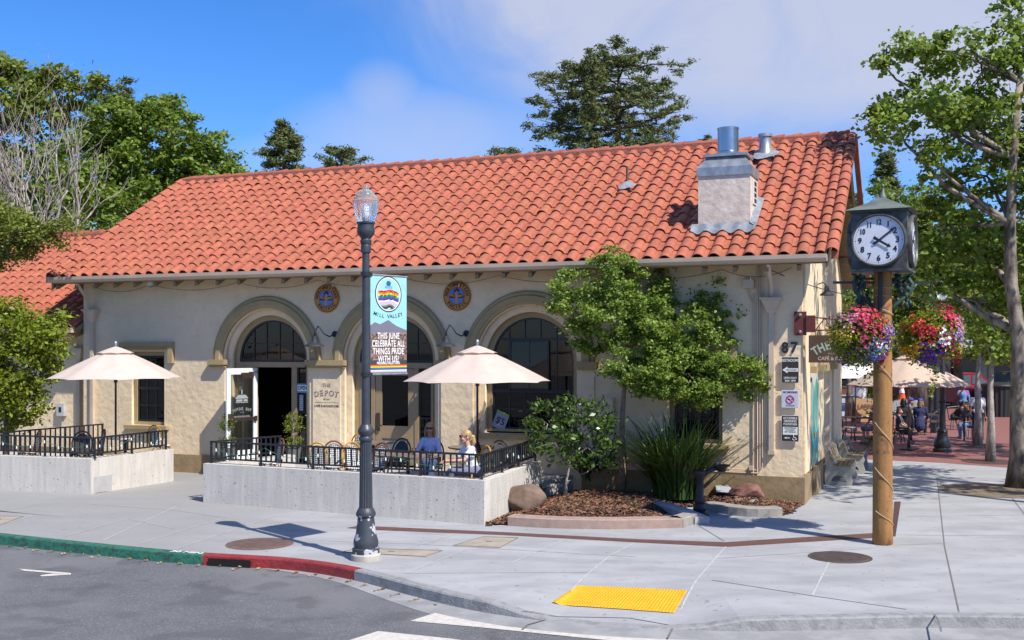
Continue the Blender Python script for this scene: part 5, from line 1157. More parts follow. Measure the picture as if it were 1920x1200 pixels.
for i in range(nx):
    for j in range(ny):
        x=min(xs_)+i*st; y=min(ys_)+j*st
        idx[i,j]=len(mb.v); mb.v.append((x,y,mz(x,y)+rg.uniform(-.008,.008) if inpoly(x,y,bedp) else .012))
for i in range(nx-1):
    for j in range(ny-1):
        x=min(xs_)+(i+.5)*st; y=min(ys_)+(j+.5)*st
        if inpoly(x,y,bedp): mb.f.append((idx[i,j],idx[i+1,j],idx[i+1,j+1],idx[i,j+1])); mb.m.append(0)
tag(mb.build('mulch_bed',mul),'brown bark mulch filling the planting bed','mulch',kind='stuff')
# loose bark chips
chip=mat('bark_chip',(.20,.10,.055),.95,island=.5); rg=np.random.RandomState(4); pts=[]
while len(pts)<9000:
    x=rg.uniform(min(xs_),max(xs_)); y=rg.uniform(min(ys_),max(ys_))
    if inpoly(x,y,bedp): pts.append((x,y))
def quads(P,U,W_): # P centre, U and W half vectors
    n=len(P); V=np.stack([P-U-W_,P+U-W_,P+U+W_,P-U+W_],1).reshape(-1,3); return V,np.arange(4*n).reshape(n,4)
P_=np.array([(x,y,mz(x,y)+.012) for x,y in pts]); a=rg.uniform(0,6.3,len(P_)); tl=rg.uniform(-.5,.5,len(P_)); ln=rg.uniform(.012,.035,len(P_))
U=np.stack([np.cos(a)*ln,np.sin(a)*ln,tl*ln],1); W2=np.stack([-np.sin(a)*ln*.4,np.cos(a)*ln*.4,rg.uniform(-.4,.4,len(P_))*ln],1)
V,Fq=quads(P_,U,W2); tag(raw('bark_chips',V,Fq,chip),'loose bark chips over the mulch','bark chips',kind='stuff')
def rock(px_,py_,z,r,m,label,seed,name='boulder'):
    p=G(px_,py_,z); bm=bmesh.new(); bmesh.ops.create_icosphere(bm,subdivisions=4,radius=1); rg=random.Random(seed)
    pl=[(Vector((rg.gauss(0,1),rg.gauss(0,1),rg.gauss(0,1))).normalized(),rg.uniform(.72,.95)) for _ in range(14)]
    from mathutils import noise
    for v in bm.verts:
        c_=v.co.copy()
        for n_,d in pl:
            q=c_.dot(n_)
            if q>d: c_-=n_*(q-d)*.85
        c_*=1+.07*noise.noise(v.co*2+Vector((seed,0,0)))+.025*noise.noise(v.co*7)
        v.co=Vector((c_.x*r[0],c_.y*r[1],c_.z*r[2]))
    me=bpy.data.meshes.new(name); bm.to_mesh(me); bm.free(); me.materials.append(m); me.polygons.foreach_set('use_smooth',[True]*len(me.polygons)); o=bpy.data.objects.new(name,me); C.objects.link(o); o.location=(p.x,p.y,z+r[2]*.75); tag(o,label,'rock'); return o
rockb=mat('brown_rock',(.21,.14,.10),.9,var=.22,scale=3,bump=1.,bscale=9,detail=10); rockr=mat('red_rock',(.22,.10,.08),.9,var=.25,scale=4,bump=1.,bscale=10)
rock(985,958,.05,(.42,.32,.30),rockb,'large rounded brown boulder at the left end of the planting bed',3)
rock(1400,938,.08,(.38,.28,.20),rockr,'reddish jagged boulder near the building corner',6)
rock(1384,945,.08,(.14,.12,.08),rockb,'small tan rock in front of the reddish boulder',9); rock(1414,948,.08,(.13,.1,.07),mat('green_rock',(.25,.29,.27),.8,bump=.6,bscale=14),'small grey green rock in front of the reddish boulder',12)
# flood light
p=G(1355,930,.1); o=T('flood_light','small rectangular flood light on the mulch by the grass clump','flood light',(p.x,p.y,.1),R(10)); mb=MB(); mb.cbox((0,0,.12),(.34,.16,.16),rx=R(-25)); mb.build('housing',mat('lamp_housing',(.06,.06,.065),.4),o); mb=MB(); mb.cbox((0,-.078,.145),(.30,.01,.12),rx=R(-25)); mb.build('lens',flat('lens_glass',(.35,.36,.4),.1),o); mb=MB(); mb.cbox((0,0,.02),(.1,.1,.06)); mb.build('stand',blackm,o)
# drinking fountain
p=G(1312,966); fo=T('drinking_fountain','black cast iron drinking fountain with a side arm and bowl','drinking fountain',p,0); irn=mat('cast_iron',(.018,.019,.022),.45,var=.15)
mb=MB(); mb.lathe([(.175,0),(.175,.03),(.15,.05),(.11,.07),(.12,.10),(.13,.13),(.09,.18),(.085,.22),(.10,.25),(.105,.30),(.075,.36),(.075,.70),(.09,.72),(.09,.76),(.11,.79),(.11,.84),(.06,.86)],(0,0,0),20); mb.build('pedestal',irn,fo,True,40)
mb=MB(); mb.tube([(0,0,.80),(.12,.02,.80),(.22,.03,.86),(.34,.03,.90)],[.05,.045,.045,.05],8); mb.build('arm',irn,fo,True)
mb=MB(); mb.lathe([(.06,.82),(.09,.84),(.10,.90),(.16,.93),(.165,.955),(.13,.95),(.03,.92)],(.42,.03,0),20); mb.build('bowl',irn,fo,True,50); mb=MB(); mb.tube([(.34,.03,.95),(.34,.03,1.0),(.37,.03,1.02)],.012,6); mb.build('spout',zinc,fo)
# wall spigot panel by camellia: pale meter door behind the maple
mb=MB(); mb.box(-4.2,-3.95,-.10,-.003,1.2,2.1); o=mb.build('meter_cupboard',cream,bd)
mb=MB(); mb.box(-4.18,-3.97,-.108,-.101,1.22,2.08); mb.build('cupboard_door',stucco,o)
# ================= benches
conc_b=mat('bench_concrete',(.40,.38,.33),.85,var=.1,scale=5,bump=.3,bscale=40)
def bench(loc,label):
    o=T('concrete_bench',label,'bench',loc,BA)          # local +x is the way it faces
    prof=[(0,0),(.13,0),(.17,.09),(.30,.15),(.43,.09),(.47,0),(.60,0),(.62,.10),(.57,.25),(.60,.36),(.55,.44),(.42,.45),(.28,.44),(.20,.55),(.12,.80),(.06,.86),(.0,.86),(-.03,.80),(.02,.45),(.0,.3)]
    hole=[(.17+.13+.13*math.cos(a),.13+.12*math.sin(a)) for a in [2*PI*i/16 for i in range(16)]]
    prof=[(0,0),(.60,0),(.62,.10),(.57,.25),(.61,.36),(.57,.44),(.42,.45),(.28,.44),(.20,.55),(.12,.80),(.06,.86),(.0,.86),(-.03,.80),(.02,.45),(.0,.3)]
    hole=[(.31+.17*math.cos(PI*i/12),.07+.15*math.sin(PI*i/12)) for i in range(13)]
    for y in (0,1.35): plate('end_support',prof,[hole],y,y+.13,conc_b,o)
    wd=mat('weathered_wood',(.26,.19,.10),.85,var=.25,scale=6,stretch=(6,.6,6))
    for i in range(4): mb=MB(); mb.box(.20+i*.10,.28+i*.10,-.05,1.5,.452,.485); mb.build('seat_slat',wd,o)
    for i in range(2): mb=MB(); mb.cbox((.155-i*.045,.72,.60+i*.14),(.03,1.55,.10),ry=R(-18)); mb.build('back_slat',wd,o)
bench(bw(.10,3.5),'concrete and weathered wood bench nearest the building corner'); bench(bw(.22,5.9),'second concrete bench, behind the nearer one along the side wall')
# ================= VEGETATION
def leafmat(name,col,isl=.35,tr=.3,rough=.5): return mat(name,col,rough,var=.10,scale=.8,island=isl,trans=tr,spec=.35)
def leaves(name,pts,nrm,size,m,parent,rs,asp=.55,fold=.25,droop=0.):
    """one folded kite of four corners per leaf"""
    n=len(pts); ax=rs.normal(size=(n,3)); ax[:,2]*=.6; ax[:,2]-=droop
    ax/=np.linalg.norm(ax,axis=1,keepdims=True)
    nr=nrm+rs.normal(size=(n,3))*.75; nr-= (nr*ax).sum(1,keepdims=True)*ax; nr/=np.linalg.norm(nr,axis=1,keepdims=True)+1e-9
    sd=np.cross(ax,nr); s=(size*(.55+rs.beta(2,2.5,n)*1.05))[:,None]
    a=pts-ax*s*.5; b=pts+sd*s*asp*.5+nr*s*fold*.3; c=pts+ax*s*.6; d=pts-sd*s*asp*.5+nr*s*fold*.3
    V=np.stack([a,b,c,d],1).reshape(-1,3); return raw(name,V,np.arange(4*n).reshape(n,4),m,parent)
def clumps(blobs,per,rs,flat_=.7):
    """clump centres scattered over the shells of rough crown blobs"""
    out=[]
    for (cx,cy,cz,rx,ry,rz) in blobs:
        k=max(3,int(per*(rx*ry+ry*rz+rx*rz)/3))
        d=rs.normal(size=(k,3)); d/=np.linalg.norm(d,axis=1,keepdims=True); r=rs.uniform(.35,1.0,k)**.45*rs.uniform(.86,1.12,k)
        out.append(np.stack([cx+d[:,0]*rx*r,cy+d[:,1]*ry*r,cz+d[:,2]*rz*r],1))
    return np.concatenate(out)
def foliate(cl,nl_,cr,rs,flat_=.6):
    n=len(cl); cnt=rs.poisson(nl_,n)+3; idx=np.repeat(np.arange(n),cnt); rr=cr*rs.uniform(.6,1.4,n)[idx][:,None]
    off=rs.normal(size=(len(idx),3))*rr*.5; off[:,2]*=flat_
    nr=off/(rr+1e-6); nr[:,2]+=.6; return cl[idx]+off,nr
def limb(mb,a,b,r0,r1,rs,n=6,wob=.12,sag=0.,k=6):
    a=Vector(a);b=Vector(b);L=(b-a).length; P=[];
    o=Vector(tuple(rs.normal(size=3)))*wob*L*.35
    for i in range(n+1):
        u=i/n; P.append(a.lerp(b,u)+o*math.sin(PI*u)+Vector(tuple(rs.normal(size=3)))*wob*L*.06*(0<i<n)+Vector((0,0,-sag*L*u*u)))
    mb.tube(P,[r0+(r1-r0)*i/n for i in range(n+1)],k); return P
def tree(name,label,base,blobs,trunk,lm_,bark,per=6,nl_=55,cr=.45,size=.12,seed=1,r0=.2,group=None,cat='tree',limbs=None,twigs=.35,asp=.6,droop=.15,flat_=.6,rmin=.012,jmin=1):
    """blobs and trunk in metres from the base"""
    rs=np.random.RandomState(seed); t=T(name,label,cat,base,0,group)
    cl=clumps(blobs,per,rs); P,nr=foliate(cl,nl_,cr,rs,flat_)
    leaves('crown',P,nr,size,lm_,t,rs,asp=asp,droop=droop)
    mb=MB(); tr=[Vector(p) for p in trunk]; n=len(tr); rad=[r0*(1.25 if i==0 else 1)*(1-.72*i/(n-1)) for i in range(n)]; mb.tube(tr,rad,12)
    tops=[]
    for b in (limbs if limbs is not None else blobs):
        c=Vector(b[:3]); 
        j=min(range(jmin,n),key=lambda i:abs(tr[i].z-(c.z-.55*((c-tr[i]).xy.length)))); 
        Lp=limb(mb,tr[j],c,max(rad[j]*.6,rmin*2),max(rad[j]*.18,rmin),rs,7,.16); tops.append((Lp,max(rad[j]*.4,rmin)))
    for c in cl[rs.rand(len(cl))<twigs]:
        c=Vector(c); best=min(((q,i,Lp) for Lp,_ in tops for i,q in enumerate(Lp[2:])),key=lambda z:(z[0]-c).length_squared)
        limb(mb,best[0],c,rmin*1.6,rmin*.5,rs,3,.2,k=4)
    mb.build('trunk',bark,t,True); return t
barkg=mat('bark_grey',(.20,.16,.125),.95,var=.3,scale=9,stretch=(1,1,.3),bump=1.,bscale=16)
barkp=mat('bark_pale',(.40,.36,.31),.9,var=.25,scale=7,stretch=(1,1,.4),bump=.7,bscale=20)
barkd=mat('bark_dark',(.12,.075,.05),.95,var=.3,scale=9,stretch=(1,1,.3),bump=1.,bscale=14)
Lmaple=leafmat('leaf_maple',(.20,.29,.045),.4,.35); Lbright=leafmat('leaf_bright',(.20,.25,.02),.45,.35); Ldark=leafmat('leaf_dark',(.055,.11,.02),.4,.25)
Lbig=leafmat('leaf_forest',(.155,.23,.026),.4,.3); Lyel=leafmat('leaf_olive',(.175,.22,.03),.4,.3); Lglossy=leafmat('leaf_glossy',(.075,.135,.025),.4,.2,.28); Lcon=leafmat('needle',(.125,.155,.045),.4,.15,.7); Lplane=leafmat('leaf_plane',(.185,.27,.036),.4,.35)
def pb(px_,py_,Y,rx,rz,ry=None,base=None):          # crown blob sighted at distance Y
    p=GY(px_,py_,Y); s=Y/F; return (p.x-base[0],p.y-base[1],p.z-base[2],rx*s,(ry or (rx+rz)/2)*s,rz*s)
# japanese maple in the bed
B=G(1166,918,.2); bl=[pb(x,y,B.y+dy,rx,rz,ry,B) for x,y,rx,rz,ry,dy in ((1150,505,48,45,45,-.2),(1080,580,48,42,45,-.1),(1150,590,75,60,60,-.3),(1062,540,25,50,25,0),(1240,560,28,60,28,0),(1200,680,70,50,55,-.5),(1270,610,80,58,60,-.3),(1345,570,55,42,45,0),(1290,700,95,50,70,-.5),(1375,700,65,36,50,-.3),(1415,730,36,25,35,-.3),(1240,728,46,22,40,-.5),(1340,645,55,36,45,-.2),(1115,640,45,26,35,0),(1200,560,50,50,50,-.2),(1215,620,55,50,50,-.4),(1215,705,50,34,45,-.2),(1310,740,50,22,45,-.2),(1400,690,40,30,35,-.4),(1260,665,60,45,55,-.2),(1150,490,25,25,25,0))]
tree('maple_tree','light green japanese maple in the bed in front of the cafe wall',B,bl,[(0,0,0),(.03,0,.7),(.0,0,1.4),(.04,0,2.0),(.09,0,2.4),(.2,-.05,3.0),(.3,-.05,3.8)],Lmaple,mat('maple_bark',(.32,.23,.16),.9,var=.2,scale=10,bump=.4),per=110,nl_=92,cr=.17,size=.062,seed=3,r0=.075,twigs=.2,jmin=4,asp=.7,rmin=.006,flat_=.55)
# camellia bush
B=G(1060,930,.15); bl=[pb(x,y,B.y+dy,rx,rz,ry,B) for x,y,rx,rz,ry,dy in ((1020,790,36,34,36,-.3),(1075,775,48,34,45,-.2),(1120,780,36,36,36,0),(1040,830,46,34,45,-.4),(1100,840,40,40,40,-.1),(1135,850,22,40,24,.3))]
ca_=tree('camellia_bush','glossy leaved camellia bush with a few white flowers beside the railing corner',B,bl,[(0,0,0),(.02,0,.3),(.1,0,.7),(.15,0,1.1)],Lglossy,barkp,per=75,nl_=28,cr=.22,size=.095,seed=5,r0=.035,cat='bush',twigs=.5,rmin=.006,droop=.3)
mb=MB(); rg=random.Random(1)
for _ in range(3):
    b_=rg.choice(bl); a=rg.uniform(PI,2*PI); mb.ball((b_[0]+b_[3]*math.cos(a)*.95,b_[1]+b_[4]*math.sin(a)*.95,b_[2]+b_[5]*rg.uniform(-.4,.8)),(.016,.016,.014),6,jit=.4,rng=rg)
mb.build('flower',flat('petal_white',(.75,.75,.72),.6),ca_)
# strap-leaved clumps
def strap(name,label,base,n,h,spread,seed,m,cat='grass clump'):
    rs=np.random.RandomState(seed); V=[];Fq=[]
    for i in range(n):
        a=rs.uniform(0,2*PI); r=spread*.28*math.sqrt(rs.rand()); L=h*rs.uniform(.6,1.12); lean=rs.uniform(.05,.95)*spread/h; x0,y0_=r*math.cos(a),r*math.sin(a); a2=a+rs.normal()*.5; w_=rs.uniform(.016,.032); K=6
        d=np.array([math.cos(a2),math.sin(a2)]); s=np.array([-d[1],d[0]])
        b=len(V)
        for k in range(K+1):
            u=k/K; hor=lean*L*(u**1.8)*1.3; zz=L*u*(1-.28*lean*u*u*1.6); ww=w_*(1-.85*u**2)
            for q in (-1,1): V.append((x0+d[0]*hor+s[0]*ww*q,y0_+d[1]*hor+s[1]*ww*q,zz))
        Fq+=[(b+2*k,b+2*k+1,b+2*k+3,b+2*k+2) for k in range(K)]
    o=raw(name,np.array(V),np.array(Fq),m,None); o.location=base; return tag(o,label,cat)
Lst=leafmat('strap_leaf',(.042,.078,.015),.5,.12,.4); Lst2=leafmat('strap_leaf_dark',(.05,.09,.02),.45,.2,.4)
strap('grass_clump','big clump of strap leaves to the left of the drinking fountain',G(1268,932,.15),560,1.72,1.6,1,Lst)
strap('grass_clump','darker strap-leaved clump in shade between the camellia and the maple trunk',G(1115,905,.18),380,1.5,1.7,2,Lst2)
strap('grass_clump','low strap-leaved clump behind the maple trunk, partly hidden',G(1190,890,.18),300,1.5,1.6,3,Lst2)
strap('weed','tiny green weed in the mulch left of the camellia stems',G(1008,925,.12),18,.28,.5,4,Lst,'weed'); strap('weed','tiny green weed in the mulch right of the maple',G(1180,955,.12),14,.16,.3,6,Lst,'weed')
# topiaries
def topiary(px_,pt,label,Yv,seed):
    p=GY(px_,pt,Yv); t=T('topiary',label,'potted plant',(p.x,p.y,FZ)); h=p.z-FZ; rs=np.random.RandomState(seed); z1=h-.24
    cl=clumps([(0,0,z1,.22,.22,.24),(0,0,.52,.19,.19,.16)],900,rs); P,nr=foliate(cl,12,.07,rs,1); leaves('foliage',P,nr,.042,Lyel,t,rs,asp=.7)
    mb=MB(); mb.tube([(0,0,.25),(.01,0,z1)],.014,6); mb.build('stem',barkp,t); mb=MB(); mb.lathe([(.13,0),(.19,.33),(.2,.36),(.17,.36),(.16,.30)],(0,0,0),18); mb.build('pot',flat('pot_grey',(.12,.12,.12),.7),t)
topiary(550,775,'round headed topiary in a pot right of the open doorway',26.2,1); topiary(428,775,'round headed topiary in a pot behind the open white door leaf',26.5,2)
# small bright tree, left terrace
B=G(45,845,.36)-Vector((0,0,0)); B=Vector((-12.0,25.6,.36)); bl=[pb(x,y,B.y+dy,rx,rz,ry,B) for x,y,rx,rz,ry,dy in ((10,600,55,45,50,0),(60,625,50,50,50,-.2),(95,650,36,36,36,-.2),(30,690,60,50,55,-.3),(80,700,36,24,30,0),(0,745,60,50,50,-.3),(50,755,40,30,36,-.2),(-40,660,60,80,50,0),(15,790,34,22,30,0),(105,605,20,22,20,0))]
tree('small_tree','small bright yellow-green tree at the left edge behind the railing',B,bl,[(0,0,0),(.05,0,.6),(.02,0,1.3),(.1,0,2.0),(.1,0,2.7)],Lbright,barkg,per=95,nl_=40,cr=.24,size=.10,seed=8,r0=.06,rmin=.007,asp=.62)
# overhanging tree from the left
B=Vector((-16.2,27.5,0)); bl=[pb(x,y,27.2,rx,rz,ry,B) for x,y,rx,rz,ry in ((-60,400,90,50,80),(30,430,55,34,50),(80,450,46,26,40),(105,420,30,20,26),(10,470,50,22,45),(-80,470,90,50,80),(-140,330,90,70,80))]
tree('overhanging_tree','olive green tree reaching in from the left over the wing roof',B,bl,[(0,0,0),(.1,0,2),(.2,0,4),(.5,0,5.5),(.8,0,6.6)],Lyel,barkg,per=80,nl_=60,cr=.28,size=.085,seed=9,r0=.22,rmin=.01)
# big trees behind, left
def btree(label,B,lst,lm_,seed,**k):
    bl=[pb(x,y,B.y,rx,rz,None,B) for x,y,rx,rz in lst]; h=max(b[2] for b in bl); mx=sum(b[0] for b in bl)/len(bl)
    kw=dict(per=15,nl_=75,cr=.5,size=.20,r0=.38,rmin=.03,twigs=.12,cat='tree'); kw.update(k)
    return tree(kw.pop('name','broadleaf_tree'),label,B,bl,[(0,0,0),(.05,0,h*.3),(mx*.2,0,h*.55),(mx*.4,0,h*.8)],lm_,barkg,seed=seed,**kw)
btree('large rounded green tree rising behind the left end of the cafe roof',Vector((-15.5,50,0)),((300,260,95,70),(220,240,80,60),(370,330,70,60),(260,340,100,80),(180,320,80,80),(330,400,90,60),(420,330,45,40),(200,420,90,50),(300,205,40,26),(400,290,40,40)),Lbig,11)
btree('small dark green crown at the right foot of the large rounded tree',Vector((-12.6,47,0)),((440,345,40,34),(400,365,50,40),(470,350,20,20)),Lbig,12,per=18,cr=.42,size=.17)
btree('tall olive tree at the far left behind the bare branches',Vector((-23.,46,0)),((10,170,60,70),(-30,130,50,40),(60,210,70,70),(40,330,90,70),(105,180,50,50),(118,150,30,28),(20,120,26,20),(70,150,30,26),(-40,330,80,100),(90,400,80,60),(180,150,0.5,0.5)),Lyel,13,nl_=70)
# dark tree row low behind so no gap shows at the wing ridge
btree('dark green tree filling the gap behind the wing roof',Vector((-18.5,44,0)),((150,380,80,60),(60,420,80,50),(230,400,60,40),(110,320,70,70)),Lbig,14,nl_=60,per=12)
# conifers
def conifer(label,B,top,prof,seed,nb=60,lm_=None,trunk_r=.3,name='conifer_tree',size=.3,dens=26,bare=0,up=.1,clr=.35,flat_=.45):
    """prof: list of (height fraction, radius)"""
    rs=np.random.RandomState(seed); t=T(name,label,'tree',B); mb=MB(); P=[];tz=top
    mb.tube([(0,0,0),(.05,0,tz*.4),(-.03,0,tz*.75),(0,0,tz)],[trunk_r*1.2,trunk_r,trunk_r*.55,.03],10); C_=[]
    for i in range(nb):
        u=(i+rs.rand())/nb; u=bare+(1-bare)*u; z=tz*u; r=np.interp(u,[p[0] for p in prof],[p[1] for p in prof])*rs.uniform(.62,1.12); a=i*2.39996+rs.normal()*.3
        e=Vector((math.cos(a)*r,math.sin(a)*r,z+r*up+rs.normal()*.15)); Lp=limb(mb,(0,0,z),e,max(.02,.05*r*.35),.012,rs,6,.10,sag=.03,k=5)
        for q,j in zip(Lp[2:],range(2,7)):
            k=1 if j<4 else 2
            for _ in range(k): C_.append((q.x+rs.normal()*.22*r*.35,q.y+rs.normal()*.22*r*.35,q.z+rs.normal()*.07*r+.05))
    C_=np.array(C_); PP,nr=foliate(C_,dens,clr,rs,flat_); leaves('crown',PP,nr,size,lm_ or Lcon,t,rs,asp=.28,droop=.25); mb.build('trunk',barkd,t,True); return t
B=GY(1112,300,58); B.z=0; conifer('left trunk of the twin redwoods with layered branches behind the roof ridge',B,18.5,[(.5,5.6),(.62,4.9),(.75,4.6),(.85,4.1),(.95,3.0),(1,1.5)],21,nb=72,trunk_r=.30,bare=.5,size=.22,dens=46,clr=.30,flat_=.45,name='redwood_tree')
B=GY(1160,300,59.5); B.z=0; conifer('right trunk of the twin redwoods, taller and wider to the right',B,19.3,[(.45,6.0),(.6,5.2),(.75,4.7),(.85,4.5),(.95,3.4),(1,1.7)],22,nb=76,trunk_r=.34,bare=.48,size=.22,dens=46,clr=.30,flat_=.45,name='redwood_tree')
B=GY(533,300,62); B.z=0; conifer('dark rounded conifer rising just above the roof ridge, left of the cloud',B,15.8,[(.6,2.1),(.8,1.6),(.92,1.0),(1,.3)],23,nb=60,bare=.5,size=.24,dens=40,clr=.34,flat_=.6)
B=GY(640,300,66); B.z=0; conifer('low feathery dark tree right of the rounded conifer above the ridge',B,15.1,[(.6,2.6),(.85,2.2),(1,.9)],24,nb=60,bare=.6,size=.22,dens=26,up=.3,clr=.3)
B=GY(950,300,64); B.z=0; conifer('dark crown tip barely showing over the ridge left of the redwoods',B,14.9,[(.6,2.0),(.9,1.5),(1,.6)],25,nb=30,bare=.7,size=.22)
for i,(x,ty,Yv,rr,lab) in enumerate(((190,146,60,1.7,'dark conifer tip above the big tree at the left'),(315,183,62,1.2,'narrow dark conifer tip above the right shoulder of the big tree'),(232,158,64,1.4,'second dark conifer tip close beside the left one'))):
    B=GY(x,300,Yv); B.z=0; conifer(lab,B,CZ+(650-ty)*Yv/F,[(.6,2.4),(.85,rr),(1,.3)],30+i,nb=40,bare=.6,size=.22,dens=30,clr=.3)
B=GY(1662,400,66); B.z=0; conifer('dark pointed conifer behind the clock roof',B,14.9,[(.2,2.6),(.7,1.6),(1,.15)],35,nb=90,bare=.15,size=.26,dens=34,clr=.3)
B=GY(1608,400,90); B.z=0; conifer('tiny distant conifer between the gable and the clock',B,15.5,[(.2,2.6),(.7,1.5),(1,.15)],36,nb=50,bare=.2,size=.3)
# bare tree
def bare_tree(label,B,specs,seed):
    rs=np.random.RandomState(seed); t=T('bare_tree',label,'tree',B); mb=MB(); bm_=mat('dead_bark',(.44,.39,.34),.95,var=.2,scale=8)
    def rec(a,d,L,r,lv):
        b=a+d*L; P=limb(mb,a,b,r,r*.6,rs,5,.14,k=5 if lv<2 else 3)
        if lv>=5: return
        for k in range(3 if lv<3 else 2):
            u=[5,3+rs.randint(2),2+rs.randint(3)][k]; q=P[min(u,5)]
            nd=(d+Vector(tuple(rs.normal(size=3)))*.36+Vector((0,0,.30))).normalized(); rec(q,nd,L*rs.uniform(.58,.85),r*.60,lv+1)
    mb.tube([(0,0,0),(0,0,2.2)],[.2,.17],8)
    for dx,dy,dz,L in specs: rec(Vector((0,0,2.0)),Vector((dx,dy,dz)).normalized(),L,.085,0)
    mb.build('branches',bm_,t,True)
B=GY(95,420,36.5); B.z=1.5; bare_tree('leafless pale grey tree in front of the green trees at the left',B,((-.22,0,1,3.3),(.1,0,1,3.1),(.3,.1,1,2.5),(-.42,-.1,1,2.7)),41)
B=GY(5,420,37); B.z=1.5; bare_tree('second leafless pale tree at the very left edge',B,((-.2,0,1,3.3),(.22,0,1,2.9)),47)
# ---- right side trees
B=G(1912,914); 
bl=[pb(x,y,B.y+dy,rx,rz,ry,B) for x,y,rx,rz,ry,dy in ((1700,90,36,32,40,0),(1760,95,60,34,60,0),(1840,120,70,60,70,.3),(1905,80,60,50,60,.5),(1910,20,40,26,36,.5),(1690,175,45,40,50,0),(1680,240,48,38,50,-.3),(1740,210,70,55,70,0),(1820,230,80,60,80,.5),(1900,230,80,80,80,.5),(1745,300,55,30,50,0),(1850,330,80,50,80,.8),(1960,330,90,110,90,.5),(2000,150,90,110,90,.5),(1780,420,80,55,80,1),(1860,470,80,70,80,1.5),(1740,520,60,50,70,1.2),(1960,520,100,110,90,1.),(1820,560,70,50,70,1.8),(1650,200,18,22,20,0),(1655,120,0.5,.5,.5,0))]
tree('plane_tree','large pale barked tree at the right edge with leaning limbs',B,bl,[(0,0,0),(.02,0,.7),(-.0,0,1.4),(-.0,0,2.4),(-.03,0,3.5),(-.2,0,4.6),(-.22,0,6.),(-.15,0,7.5),(0,0,9.2)],Lplane,mat('plane_bark',(.29,.245,.19),.95,var=.35,scale=5,stretch=(1,1,.35),bump=1.,bscale=12,col2=(.06,.045,.035)),per=36,nl_=42,cr=.30,size=.125,seed=51,r0=.26,twigs=.6,rmin=.016,asp=.8)
B=Vector((14.2,18.2,0)); tree('plane_tree','tall plane tree just beyond the right edge whose shade dapples the side wall',B,[(-1.6,1.2,9.6,2.6,2.4,1.7),(.5,.5,10.5,2.6,2.6,2.0),(-2.6,2.4,10.8,2.0,2.0,1.4),(-.5,3.,9.2,2.2,2.,1.4),(1.5,2,8.8,2.,2.,1.5)],[(0,0,0),(0,0,2),(-.1,0,4),(-.2,.2,6),(-.2,.3,8.5)],Lplane,MATS['plane_bark'],per=3,nl_=42,cr=.5,size=.2,seed=77,r0=.28,twigs=.3,rmin=.02,asp=.8)
o_=[o for o in bpy.data.objects if o.get('label','').startswith('tall plane tree just')][0]
dup(o_,(20.5,29.5,0),2.0,'tall plane tree beyond the right edge that shades the plaza tables')
def young(label,px_,py_,lst,seed,Y=None,r=.09,dy=0):
    B=G(px_,py_); bl=[pb(x,y,B.y,rx,rz,None,B) for x,y,rx,rz in lst]; 
    return tree('young_tree',label,B,bl,[(0,0,0),(.02,0,1),(.0,0,2),(.05,0,2.9),(.1,0,3.8)],Lplane,barkp,per=22,nl_=46,cr=.34,size=.14,seed=seed,r0=r,twigs=.4,rmin=.012,asp=.75)
young('slim pale trunked young tree beside the man in the white T-shirt',1833,836,((1800,560,60,50),(1850,590,50,46),(1780,610,44,36),(1830,640,50,26)),61,r=.13)
young('young tree with a white painted foot in the nearer tree grate',1857,866,((1830,580,50,44),(1880,600,56,60),(1850,655,50,26),(1900,650,40,36)),62,r=.12)
btree('dense green tree behind the clock and flower baskets',Vector((19.5,52,0)),((1740,430,80,60),(1700,520,70,60),(1800,520,90,80),(1660,560,50,50),(1740,610,80,44),(1850,470,70,60)),Lplane,63,per=24,nl_=60,cr=.42,size=.18)
btree('leafy green tree filling the far right background',Vector((26.5,55,0)),((1880,520,90,80),(1930,600,90,60),(1850,640,60,36),(1950,480,80,80),(1800,640,60,30)),Lbig,64,per=24,nl_=60,cr=.42,size=.18)
btree('small tree seen below the eave left of the clock post',Vector((15.8,46,0)),((1590,570,36,36),(1625,600,36,40),(1600,640,36,20)),Lbig,65,per=24,nl_=60,cr=.4,size=.15,r0=.12,name='small_tree')
btree('tall dark tree behind the clock roof, left of the big pale tree',Vector((16.5,48,0)),((1660,360,26,30),(1690,410,50,46),(1740,380,50,34),(1640,430,30,30)),Lbig,66,per=18,nl_=60,cr=.4,size=.18,r0=.16)
# more greenery far behind
for i,(x,y,Yv,lab) in enumerate(((1700,600,75,'distant tree behind the cafe umbrellas'),(1790,580,78,'distant tree behind the signal post'),(1900,560,80,'distant tree behind the dark car'))):
    B=GY(x,y,Yv); B.z=0; btree(lab,B,((x,y,80,60),(x-50,y+20,60,40),(x+50,y-40,60,60)),Lbig,70+i,per=5,nl_=80,cr=.8,size=.3)
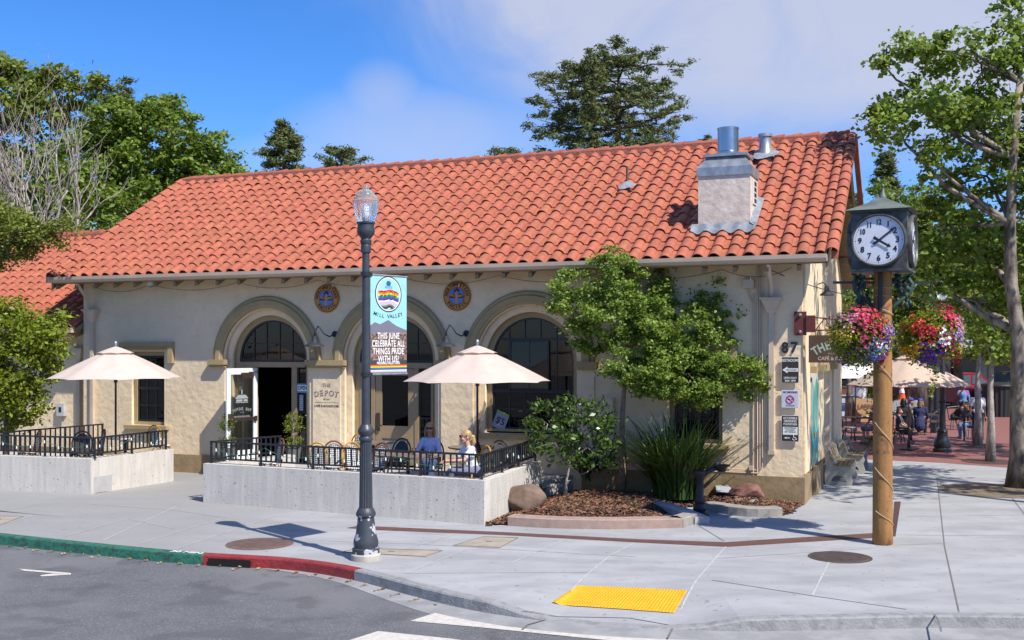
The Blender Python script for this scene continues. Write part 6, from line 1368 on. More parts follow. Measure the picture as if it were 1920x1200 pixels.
# ================= flower baskets
def basket(px_,label,cols,seed,trails):
    p=GY(px_,632,17.56); t=T('flower_basket',label,'flower basket',p,0); rs=np.random.RandomState(seed); r=.47
    base=np.random.RandomState(seed); d=rs.normal(size=(900,3)); d/=np.linalg.norm(d,axis=1,keepdims=True); P=d*r*rs.uniform(.5,.95,(900,1)); P[:,2]*=.92
    P,nr=foliate(P,9,.08,rs,.9); leaves('foliage',P,nr,.05,Lbright,t,rs)
    d=rs.normal(size=(150,3)); d/=np.linalg.norm(d,axis=1,keepdims=True); P=d*r*.98; P[:,2]*=.95; P,nr=foliate(P,6,.10,rs,.9); leaves('foliage',P,nr,.055,Lbright,t,rs)
    for (cx_,cz_,rad,n,c_,nm,sz) in cols:
        # patch of blossoms round a direction facing out
        vs=[]; Vv=[];Fv=[]
        for i in range(int(n*.8)):
            ox,oz=rs.normal(size=2)*rad*.5; x=cx_+ox; z=cz_+oz; q=math.hypot(x,z); 
            if q>.56: x*=.56/q; z*=.56/q; q=.56
            y=-math.sqrt(max(.01,r*r*1.2-min(q*q,r*r*1.15)))*rs.uniform(.75,1.06)*(1 if rs.rand()<.85 else -1)
            c3=np.array([x,y,z]); nrm=c3/np.linalg.norm(c3)+rs.normal(size=3)*.4; nrm/=np.linalg.norm(nrm); u=np.cross(nrm,[0.1,.2,1]); u/=np.linalg.norm(u); w2=np.cross(nrm,u); b=len(Vv); s=sz*rs.uniform(.7,1.25)
            Vv.append(c3-nrm*s*.2)
            for k in range(10): a=2*PI*k/10; rr=s*(1 if k%2 else .62); Vv.append(c3+(u*math.cos(a)+w2*math.sin(a))*rr+nrm*s*.15*(k%2))
            Fv+=[(b,b+1+k,b+1+(k+1)%10) for k in range(10)]
        raw('blossoms',np.array(Vv),np.array(Fv),mat('petal_'+nm,c_,.6,var=.12,scale=20,island=.18,trans=.2),t)
    for j,(x,ln) in enumerate(trails):
        n=int(ln*90); tt=rs.rand(n)*ln; P=np.stack([x+rs.normal(size=n)*.025+.03*np.sin(tt*9),rs.normal(size=n)*.03-.1,-.38-tt],1); leaves('trailing_vine',P,np.ones((n,3))*.2,.045,Lbright,t,rs,asp=.8)
    mb=MB(); mb.lathe([(.08,-.30),(.2,-.18),(.27,.05),(.27,.08)],(0,0,0),16); mb.build('basket_liner',mat('coir',(.10,.06,.03),.95,bump=.8),t)
    mb=MB()
    zt=4.22-p.z; [mb.tube([(.25*math.cos(a),.25*math.sin(a),.06),(0,0,zt)],.006,4) for a in (.5,2.6,4.7)]; mb.build('chain',blackm,t)
pk=(.55,.035,.15);rdc=(.50,.02,.035);pu=(.16,.05,.42);ye=(.72,.55,.06);bl_=(.18,.24,.68);wh_=(.72,.70,.76);lil=(.42,.26,.60);org_=(.70,.08,.03);pal=(.70,.32,.40)
basket(1615,'round hanging basket of pink, yellow and blue flowers left of the clock post',[(-.08,.36,.22,150,(.66,.05,.14),'coral',.030),(.18,.28,.14,70,rdc,'red',.03),(-.30,.30,.15,100,pal,'pale',.026),(-.40,.02,.14,190,ye,'yellow',.020),(.0,.02,.26,150,pk,'pink',.028),(.36,.12,.16,200,lil,'lilac',.018),(.30,-.06,.14,60,pu,'violet',.024),(.12,-.28,.20,300,bl_,'blue',.018),(.22,-.18,.16,130,wh_,'white',.018),(.30,-.38,.12,50,pk,'pink',.036),(-.25,-.34,.22,90,pu,'violet',.018)],1,((-.12,.34),(.0,.42),(.10,.30)))
basket(1745,'round hanging basket of red, white and purple flowers right of the clock post',[(-.32,.16,.16,150,org_,'orange',.026),(-.20,.05,.18,110,rdc,'red',.036),(.22,.36,.22,170,(.66,.03,.09),'scarlet',.030),(.38,.20,.16,110,pal,'pale',.026),(.05,-.02,.14,90,wh_,'white',.030),(.32,.04,.15,150,lil,'lilac',.020),(-.40,-.22,.14,150,(.75,.42,.01),'gold',.024),(-.12,-.26,.20,190,(.13,.02,.34),'purple',.030),(.40,-.20,.12,90,ye,'yellow',.022),(.1,-.12,.2,60,pk,'pink',.036),(.36,-.32,.12,50,(.35,.01,.03),'crimson',.03),(.42,-.14,.1,60,bl_,'blue',.02)],2,((-.02,.62),(.03,.5),(-.08,.2)))
# ================= RIGHT BACKGROUND
# tree grates
for px_,py_,lab in ((1833,836,'dark tree grate round the slim tree by the man in white'),(1857,866,'dark tree grate round the nearer white footed tree')):
    c_=G(px_,py_); mb=MB(); mb.lathe([(.75,.006),(.75,.014),(.72,.016),(.14,.016),(.14,.006)],(0,0,0),32); o=mb.build('tree_grate',rust); o.location=c_; tag(o,lab,'tree grate')
mb=MB(); c_=G(1850,925); mb.lathe([(1.25,.005),(1.2,.010)],(0,0,0),30); o=mb.build('tree_pit',mat('decomposed_granite',(.20,.15,.095),.95,var=.2,scale=5,bump=.5)); o.location=G(1905,920)+Vector((-.4,0,0)); tag(o,'tan gravel tree pit at the foot of the big pale tree','tree pit')
def plamp(px_,py_,label,h=4.6):
    t=T('street_lamp',label,'street lamp',G(px_,py_)); mb=MB(); mb.lathe([(.27,0),(.27,.10),(.23,.14),(.25,.2),(.24,.3),(.17,.45),(.15,.6),(.16,.64),(.13,.7)],(0,0,0),20); mb.build('base',blackm,t,True,35)
    mb=MB(); mb.lathe([(.10,.7),(.085,1.5),(.10,1.52),(.11,1.57),(.08,1.62),(.06,h)],(0,0,0),16); mb.build('shaft',blackm,t,True,35)
    mb=MB(); mb.lathe([(.12,h),(.2,h+.35),(.12,h+.5),(.04,h+.6)],(0,0,0),16); mb.build('globe',acry,t,True); return t
plamp(1767,848,'black street lamp in the plaza below the right flower basket'); plamp(1755,802,'black street lamp further back by the bicycle',4.4)
for px_,py_,lab in ((1748,798,'short black bollard behind the farther street lamp'),):
    t=T('bollard',lab,'bollard',G(px_-3,py_-14)); mb=MB(); mb.lathe([(.16,0),(.16,.08),(.11,.16),(.09,.85),(.12,.9),(.10,.98),(.03,1.05)],(0,0,0),16); mb.build('post',blackm,t,True,40); mb=MB(); mb.lathe([(.17,.0),(.17,.04)],(0,0,0),16); mb.build('base_plate',blackm,t)
# green sign box on farther lamp
p=G(1755,802); o=T('notice_box','small green notice box on the farther street lamp','notice box',(p.x-.33,p.y-.12,2.05)); mb=MB(); mb.box(-.2,.2,-.05,.05,-.45,.45); mb.build('box_body',flat('notice_green',(.01,.17,.11),.5),o); mb=MB(); mb.box(.2,.28,-.02,.02,-.3,-.25); mb.build('bracket',blackm,o)
# street name style dark sign box by the plaza lamp
p=G(1767,848); o=T('arm_sign','dark rectangular sign with a yellow line on the plaza lamp arm','sign',(p.x+.07,p.y-.02,3.05)); mb=MB(); mb.box(.05,.75,-.03,.03,-.10,.09); mb.build('sign_panel',blackf,o); mb=MB(); mb.box(.15,.55,-.035,-.031,.0,.03); mb.build('stripe',flat('sign_yellow',(.6,.42,.03),.6),o)
mb=MB(); mb.box(.10,.72,-.25,.22,.12,.36); mb.build('light_box',flat('pale_box',(.62,.64,.68),.5),o)
canv2=mat('canvas_tan',(.66,.51,.40),.85,var=.04,trans=.25)
wdp=mat('pole_wood',(.28,.12,.05),.5)
def gumb(px_,py_,zr,rad,label,h=.62,**k):
    p=GY(px_,py_,k.pop('Y')); return umbrella((p.x,p.y,0),k.pop('rz',0),label,r=rad,zr=zr,zt=zr+h,m=k.pop('m',canv2),polem=wdp,name='market_umbrella')
gumb(1704,720,2.0,1.85,'large tan umbrella over the plaza tables, behind the clock post',h=.95,Y=33.5,rz=R(20))
gumb(1604,700,2.05,1.4,'white umbrella seen between the cafe wall and the clock post',h=.6,Y=40,m=flat('canvas_white',(.78,.75,.70),.8))
gumb(1640,700,2.2,1.9,'tan umbrella mostly hidden behind the clock post',h=.7,Y=43)
umb_d=[o for o in bpy.data.objects if o.name.startswith('market_umbrella')]
# tables, chairs and people on the plaza
skinm=mat('skin',(.52,.29,.20),.55,var=.06,scale=6); skind=mat('skin_tan',(.34,.17,.10),.55,var=.05)
def remesh(name,mb,m,parent,vox=.014,sm=2):
    me=bpy.data.meshes.new(name); me.from_pydata(mb.v,[],mb.f); o=bpy.data.objects.new(name,me); C.objects.link(o)
    bm=bmesh.new(); bm.from_mesh(me); bmesh.ops.recalc_face_normals(bm,faces=bm.faces); bm.to_mesh(me); bm.free()
    r=o.modifiers.new('r','REMESH'); r.mode='VOXEL'; r.voxel_size=vox
    if sm: s=o.modifiers.new('s','SMOOTH'); s.iterations=sm; s.factor=.5
    bpy.context.view_layer.update(); me2=bpy.data.meshes.new_from_object(o.evaluated_get(bpy.context.evaluated_depsgraph_get())); bpy.data.objects.remove(o)
    me2.name=name; me2.materials.clear(); me2.materials.append(m); me2.polygons.foreach_set('use_smooth',[True]*len(me2.polygons)); q=bpy.data.objects.new(name,me2); C.objects.link(q); q.parent=parent; return q
def cap(mb,pts,rs_):
    pts=[Vector(p) for p in pts]
    mb.tube(pts,list(rs_),10)
    for p,r in zip(pts,rs_): mb.ball(p,r,10)
def person(label,loc,rz,pose='stand',top=(.5,.5,.5),bot=(.05,.05,.07),hair=(.05,.03,.02),skin=None,lean=0.,hands=None,longhair=False,ponytail=False,glasses=False,hat=None,sleeve='short',hz=None,vox=.016,scale=1.,turn=0.,legs_=None,coat=0.,name='person',skirt=False,top2=None,shoe=(.1,.1,.1),slim=1.):
    """faces local -y"""
    skin=skin or skinm; t=T(name,label,'person',loc,rz); sit=pose=='sit'
    pz=.53 if sit else .95; hip=Vector((0,0,pz)); cl_,sl_=math.cos(lean),math.sin(lean)
    def up(h,y=0,x=0): return hip+Vector((x,-sl_*h+y*cl_,cl_*h+y*sl_))
    waist=up(.16); chest=up(.34); neck0=up(.47); neck1=up(.55,-.01)
    hd=neck1+Vector((0,-.02-.03*sl_,.115)); 
    J={}
    for s,k in ((-1,'R'),(1,'L')):
        sh=up(.44,0,.175*s*slim); J['sh'+k]=sh
        hp=hip+Vector((.09*s,0,0)); J['hp'+k]=hp
        if legs_: kn,an=Vector(legs_[k][0]),Vector(legs_[k][1])
        elif sit: kn=Vector((.11*s,-.43,.50)); an=Vector((.11*s,-.40,.09))
        else: kn=Vector((.10*s,-.02,.50)); an=Vector((.11*s,.02,.09))
        J['kn'+k]=kn;J['an'+k]=an
        h=Vector(hands[k]) if hands and k in hands else (Vector((.16*s,-.36,.60)) if sit else Vector((.25*s,-.06,.80)))
        mid=(sh+h)/2; L=.56; d=(h-sh).length; off=math.sqrt(max(0,(L/2)**2-(d/2)**2)); el=mid+(Vector((.5*s,.35,-.8)).normalized())*off*.95
        J['el'+k]=el;J['ha'+k]=h
    b=MB()
    cap(b,[hip+Vector((-.075,0,0)),hip+Vector((.075,0,0))],[.115*slim]*2); cap(b,[hip,waist,chest],[.13*slim,.11*slim,.12*slim]); cap(b,[chest+Vector((-.07*slim,0,.0)),chest+Vector((.07*slim,0,.0))],[.105*slim]*2); cap(b,[J['shR'],up(.45),J['shL']],[.052*slim,.072*slim,.052*slim]); cap(b,[neck0,neck1+Vector((0,0,.03))],[.055,.05])
    RT=Matrix.Rotation(turn,4,'Z')
    def H(x,y,z): return hd+RT@Vector((x,y,z))
    b.ball(H(0,.012,.02),(.076,.095,.105),14); cap(b,[H(0,-.03,-.05),H(0,-.055,-.085)],[.055,.032]); cap(b,[H(0,-.085,.01),H(0,-.108,-.022)],[.011,.016]); cap(b,[H(-.03,-.075,-.025),H(.03,-.075,-.025)],[.03,.03])
    for s in (-1,1): b.ball(H(.078*s,.01,-.005),(.012,.022,.032),8)
    cap(b,[H(-.018,-.088,-.058),H(.018,-.088,-.058)],[.010,.010])
    for k,s in (('R',-1),('L',1)):
        cap(b,[J['sh'+k],J['el'+k]],[.05,.038]); cap(b,[J['el'+k],J['ha'+k]],[.038,.024])
        d=(J['ha'+k]-J['el'+k]).normalized(); sd=d.cross(Vector((0,0,1))); sd=sd.normalized() if sd.length>.1 else Vector((1,0,0)); upv=sd.cross(d)
        pc=J['ha'+k]+d*.05; cap(b,[J['ha'+k],pc],[.026,.034]); 
        fr=max(.009,vox*.75)
        for q in range(4):
            o_=sd*(q-1.5)*.022; e1=pc+d*(.045+.006*(q in(1,2)))+o_*1.1-upv*.008; e2=e1+d*(.03)+o_*.1-upv*(.018+.004*q); cap(b,[pc+o_,e1,e2],[fr*1.1,fr,fr*.9])
        tb=J['ha'+k]+d*.015-sd*s*.028; cap(b,[tb,tb+d*.03-sd*s*.026,tb+d*.058-sd*s*.030],[fr*1.25,fr*1.1,fr])
        cap(b,[J['hp'+k],J['kn'+k]],[.085,.058]); kn,an=J['kn'+k],J['an'+k]; calf=kn.lerp(an,.35); cap(b,[kn,calf+Vector((0,.012,0)),an],[.055,.056,.036])
        cap(b,[an+Vector((0,.02,-.035)),an+Vector((.01*s,-.13,-.055))],[.038,.032])
    remesh('body',b,skin,t,vox,2)
    e=.013
    c_=MB(); cap(c_,[hip+Vector((-.06,0,.02)),hip+Vector((.06,0,.02))],[.12*slim+e]*2); cap(c_,[hip+Vector((0,0,.02)),waist,chest],[.13*slim+e,.113*slim+e,.122*slim+e]); cap(c_,[chest+Vector((-.07*slim,0,0)),chest+Vector((.07*slim,0,0))],[.108*slim+e]*2); cap(c_,[J['shR'],up(.44),J['shL']],[.053*slim+e,.066*slim+e,.053*slim+e])
    for k in 'RL':
        if sleeve=='long': w_=J['el'+k].lerp(J['ha'+k],.85); cap(c_,[J['sh'+k],J['el'+k]],[.05*slim+e,.040+e]); cap(c_,[J['el'+k],w_],[.040+e,.030+e])
        else: cap(c_,[J['sh'+k],J['sh'+k].lerp(J['el'+k],.62)],[.055+e,.052+e])
    if coat: cap(c_,[hip+Vector((0,.03,0)),hip+Vector((0,.08,-coat))],[.17,.19])
    tm_=flat('cloth_%d'%(abs(hash(label))%99999),top,.9,bump=.4,bscale=14) if not top2 else mat('cloth2_%d'%(abs(hash(label))%99999),top,.9,col2=top2,scale=5)
    remesh('coat' if coat else 'shirt',c_,tm_,t,vox,3)
    l_=MB(); cap(l_,[hip+Vector((-.07,0,-.0)),hip+Vector((.07,0,-.0))],[.122+e*.6]*2)
    for k in 'RL':
        kn,an=J['kn'+k],J['an'+k]
        if skirt: cap(l_,[J['hp'+k],kn],[.10,.09])
        else: cap(l_,[J['hp'+k],kn],[.093+e*.5,.068+e*.5]); cap(l_,[kn,an+Vector((0,0,.03))],[.066+e*.5,.055+e*.5])
    remesh('skirt' if skirt else 'trousers',l_,flat('legs_%d'%(abs(hash(label))%99999),bot,.9,bump=.4,bscale=14),t,vox,3)
    for k,s in (('R',-1),('L',1)):
        an=J['an'+k]; m2=MB(); cap(m2,[an+Vector((0,.035,-.045)),an+Vector((.01*s,-.06,-.05)),an+Vector((.012*s,-.145,-.06))],[.046,.045,.036]); remesh('shoe',m2,flat('shoe_%d'%(int(shoe[0]*1000)),shoe,.6),t,.012,1)
    hm=mat('hair_%d'%(abs(hash(hair))%99999),hair,.5,var=.25,scale=30,stretch=(1,1,.15),bump=.6,bscale=40)
    h_=MB(); RTm=RT.to_3x3()
    h_.ball(H(0,.030,.040),(.090,.100,.105),14)
    if longhair:
        for s in (-1,1): cap(h_,[H(.045*s,-.02,.085),H(.078*s,.0,.03),H(.09*s,.01,-.07),H(.085*s,.01,-.16)],[.035,.028,.032,.022])
        cap(h_,[H(0,.075,.04),H(0,.085,-.14)],[.07,.065])
    else: cap(h_,[H(0,.075,.03),H(0,.075,-.05)],[.055,.045])
    if ponytail: cap(h_,[H(0,.11,.03),H(0,.16,.0),H(0,.175,-.10),H(0,.16,-.19)],[.028,.04,.045,.018])
    remesh('hair',h_,hm,t,vox*.8,2)
    if glasses:
        g_=MB()
        for s in (-1,1): g_.ball(H(.036*s,-.098,.022),(.033,.012,.026),10); g_.tube([H(.066*s,-.088,.03),H(.088*s,.0,.028)],.006,5)
        g_.tube([H(-.01,-.103,.028),H(.01,-.103,.028)],.006,5); g_.build('sunglasses',flat('shades_black',(.01,.008,.008),.15),t,True)
    else:
        g_=MB(); [g_.ball(H(.032*s,-.082,.022),(.013,.008,.008),8) for s in (-1,1)]; g_.build('eyes',flat('eye_dark',(.03,.02,.02),.3),t)
    g_=MB(); g_.ball(H(0,-.096,-.056),(.024,.007,.007),8); g_.build('mouth',flat('lips',(.36,.09,.08),.5),t)
    if hat:
        g_=MB(); g_.ball(H(0,.02,.075),(.10,.115,.085),14); g_.cbox(H(0,-.12,.06),(.12,.10,.014),rz=turn); g_.build('cap',flat('cap_cloth',hat,.8),t,True)
    if scale!=1: t.scale=(scale,)*3
    return t
def seatpos(px_,py_,ztop,z0): p=G(px_,py_,ztop); return (p.x,p.y,z0)
# the two women on the terrace
p=GY(806,793,21.75)
bc=dup(d0,(p.x+.02,p.y+.12,FZ),R(-5),'dark woven chair behind the woman in the pale blue shirt')
person('seated woman with loose hair and sunglasses in a pale blue shirt',(p.x,p.y,FZ-.03),R(-6),'sit',top=(.42,.45,.66),bot=(.05,.08,.17),hair=(.36,.22,.11),longhair=True,glasses=True,sleeve='long',vox=.009,slim=.84,lean=R(-4),hands={'R':(-.20,-.36,.74),'L':(.18,-.40,.72)},skin=mat('skin_a',(.42,.22,.15),.5,var=.05),legs_={'R':((-.02,-.42,.56),(.05,-.40,.10)),'L':((.14,-.45,.58),(.10,-.60,.18))})
p=GY(878,811,20.45)
person('blonde woman with a ponytail in a white shirt, side on in the yellow chair',(p.x+.10,p.y,FZ-.06),R(-62),'sit',top=(.74,.73,.76),bot=(.16,.17,.26),hair=(.52,.34,.14),ponytail=True,glasses=True,vox=.009,slim=.84,lean=R(14),hands={'R':(-.16,-.50,.72),'L':(.10,-.56,.76)},skin=mat('skin_b',(.55,.29,.20),.5,var=.05),legs_={'R':((-.12,-.44,.52),(-.12,-.46,.09)),'L':((.02,-.46,.57),(-.06,-.50,.2))})
dup(y0,(p.x+.12,p.y+.02,FZ),R(-60),'yellow rattan chair holding the blonde woman in white')
# plaza furniture
def ptable(px_,py_,w_,d_,label,rz=0):
    p=G(px_,py_); t=T('plaza_table',label,'table',p,rz); mb=MB(); mb.box(-w_/2,w_/2,-d_/2,d_/2,.71,.75); mb.build('table_top',flat('slat_dark',(.06,.035,.025),.6),t)
    lb_=None
    for x in (-1,1):
        for y in (-1,1):
            mb=MB(); mb.tube([(x*(w_/2-.08),y*(d_/2-.08),.71),(x*(w_/2-.05),y*(d_/2-.05),0)],.018,6); mb.build('leg',blackm,t)
    return t
pc=bistro('bistro_chair',blackm,mat('grey_mesh',(.16,.15,.15),.5),'dark oval backed chair facing right at the left plaza table',G(1592,828),R(75)); pc.scale=(1.08,)*3
tb=ptable(1628,822,1.5,.8,'dark plaza table with a yellow plate, left of the clock post'); 
o=T('food_plate','yellow plate of food on the left plaza table','plate',Vector(tb.location)+Vector((-.15,-.2,.751))); mb=MB(); mb.lathe([(.12,.0),(.15,.02),(.14,.024)],(0,0,0),18); mb.build('plate_rim',white,o); mb=MB(); mb.ball((0,0,.03),(.11,.09,.03),10,jit=.3); mb.build('food',flat('food_yellow',(.65,.32,.03),.6),o)
t2=ptable(1716,815,1.5,.8,'dark plaza table right of the clock post')
dup(pc,G(1692,832),R(-75),'dark oval backed chair right of the clock post with the child on it'); 
dup(pc,G(1575,805),R(90),'dark chair behind the first plaza chair')
# plaza bench
p=G(1722,812); o=T('plaza_bench','backless dark wooden bench under the woman in the blue cap','bench',p,R(5)); mb=MB(); mb.box(-.7,.7,-.18,.18,.40,.45); mb.build('seat',flat('bench_wood',(.10,.055,.035),.6),o)
for x in (-.6,.6): mb=MB(); mb.box(x-.03,x+.03,-.16,.16,0,.4); mb.build('leg',blackm,o)
person('woman in a blue cap and navy coat seated on the bench with her back turned',G(1725,817),R(150),'sit',top=(.022,.028,.09),bot=(.012,.012,.015),hair=(.32,.19,.07),longhair=True,hat=(.03,.06,.30),sleeve='long',coat=.18,lean=R(8))
person('child in a dark grey T-shirt sitting just right of the clock post',G(1680,832)+Vector((.1,0,.05)),R(60),'sit',top=(.06,.065,.085),bot=(.04,.04,.05),hair=(.14,.06,.03),scale=.85)
person('person in a bright blue and red jacket bending forward over the table',G(1690,806),R(70),'sit',top=(.03,.13,.55),bot=(.02,.02,.03),hair=(.04,.03,.02),lean=R(35),sleeve='long',hat=(.03,.12,.5))
person('dark haired person in black behind the child',G(1694,815),R(160),'sit',top=(.012,.012,.014),bot=(.02,.02,.02),hair=(.01,.008,.008),longhair=True,sleeve='long',lean=R(5))
person('person in a grey green shirt facing forward at the right plaza table',G(1703,806),R(-10),'sit',top=(.16,.17,.12),bot=(.03,.03,.03),hair=(.05,.03,.02),sleeve='short',lean=R(5))
person('person in a grey dress partly hidden by the clock post, left side',G(1637,833)+Vector((.12,0,.02)),R(-75),'sit',top=(.14,.14,.20),bot=(.13,.13,.19),hair=(.1,.05,.03),skirt=True,lean=R(6))
person('person in dark clothes sitting in shade far behind the left plaza table',G(1604,768),R(60),'sit',top=(.02,.025,.05),bot=(.015,.015,.02),hair=(.02,.015,.01),sleeve='long',lean=R(15),scale=1.0)
person('standing man in a tie-dye shirt raising a hand to his face',G(1806,800),R(10),'stand',top=(.02,.33,.50),top2=(.30,.02,.22),bot=(.02,.02,.025),hair=(.02,.015,.01),hands={'R':(-.10,-.22,1.52),'L':(.2,-.15,.95)},skin=skind)
person('man in a white T-shirt standing with his back turned by the slim tree',G(1834,829),R(175),'stand',top=(.72,.70,.74),bot=(.03,.035,.045),hair=(.015,.012,.01),skin=skind,lean=R(6),scale=1.03)
person('person in pale blue jeans seated by the bicycle rack',G(1822,822),R(-70),'sit',top=(.12,.10,.10),bot=(.20,.30,.46),hair=(.03,.02,.02),skin=skind,lean=R(20),shoe=(.35,.35,.37))
person('crouching person in a black top beside the bicycle',G(1788,806),R(60),'sit',top=(.03,.02,.02),bot=(.03,.03,.035),hair=(.02,.012,.01),lean=R(40),skin=skinm,hands={'R':(-.15,-.55,.35),'L':(.12,-.55,.4)},scale=.95)
# stool under those sitters
for px_,py_,rz,lab in ((1822,822,0,'low dark stool under the person in pale blue jeans'),(1788,806,0,'low dark stool beside the bicycle'),(1604,768,0,'dark stool in shade far left'),(1690,806,0,'dark stool under the person in the blue and red jacket'),(1694,815,0,'dark stool under the dark haired person'),(1703,806,0,'dark stool under the person in grey green'),(1637,833,0,'dark stool under the person in the grey dress')):
    t=T('stool',lab,'stool',G(px_,py_)+(Vector((.12,0,0)) if px_==1637 else Vector((0,0,0)))); mb=MB(); mb.lathe([(.16,.37),(.17,.40),(.16,.41)],(0,0,0),14); mb.build('seat',blackm,t)
    for a in range(3): mb=MB(); mb.tube([(.1*math.cos(a*2.1),.1*math.sin(a*2.1),.37),(.15*math.cos(a*2.1),.15*math.sin(a*2.1),0)],.012,5); mb.build('leg',blackm,t)
# bicycle
p=G(1782,803); o=T('bicycle','dark bicycle leaning by the rack behind the plaza lamp','bicycle',p,R(12))
for x in (-.55,.55):
    mb=MB(); mb.tube([(x+.33*math.cos(2*PI*i/24),0,.34+.33*math.sin(2*PI*i/24)) for i in range(24)],.017,5,closed=True); wh=mb.build('wheel',flat('tyre',(.02,.02,.02),.8),o)
    mb=MB(); [mb.tube([(x,0,.34),(x+.32*math.cos(a),0,.34+.32*math.sin(a))],.003,3) for a in [2*PI*i/12 for i in range(12)]]; mb.tube([(x+.31*math.cos(2*PI*i/20),0,.34+.31*math.sin(2*PI*i/20)) for i in range(20)],.008,4,closed=True); mb.build('spokes',zinc,wh)
mb=MB(); A1=(-.55,0,.34);A2=(-.15,0,.82);A3=(.38,0,.86);A4=(-.05,0,.32);A5=(.55,0,.34)
for a,b_ in ((A1,A2),(A2,A3),(A3,A4),(A4,A2),(A1,A4),(A3,A5)): mb.tube([a,b_],.018,6)
mb.build('frame',blackm,o); mb=MB(); mb.tube([(.38,0,.86),(.36,0,1.0),(.40,-.26,1.02)],.013,6); mb.tube([(.36,0,1.0),(.40,.26,1.02)],.013,6); mb.build('handlebar',blackm,o); mb=MB(); mb.cbox((-.18,0,.95),(.26,.13,.05)); mb.tube([(-.15,0,.82),(-.17,0,.93)],.013,6); mb.build('saddle',blackm,o)
# bike rack hoop
p=G(1816,826); o=T('bike_rack','black hoop bicycle rack beside the seated person in jeans','bicycle rack',p,R(40)); mb=MB(); mb.tube([(-.3,0,0),(-.3,0,.6)]+[(-.3*math.cos(a),0,.6+.3*math.sin(a)) for a in [PI*i/8 for i in range(1,8)]]+[(.3,0,.6),(.3,0,0)],.028,8); mb.build('hoop',blackm,o,True); mb=MB(); [mb.lathe([(.07,0),(.07,.015)],(x,0,0),10) for x in (-.3,.3)]; mb.build('base_plate',blackm,o)
# trash can
p=G(1873,781); o=T('trash_can','ribbed black trash can at the far edge of the brick plaza','trash can',p); mb=MB(); mb.lathe([(.62,.0),(.72,1.35)],(0,0,0),40,flute=.06); mb.build('bin_body',flat('bin_black',(.02,.02,.02),.6),o); mb=MB(); mb.lathe([(.76,1.35),(.80,1.42),(.78,1.48),(.5,1.55),(.2,1.58)],(0,0,0),30); mb.build('bin_lid',flat('bin_lid',(.03,.03,.03),.5),o,True,40)
# sandwich board
p=G(1619,792); o=T('sandwich_board','small brown A-frame board with pale lettering behind the left plaza table','sign',p,R(5)); kraft=flat('kraft',(.30,.17,.08),.8)
for s in (-1,1): mb=MB(); mb.cbox((0,s*.16,.52),(.85,.03,1.0),rx=R(14)*s); mb.build('board',kraft,o)
mb=MB(); text(mb,'LAPIN',.26,(0,0,0),.006,.9); mt=Matrix.Translation((0,-.185,.68))@Matrix.Rotation(R(-14),4,'X'); mb.v=[tuple(mt@Vector(v)) for v in mb.v]; mb.build('lettering',flat('board_brown',(.08,.035,.02),.8),o)
# cone
p=G(1691,781); o=T('traffic_cone','orange traffic cone with a white band near the far kerb','traffic cone',(p.x,p.y,.75)); mb=MB(); mb.box(-.22,.22,-.22,.22,0,.04); mb.lathe([(.17,.04),(.02,.85)],(0,0,0),16); mb.build('cone_body',flat('cone_orange',(.75,.11,.02),.5),o,False); mb=MB(); mb.lathe([(.122,.34),(.085,.53)],(0,0,0),16); mb.build('reflective_band',white,o)
o=T('utility_cabinet','low pale grey cabinet under the orange cone','cabinet',p); mb=MB(); mb.box(-.9,.7,-.3,.3,0,.745); mb.build('cabinet_body',flat('cab_grey',(.34,.35,.34),.6),o); mb=MB(); [mb.box(-.85+.5*i,-.40+.5*i,-.31,-.302,.08,.68) for i in range(3)]; mb.build('cabinet_door',flat('cab_door',(.28,.29,.28),.6),o)
# planter with spiky plant
p=G(1627,770); o=T('planter','long pale planter box left of the clock post','planter',p); mb=MB(); mb.box(-1.0,1.2,-.3,.3,0,.62); mb.build('box',flat('planter_pale',(.50,.50,.47),.8),o); mb=MB(); mb.box(-.95,1.15,-.25,.25,.6,.63); mb.build('soil',mul,o)
strap('spiky_plant','spiky yellow-green plant in the long pale planter',Vector((p.x+.3,p.y,.62)),160,1.7,1.9,14,Lbright,'plant')
p=G(1612,772); t=T('tall_planter','tall white tapered planter beside the shaded sitter','planter',p); mb=MB(); mb.lathe([(.28,0),(.36,1.15),(.38,1.18),(.3,1.18)],(0,0,0),20); mb.build('pot',flat('pot_white',(.65,.65,.62),.5),t); mb=MB(); mb.lathe([(.3,1.1),(.28,1.15)],(0,0,0),16); mb.build('soil',mul,t)
B=bw(.9,11.5); bt_=tree('hedge_shrub','dark grey green shrub against the far end of the side wall',B,[(0,0,.7,.5,.5,.7),(.1,0,1.5,.45,.45,.6),(0,.2,2.1,.3,.3,.4)],[(0,0,0),(0,0,.8),(0,0,1.6)],Ldark,barkd,per=60,nl_=26,cr=.2,size=.07,seed=91,r0=.05,cat='shrub')
for i,(x,lab) in enumerate(((1590,'thin pale tree trunk behind the white umbrella'),)):
    B=G(x,784); btree(lab,B,((x,610,40,40),(x+20,580,36,36)),Lbig,95,per=6,nl_=40,cr=.4,size=.16,r0=.13,name='young_tree')
B=G(1792,765); btree('thick grey trunked tree behind the man in the tie-dye shirt',B,((1790,600,60,50),(1820,560,60,50),(1750,580,60,50)),Lplane,96,per=10,nl_=50,cr=.5,size=.2,r0=.42)
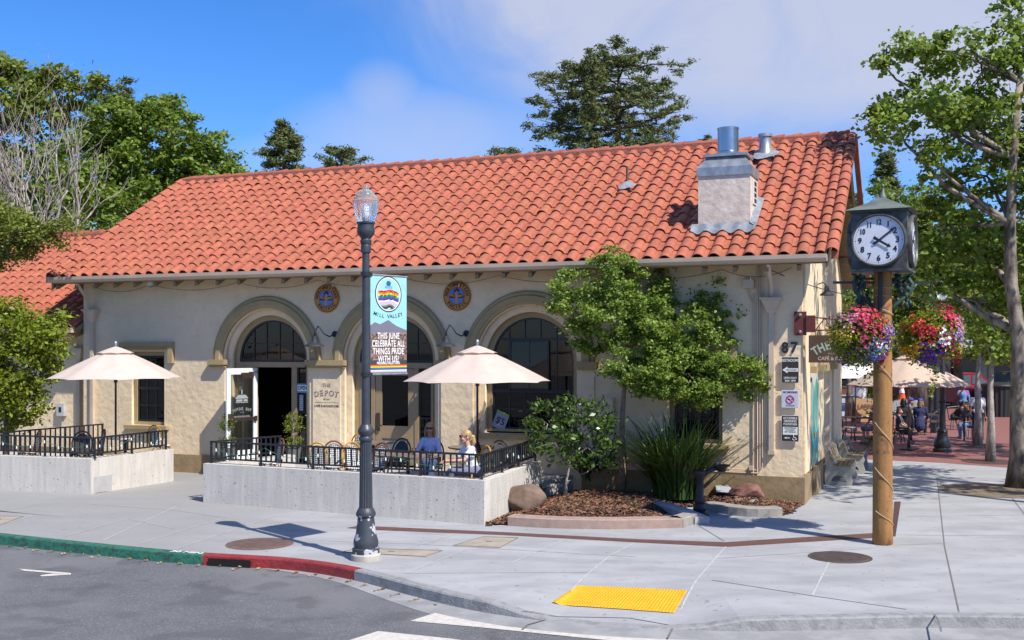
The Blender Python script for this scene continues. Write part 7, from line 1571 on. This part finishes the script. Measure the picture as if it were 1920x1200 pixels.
# trees across the street, behind the photographer
BT=Vector((0,-24,0)); first=tree('street_tree','dense dark tree across the street, mirrored in the cafe windows',Vector((-30,-24,0)),[(0,0,6,4,3,3.5),(-2.5,0,4.5,3,2.5,2.5),(2.5,.5,5,3,2.5,3),(0,0,9,3,2.5,2.2)],[(0,0,0),(0,0,3),(.2,0,6),(.2,0,8)],Lbig,barkg,per=2.2,nl_=60,cr=.9,size=.4,seed=88,r0=.3,twigs=0,group='trees across the street')
for i in range(1,10): dup(first,(-30+i*7.5+random.uniform(-1,1),-24+random.uniform(-2,2),0),random.uniform(0,6))
# stair rail
p=G(1590,785); o=T('stair_railing','black sloping handrail beside the shaded sitter','railing',p); mb=MB(); mb.tube([(-.1,0,.95),(.35,0,1.0),(.9,-.3,.75),(1.9,-.9,.25)],.03,6); mb.build('top_rail',blackm,o,True)
for x,y,h in ((-.1,0,.95),(.35,0,1.0),(.9,-.3,.75),(1.5,-.66,.45)): mb=MB(); mb.tube([(x,y,0),(x,y,h)],.025,6); mb.build('post',blackm,o)
# vehicles
def vehicle(name,label,loc,rz,col,L=4.6,W_=1.85,H_=1.75,cat='car'):
    o=T(name,label,cat,loc,rz); body=flat('car_paint_%d'%(int(col[0]*1000)),col,.3)
    prof=[(-L/2,.35),(-L/2,.95),(-L/2+.15,1.05),(-L/2+.5,H_-.05),(-L/2+.8,H_),(.5,H_),(1.05,1.1),(L/2-.15,.95),(L/2,.75),(L/2,.35)]
    mb=MB(); mb.prism(prof,-W_/2,W_/2,f=lambda a,b_,y:(a,y,b_)); mb.build('body',body,o)
    mb=MB(); 
    for s in (-1,1): mb.prism([(-L/2+.6,1.1),(-L/2+.78,H_-.12),(-.1,H_-.12),(-.1,1.1)],s*W_/2,s*(W_/2+.01),f=lambda a,b_,y:(a,y,b_)); mb.prism([(.0,1.1),(.0,H_-.12),(.42,H_-.12),(.9,1.1)],s*W_/2,s*(W_/2+.01),f=lambda a,b_,y:(a,y,b_))
    mb.prism([(.54,H_-.05),(.565,H_-.04),(1.06,1.15),(1.03,1.12)],-W_/2+.1,W_/2-.1,f=lambda a,b_,y:(a,y,b_)); mb.build('window',flat('car_glass',(.10,.14,.17),.08),o)
    for x in (-L/2+.85,L/2-.85):
        for s in (-1,1):
            q=MB(); q.lathe([(.34,-.11),(.34,.11)],(x,s*(W_/2-.09),.34),20,ax=Matrix.Rotation(R(90),4,'X')); wh=q.build('wheel',flat('tyre',(.02,.02,.02),.8),o); q=MB(); q.lathe([(.2,.112),(.18,.125)],(x,s*(W_/2-.09)-.0,.34),14,ax=Matrix.Rotation(R(90*s),4,'X')); q.build('rim',zinc,wh)
    for y in (-.65,.65): mb=MB(); mb.box(L/2-.02,L/2+.02,y-.18,y+.18,.62,.78); mb.build('headlight',flat('lens',(.6,.6,.6),.1),o)
vehicle('parked_car','dark blue parked car behind the trash can at the far right',(GY(1905,740,56).x,56,0),R(185),(.02,.03,.05),H_=1.9)
vehicle('parked_van','long dark red vehicle in shade behind the plaza lamps',(GY(1745,740,57).x,57,0),R(0),(.20,.012,.012),L=6.5,H_=2.3,cat='van')
vehicle('parked_car','red parked car behind the man in the tie-dye shirt',(GY(1810,740,62).x,62,0),R(0),(.28,.015,.02),H_=1.7)
# storefronts across the far street
def store(label,x0,x1,Y,h,col,wins,roofc):
    p=Vector((x0,Y,0)); o=T('storefront_building',label,'building',p); mb=MB(); mb.box(0,x1-x0,0,8,0,h); mb.build('wall',mat('store_wall_%d'%int(Y*10+x0),col,.9,bump=.3),o); mb=MB(); mb.box(-.2,x1-x0+.2,-.25,8.2,h,h+.35); mb.build('roof',flat('store_roof_%d'%int(Y*10),roofc,.8),o)
    n=wins; W_=(x1-x0)/n
    for i in range(n):
        mb=MB(); mb.box(i*W_+.25,(i+1)*W_-.25,-.06,-.003,.5,2.7); q=mb.build('window',flat('shop_frame',(.10,.09,.08),.6),o); mb=MB(); mb.box(i*W_+.35,(i+1)*W_-.35,-.08,-.061,.6,2.6); mb.build('pane',flat('dark_glass',(.02,.022,.025),.08),q)
    mb=MB(); mb.prism([(0,3.1),(0,2.85),(-1.2,2.75),(-1.2,2.8)],.2,x1-x0-.2,f=lambda a,b_,c:(c,a,b_)); mb.build('awning',flat('awning_%d'%int(Y*10),(.10,.02,.02),.8),o)
store('dark red brick storefront behind the plaza umbrellas',16,27,72,6.5,(.17,.05,.035),5,(.2,.18,.16)); store('grey storefront at the far right behind the parked cars',27.4,42,74,7,(.20,.19,.17),6,(.15,.15,.15))
store('long low building behind the trees at the far left',-60,-24,66,6,(.28,.24,.19),9,(.15,.12,.1))
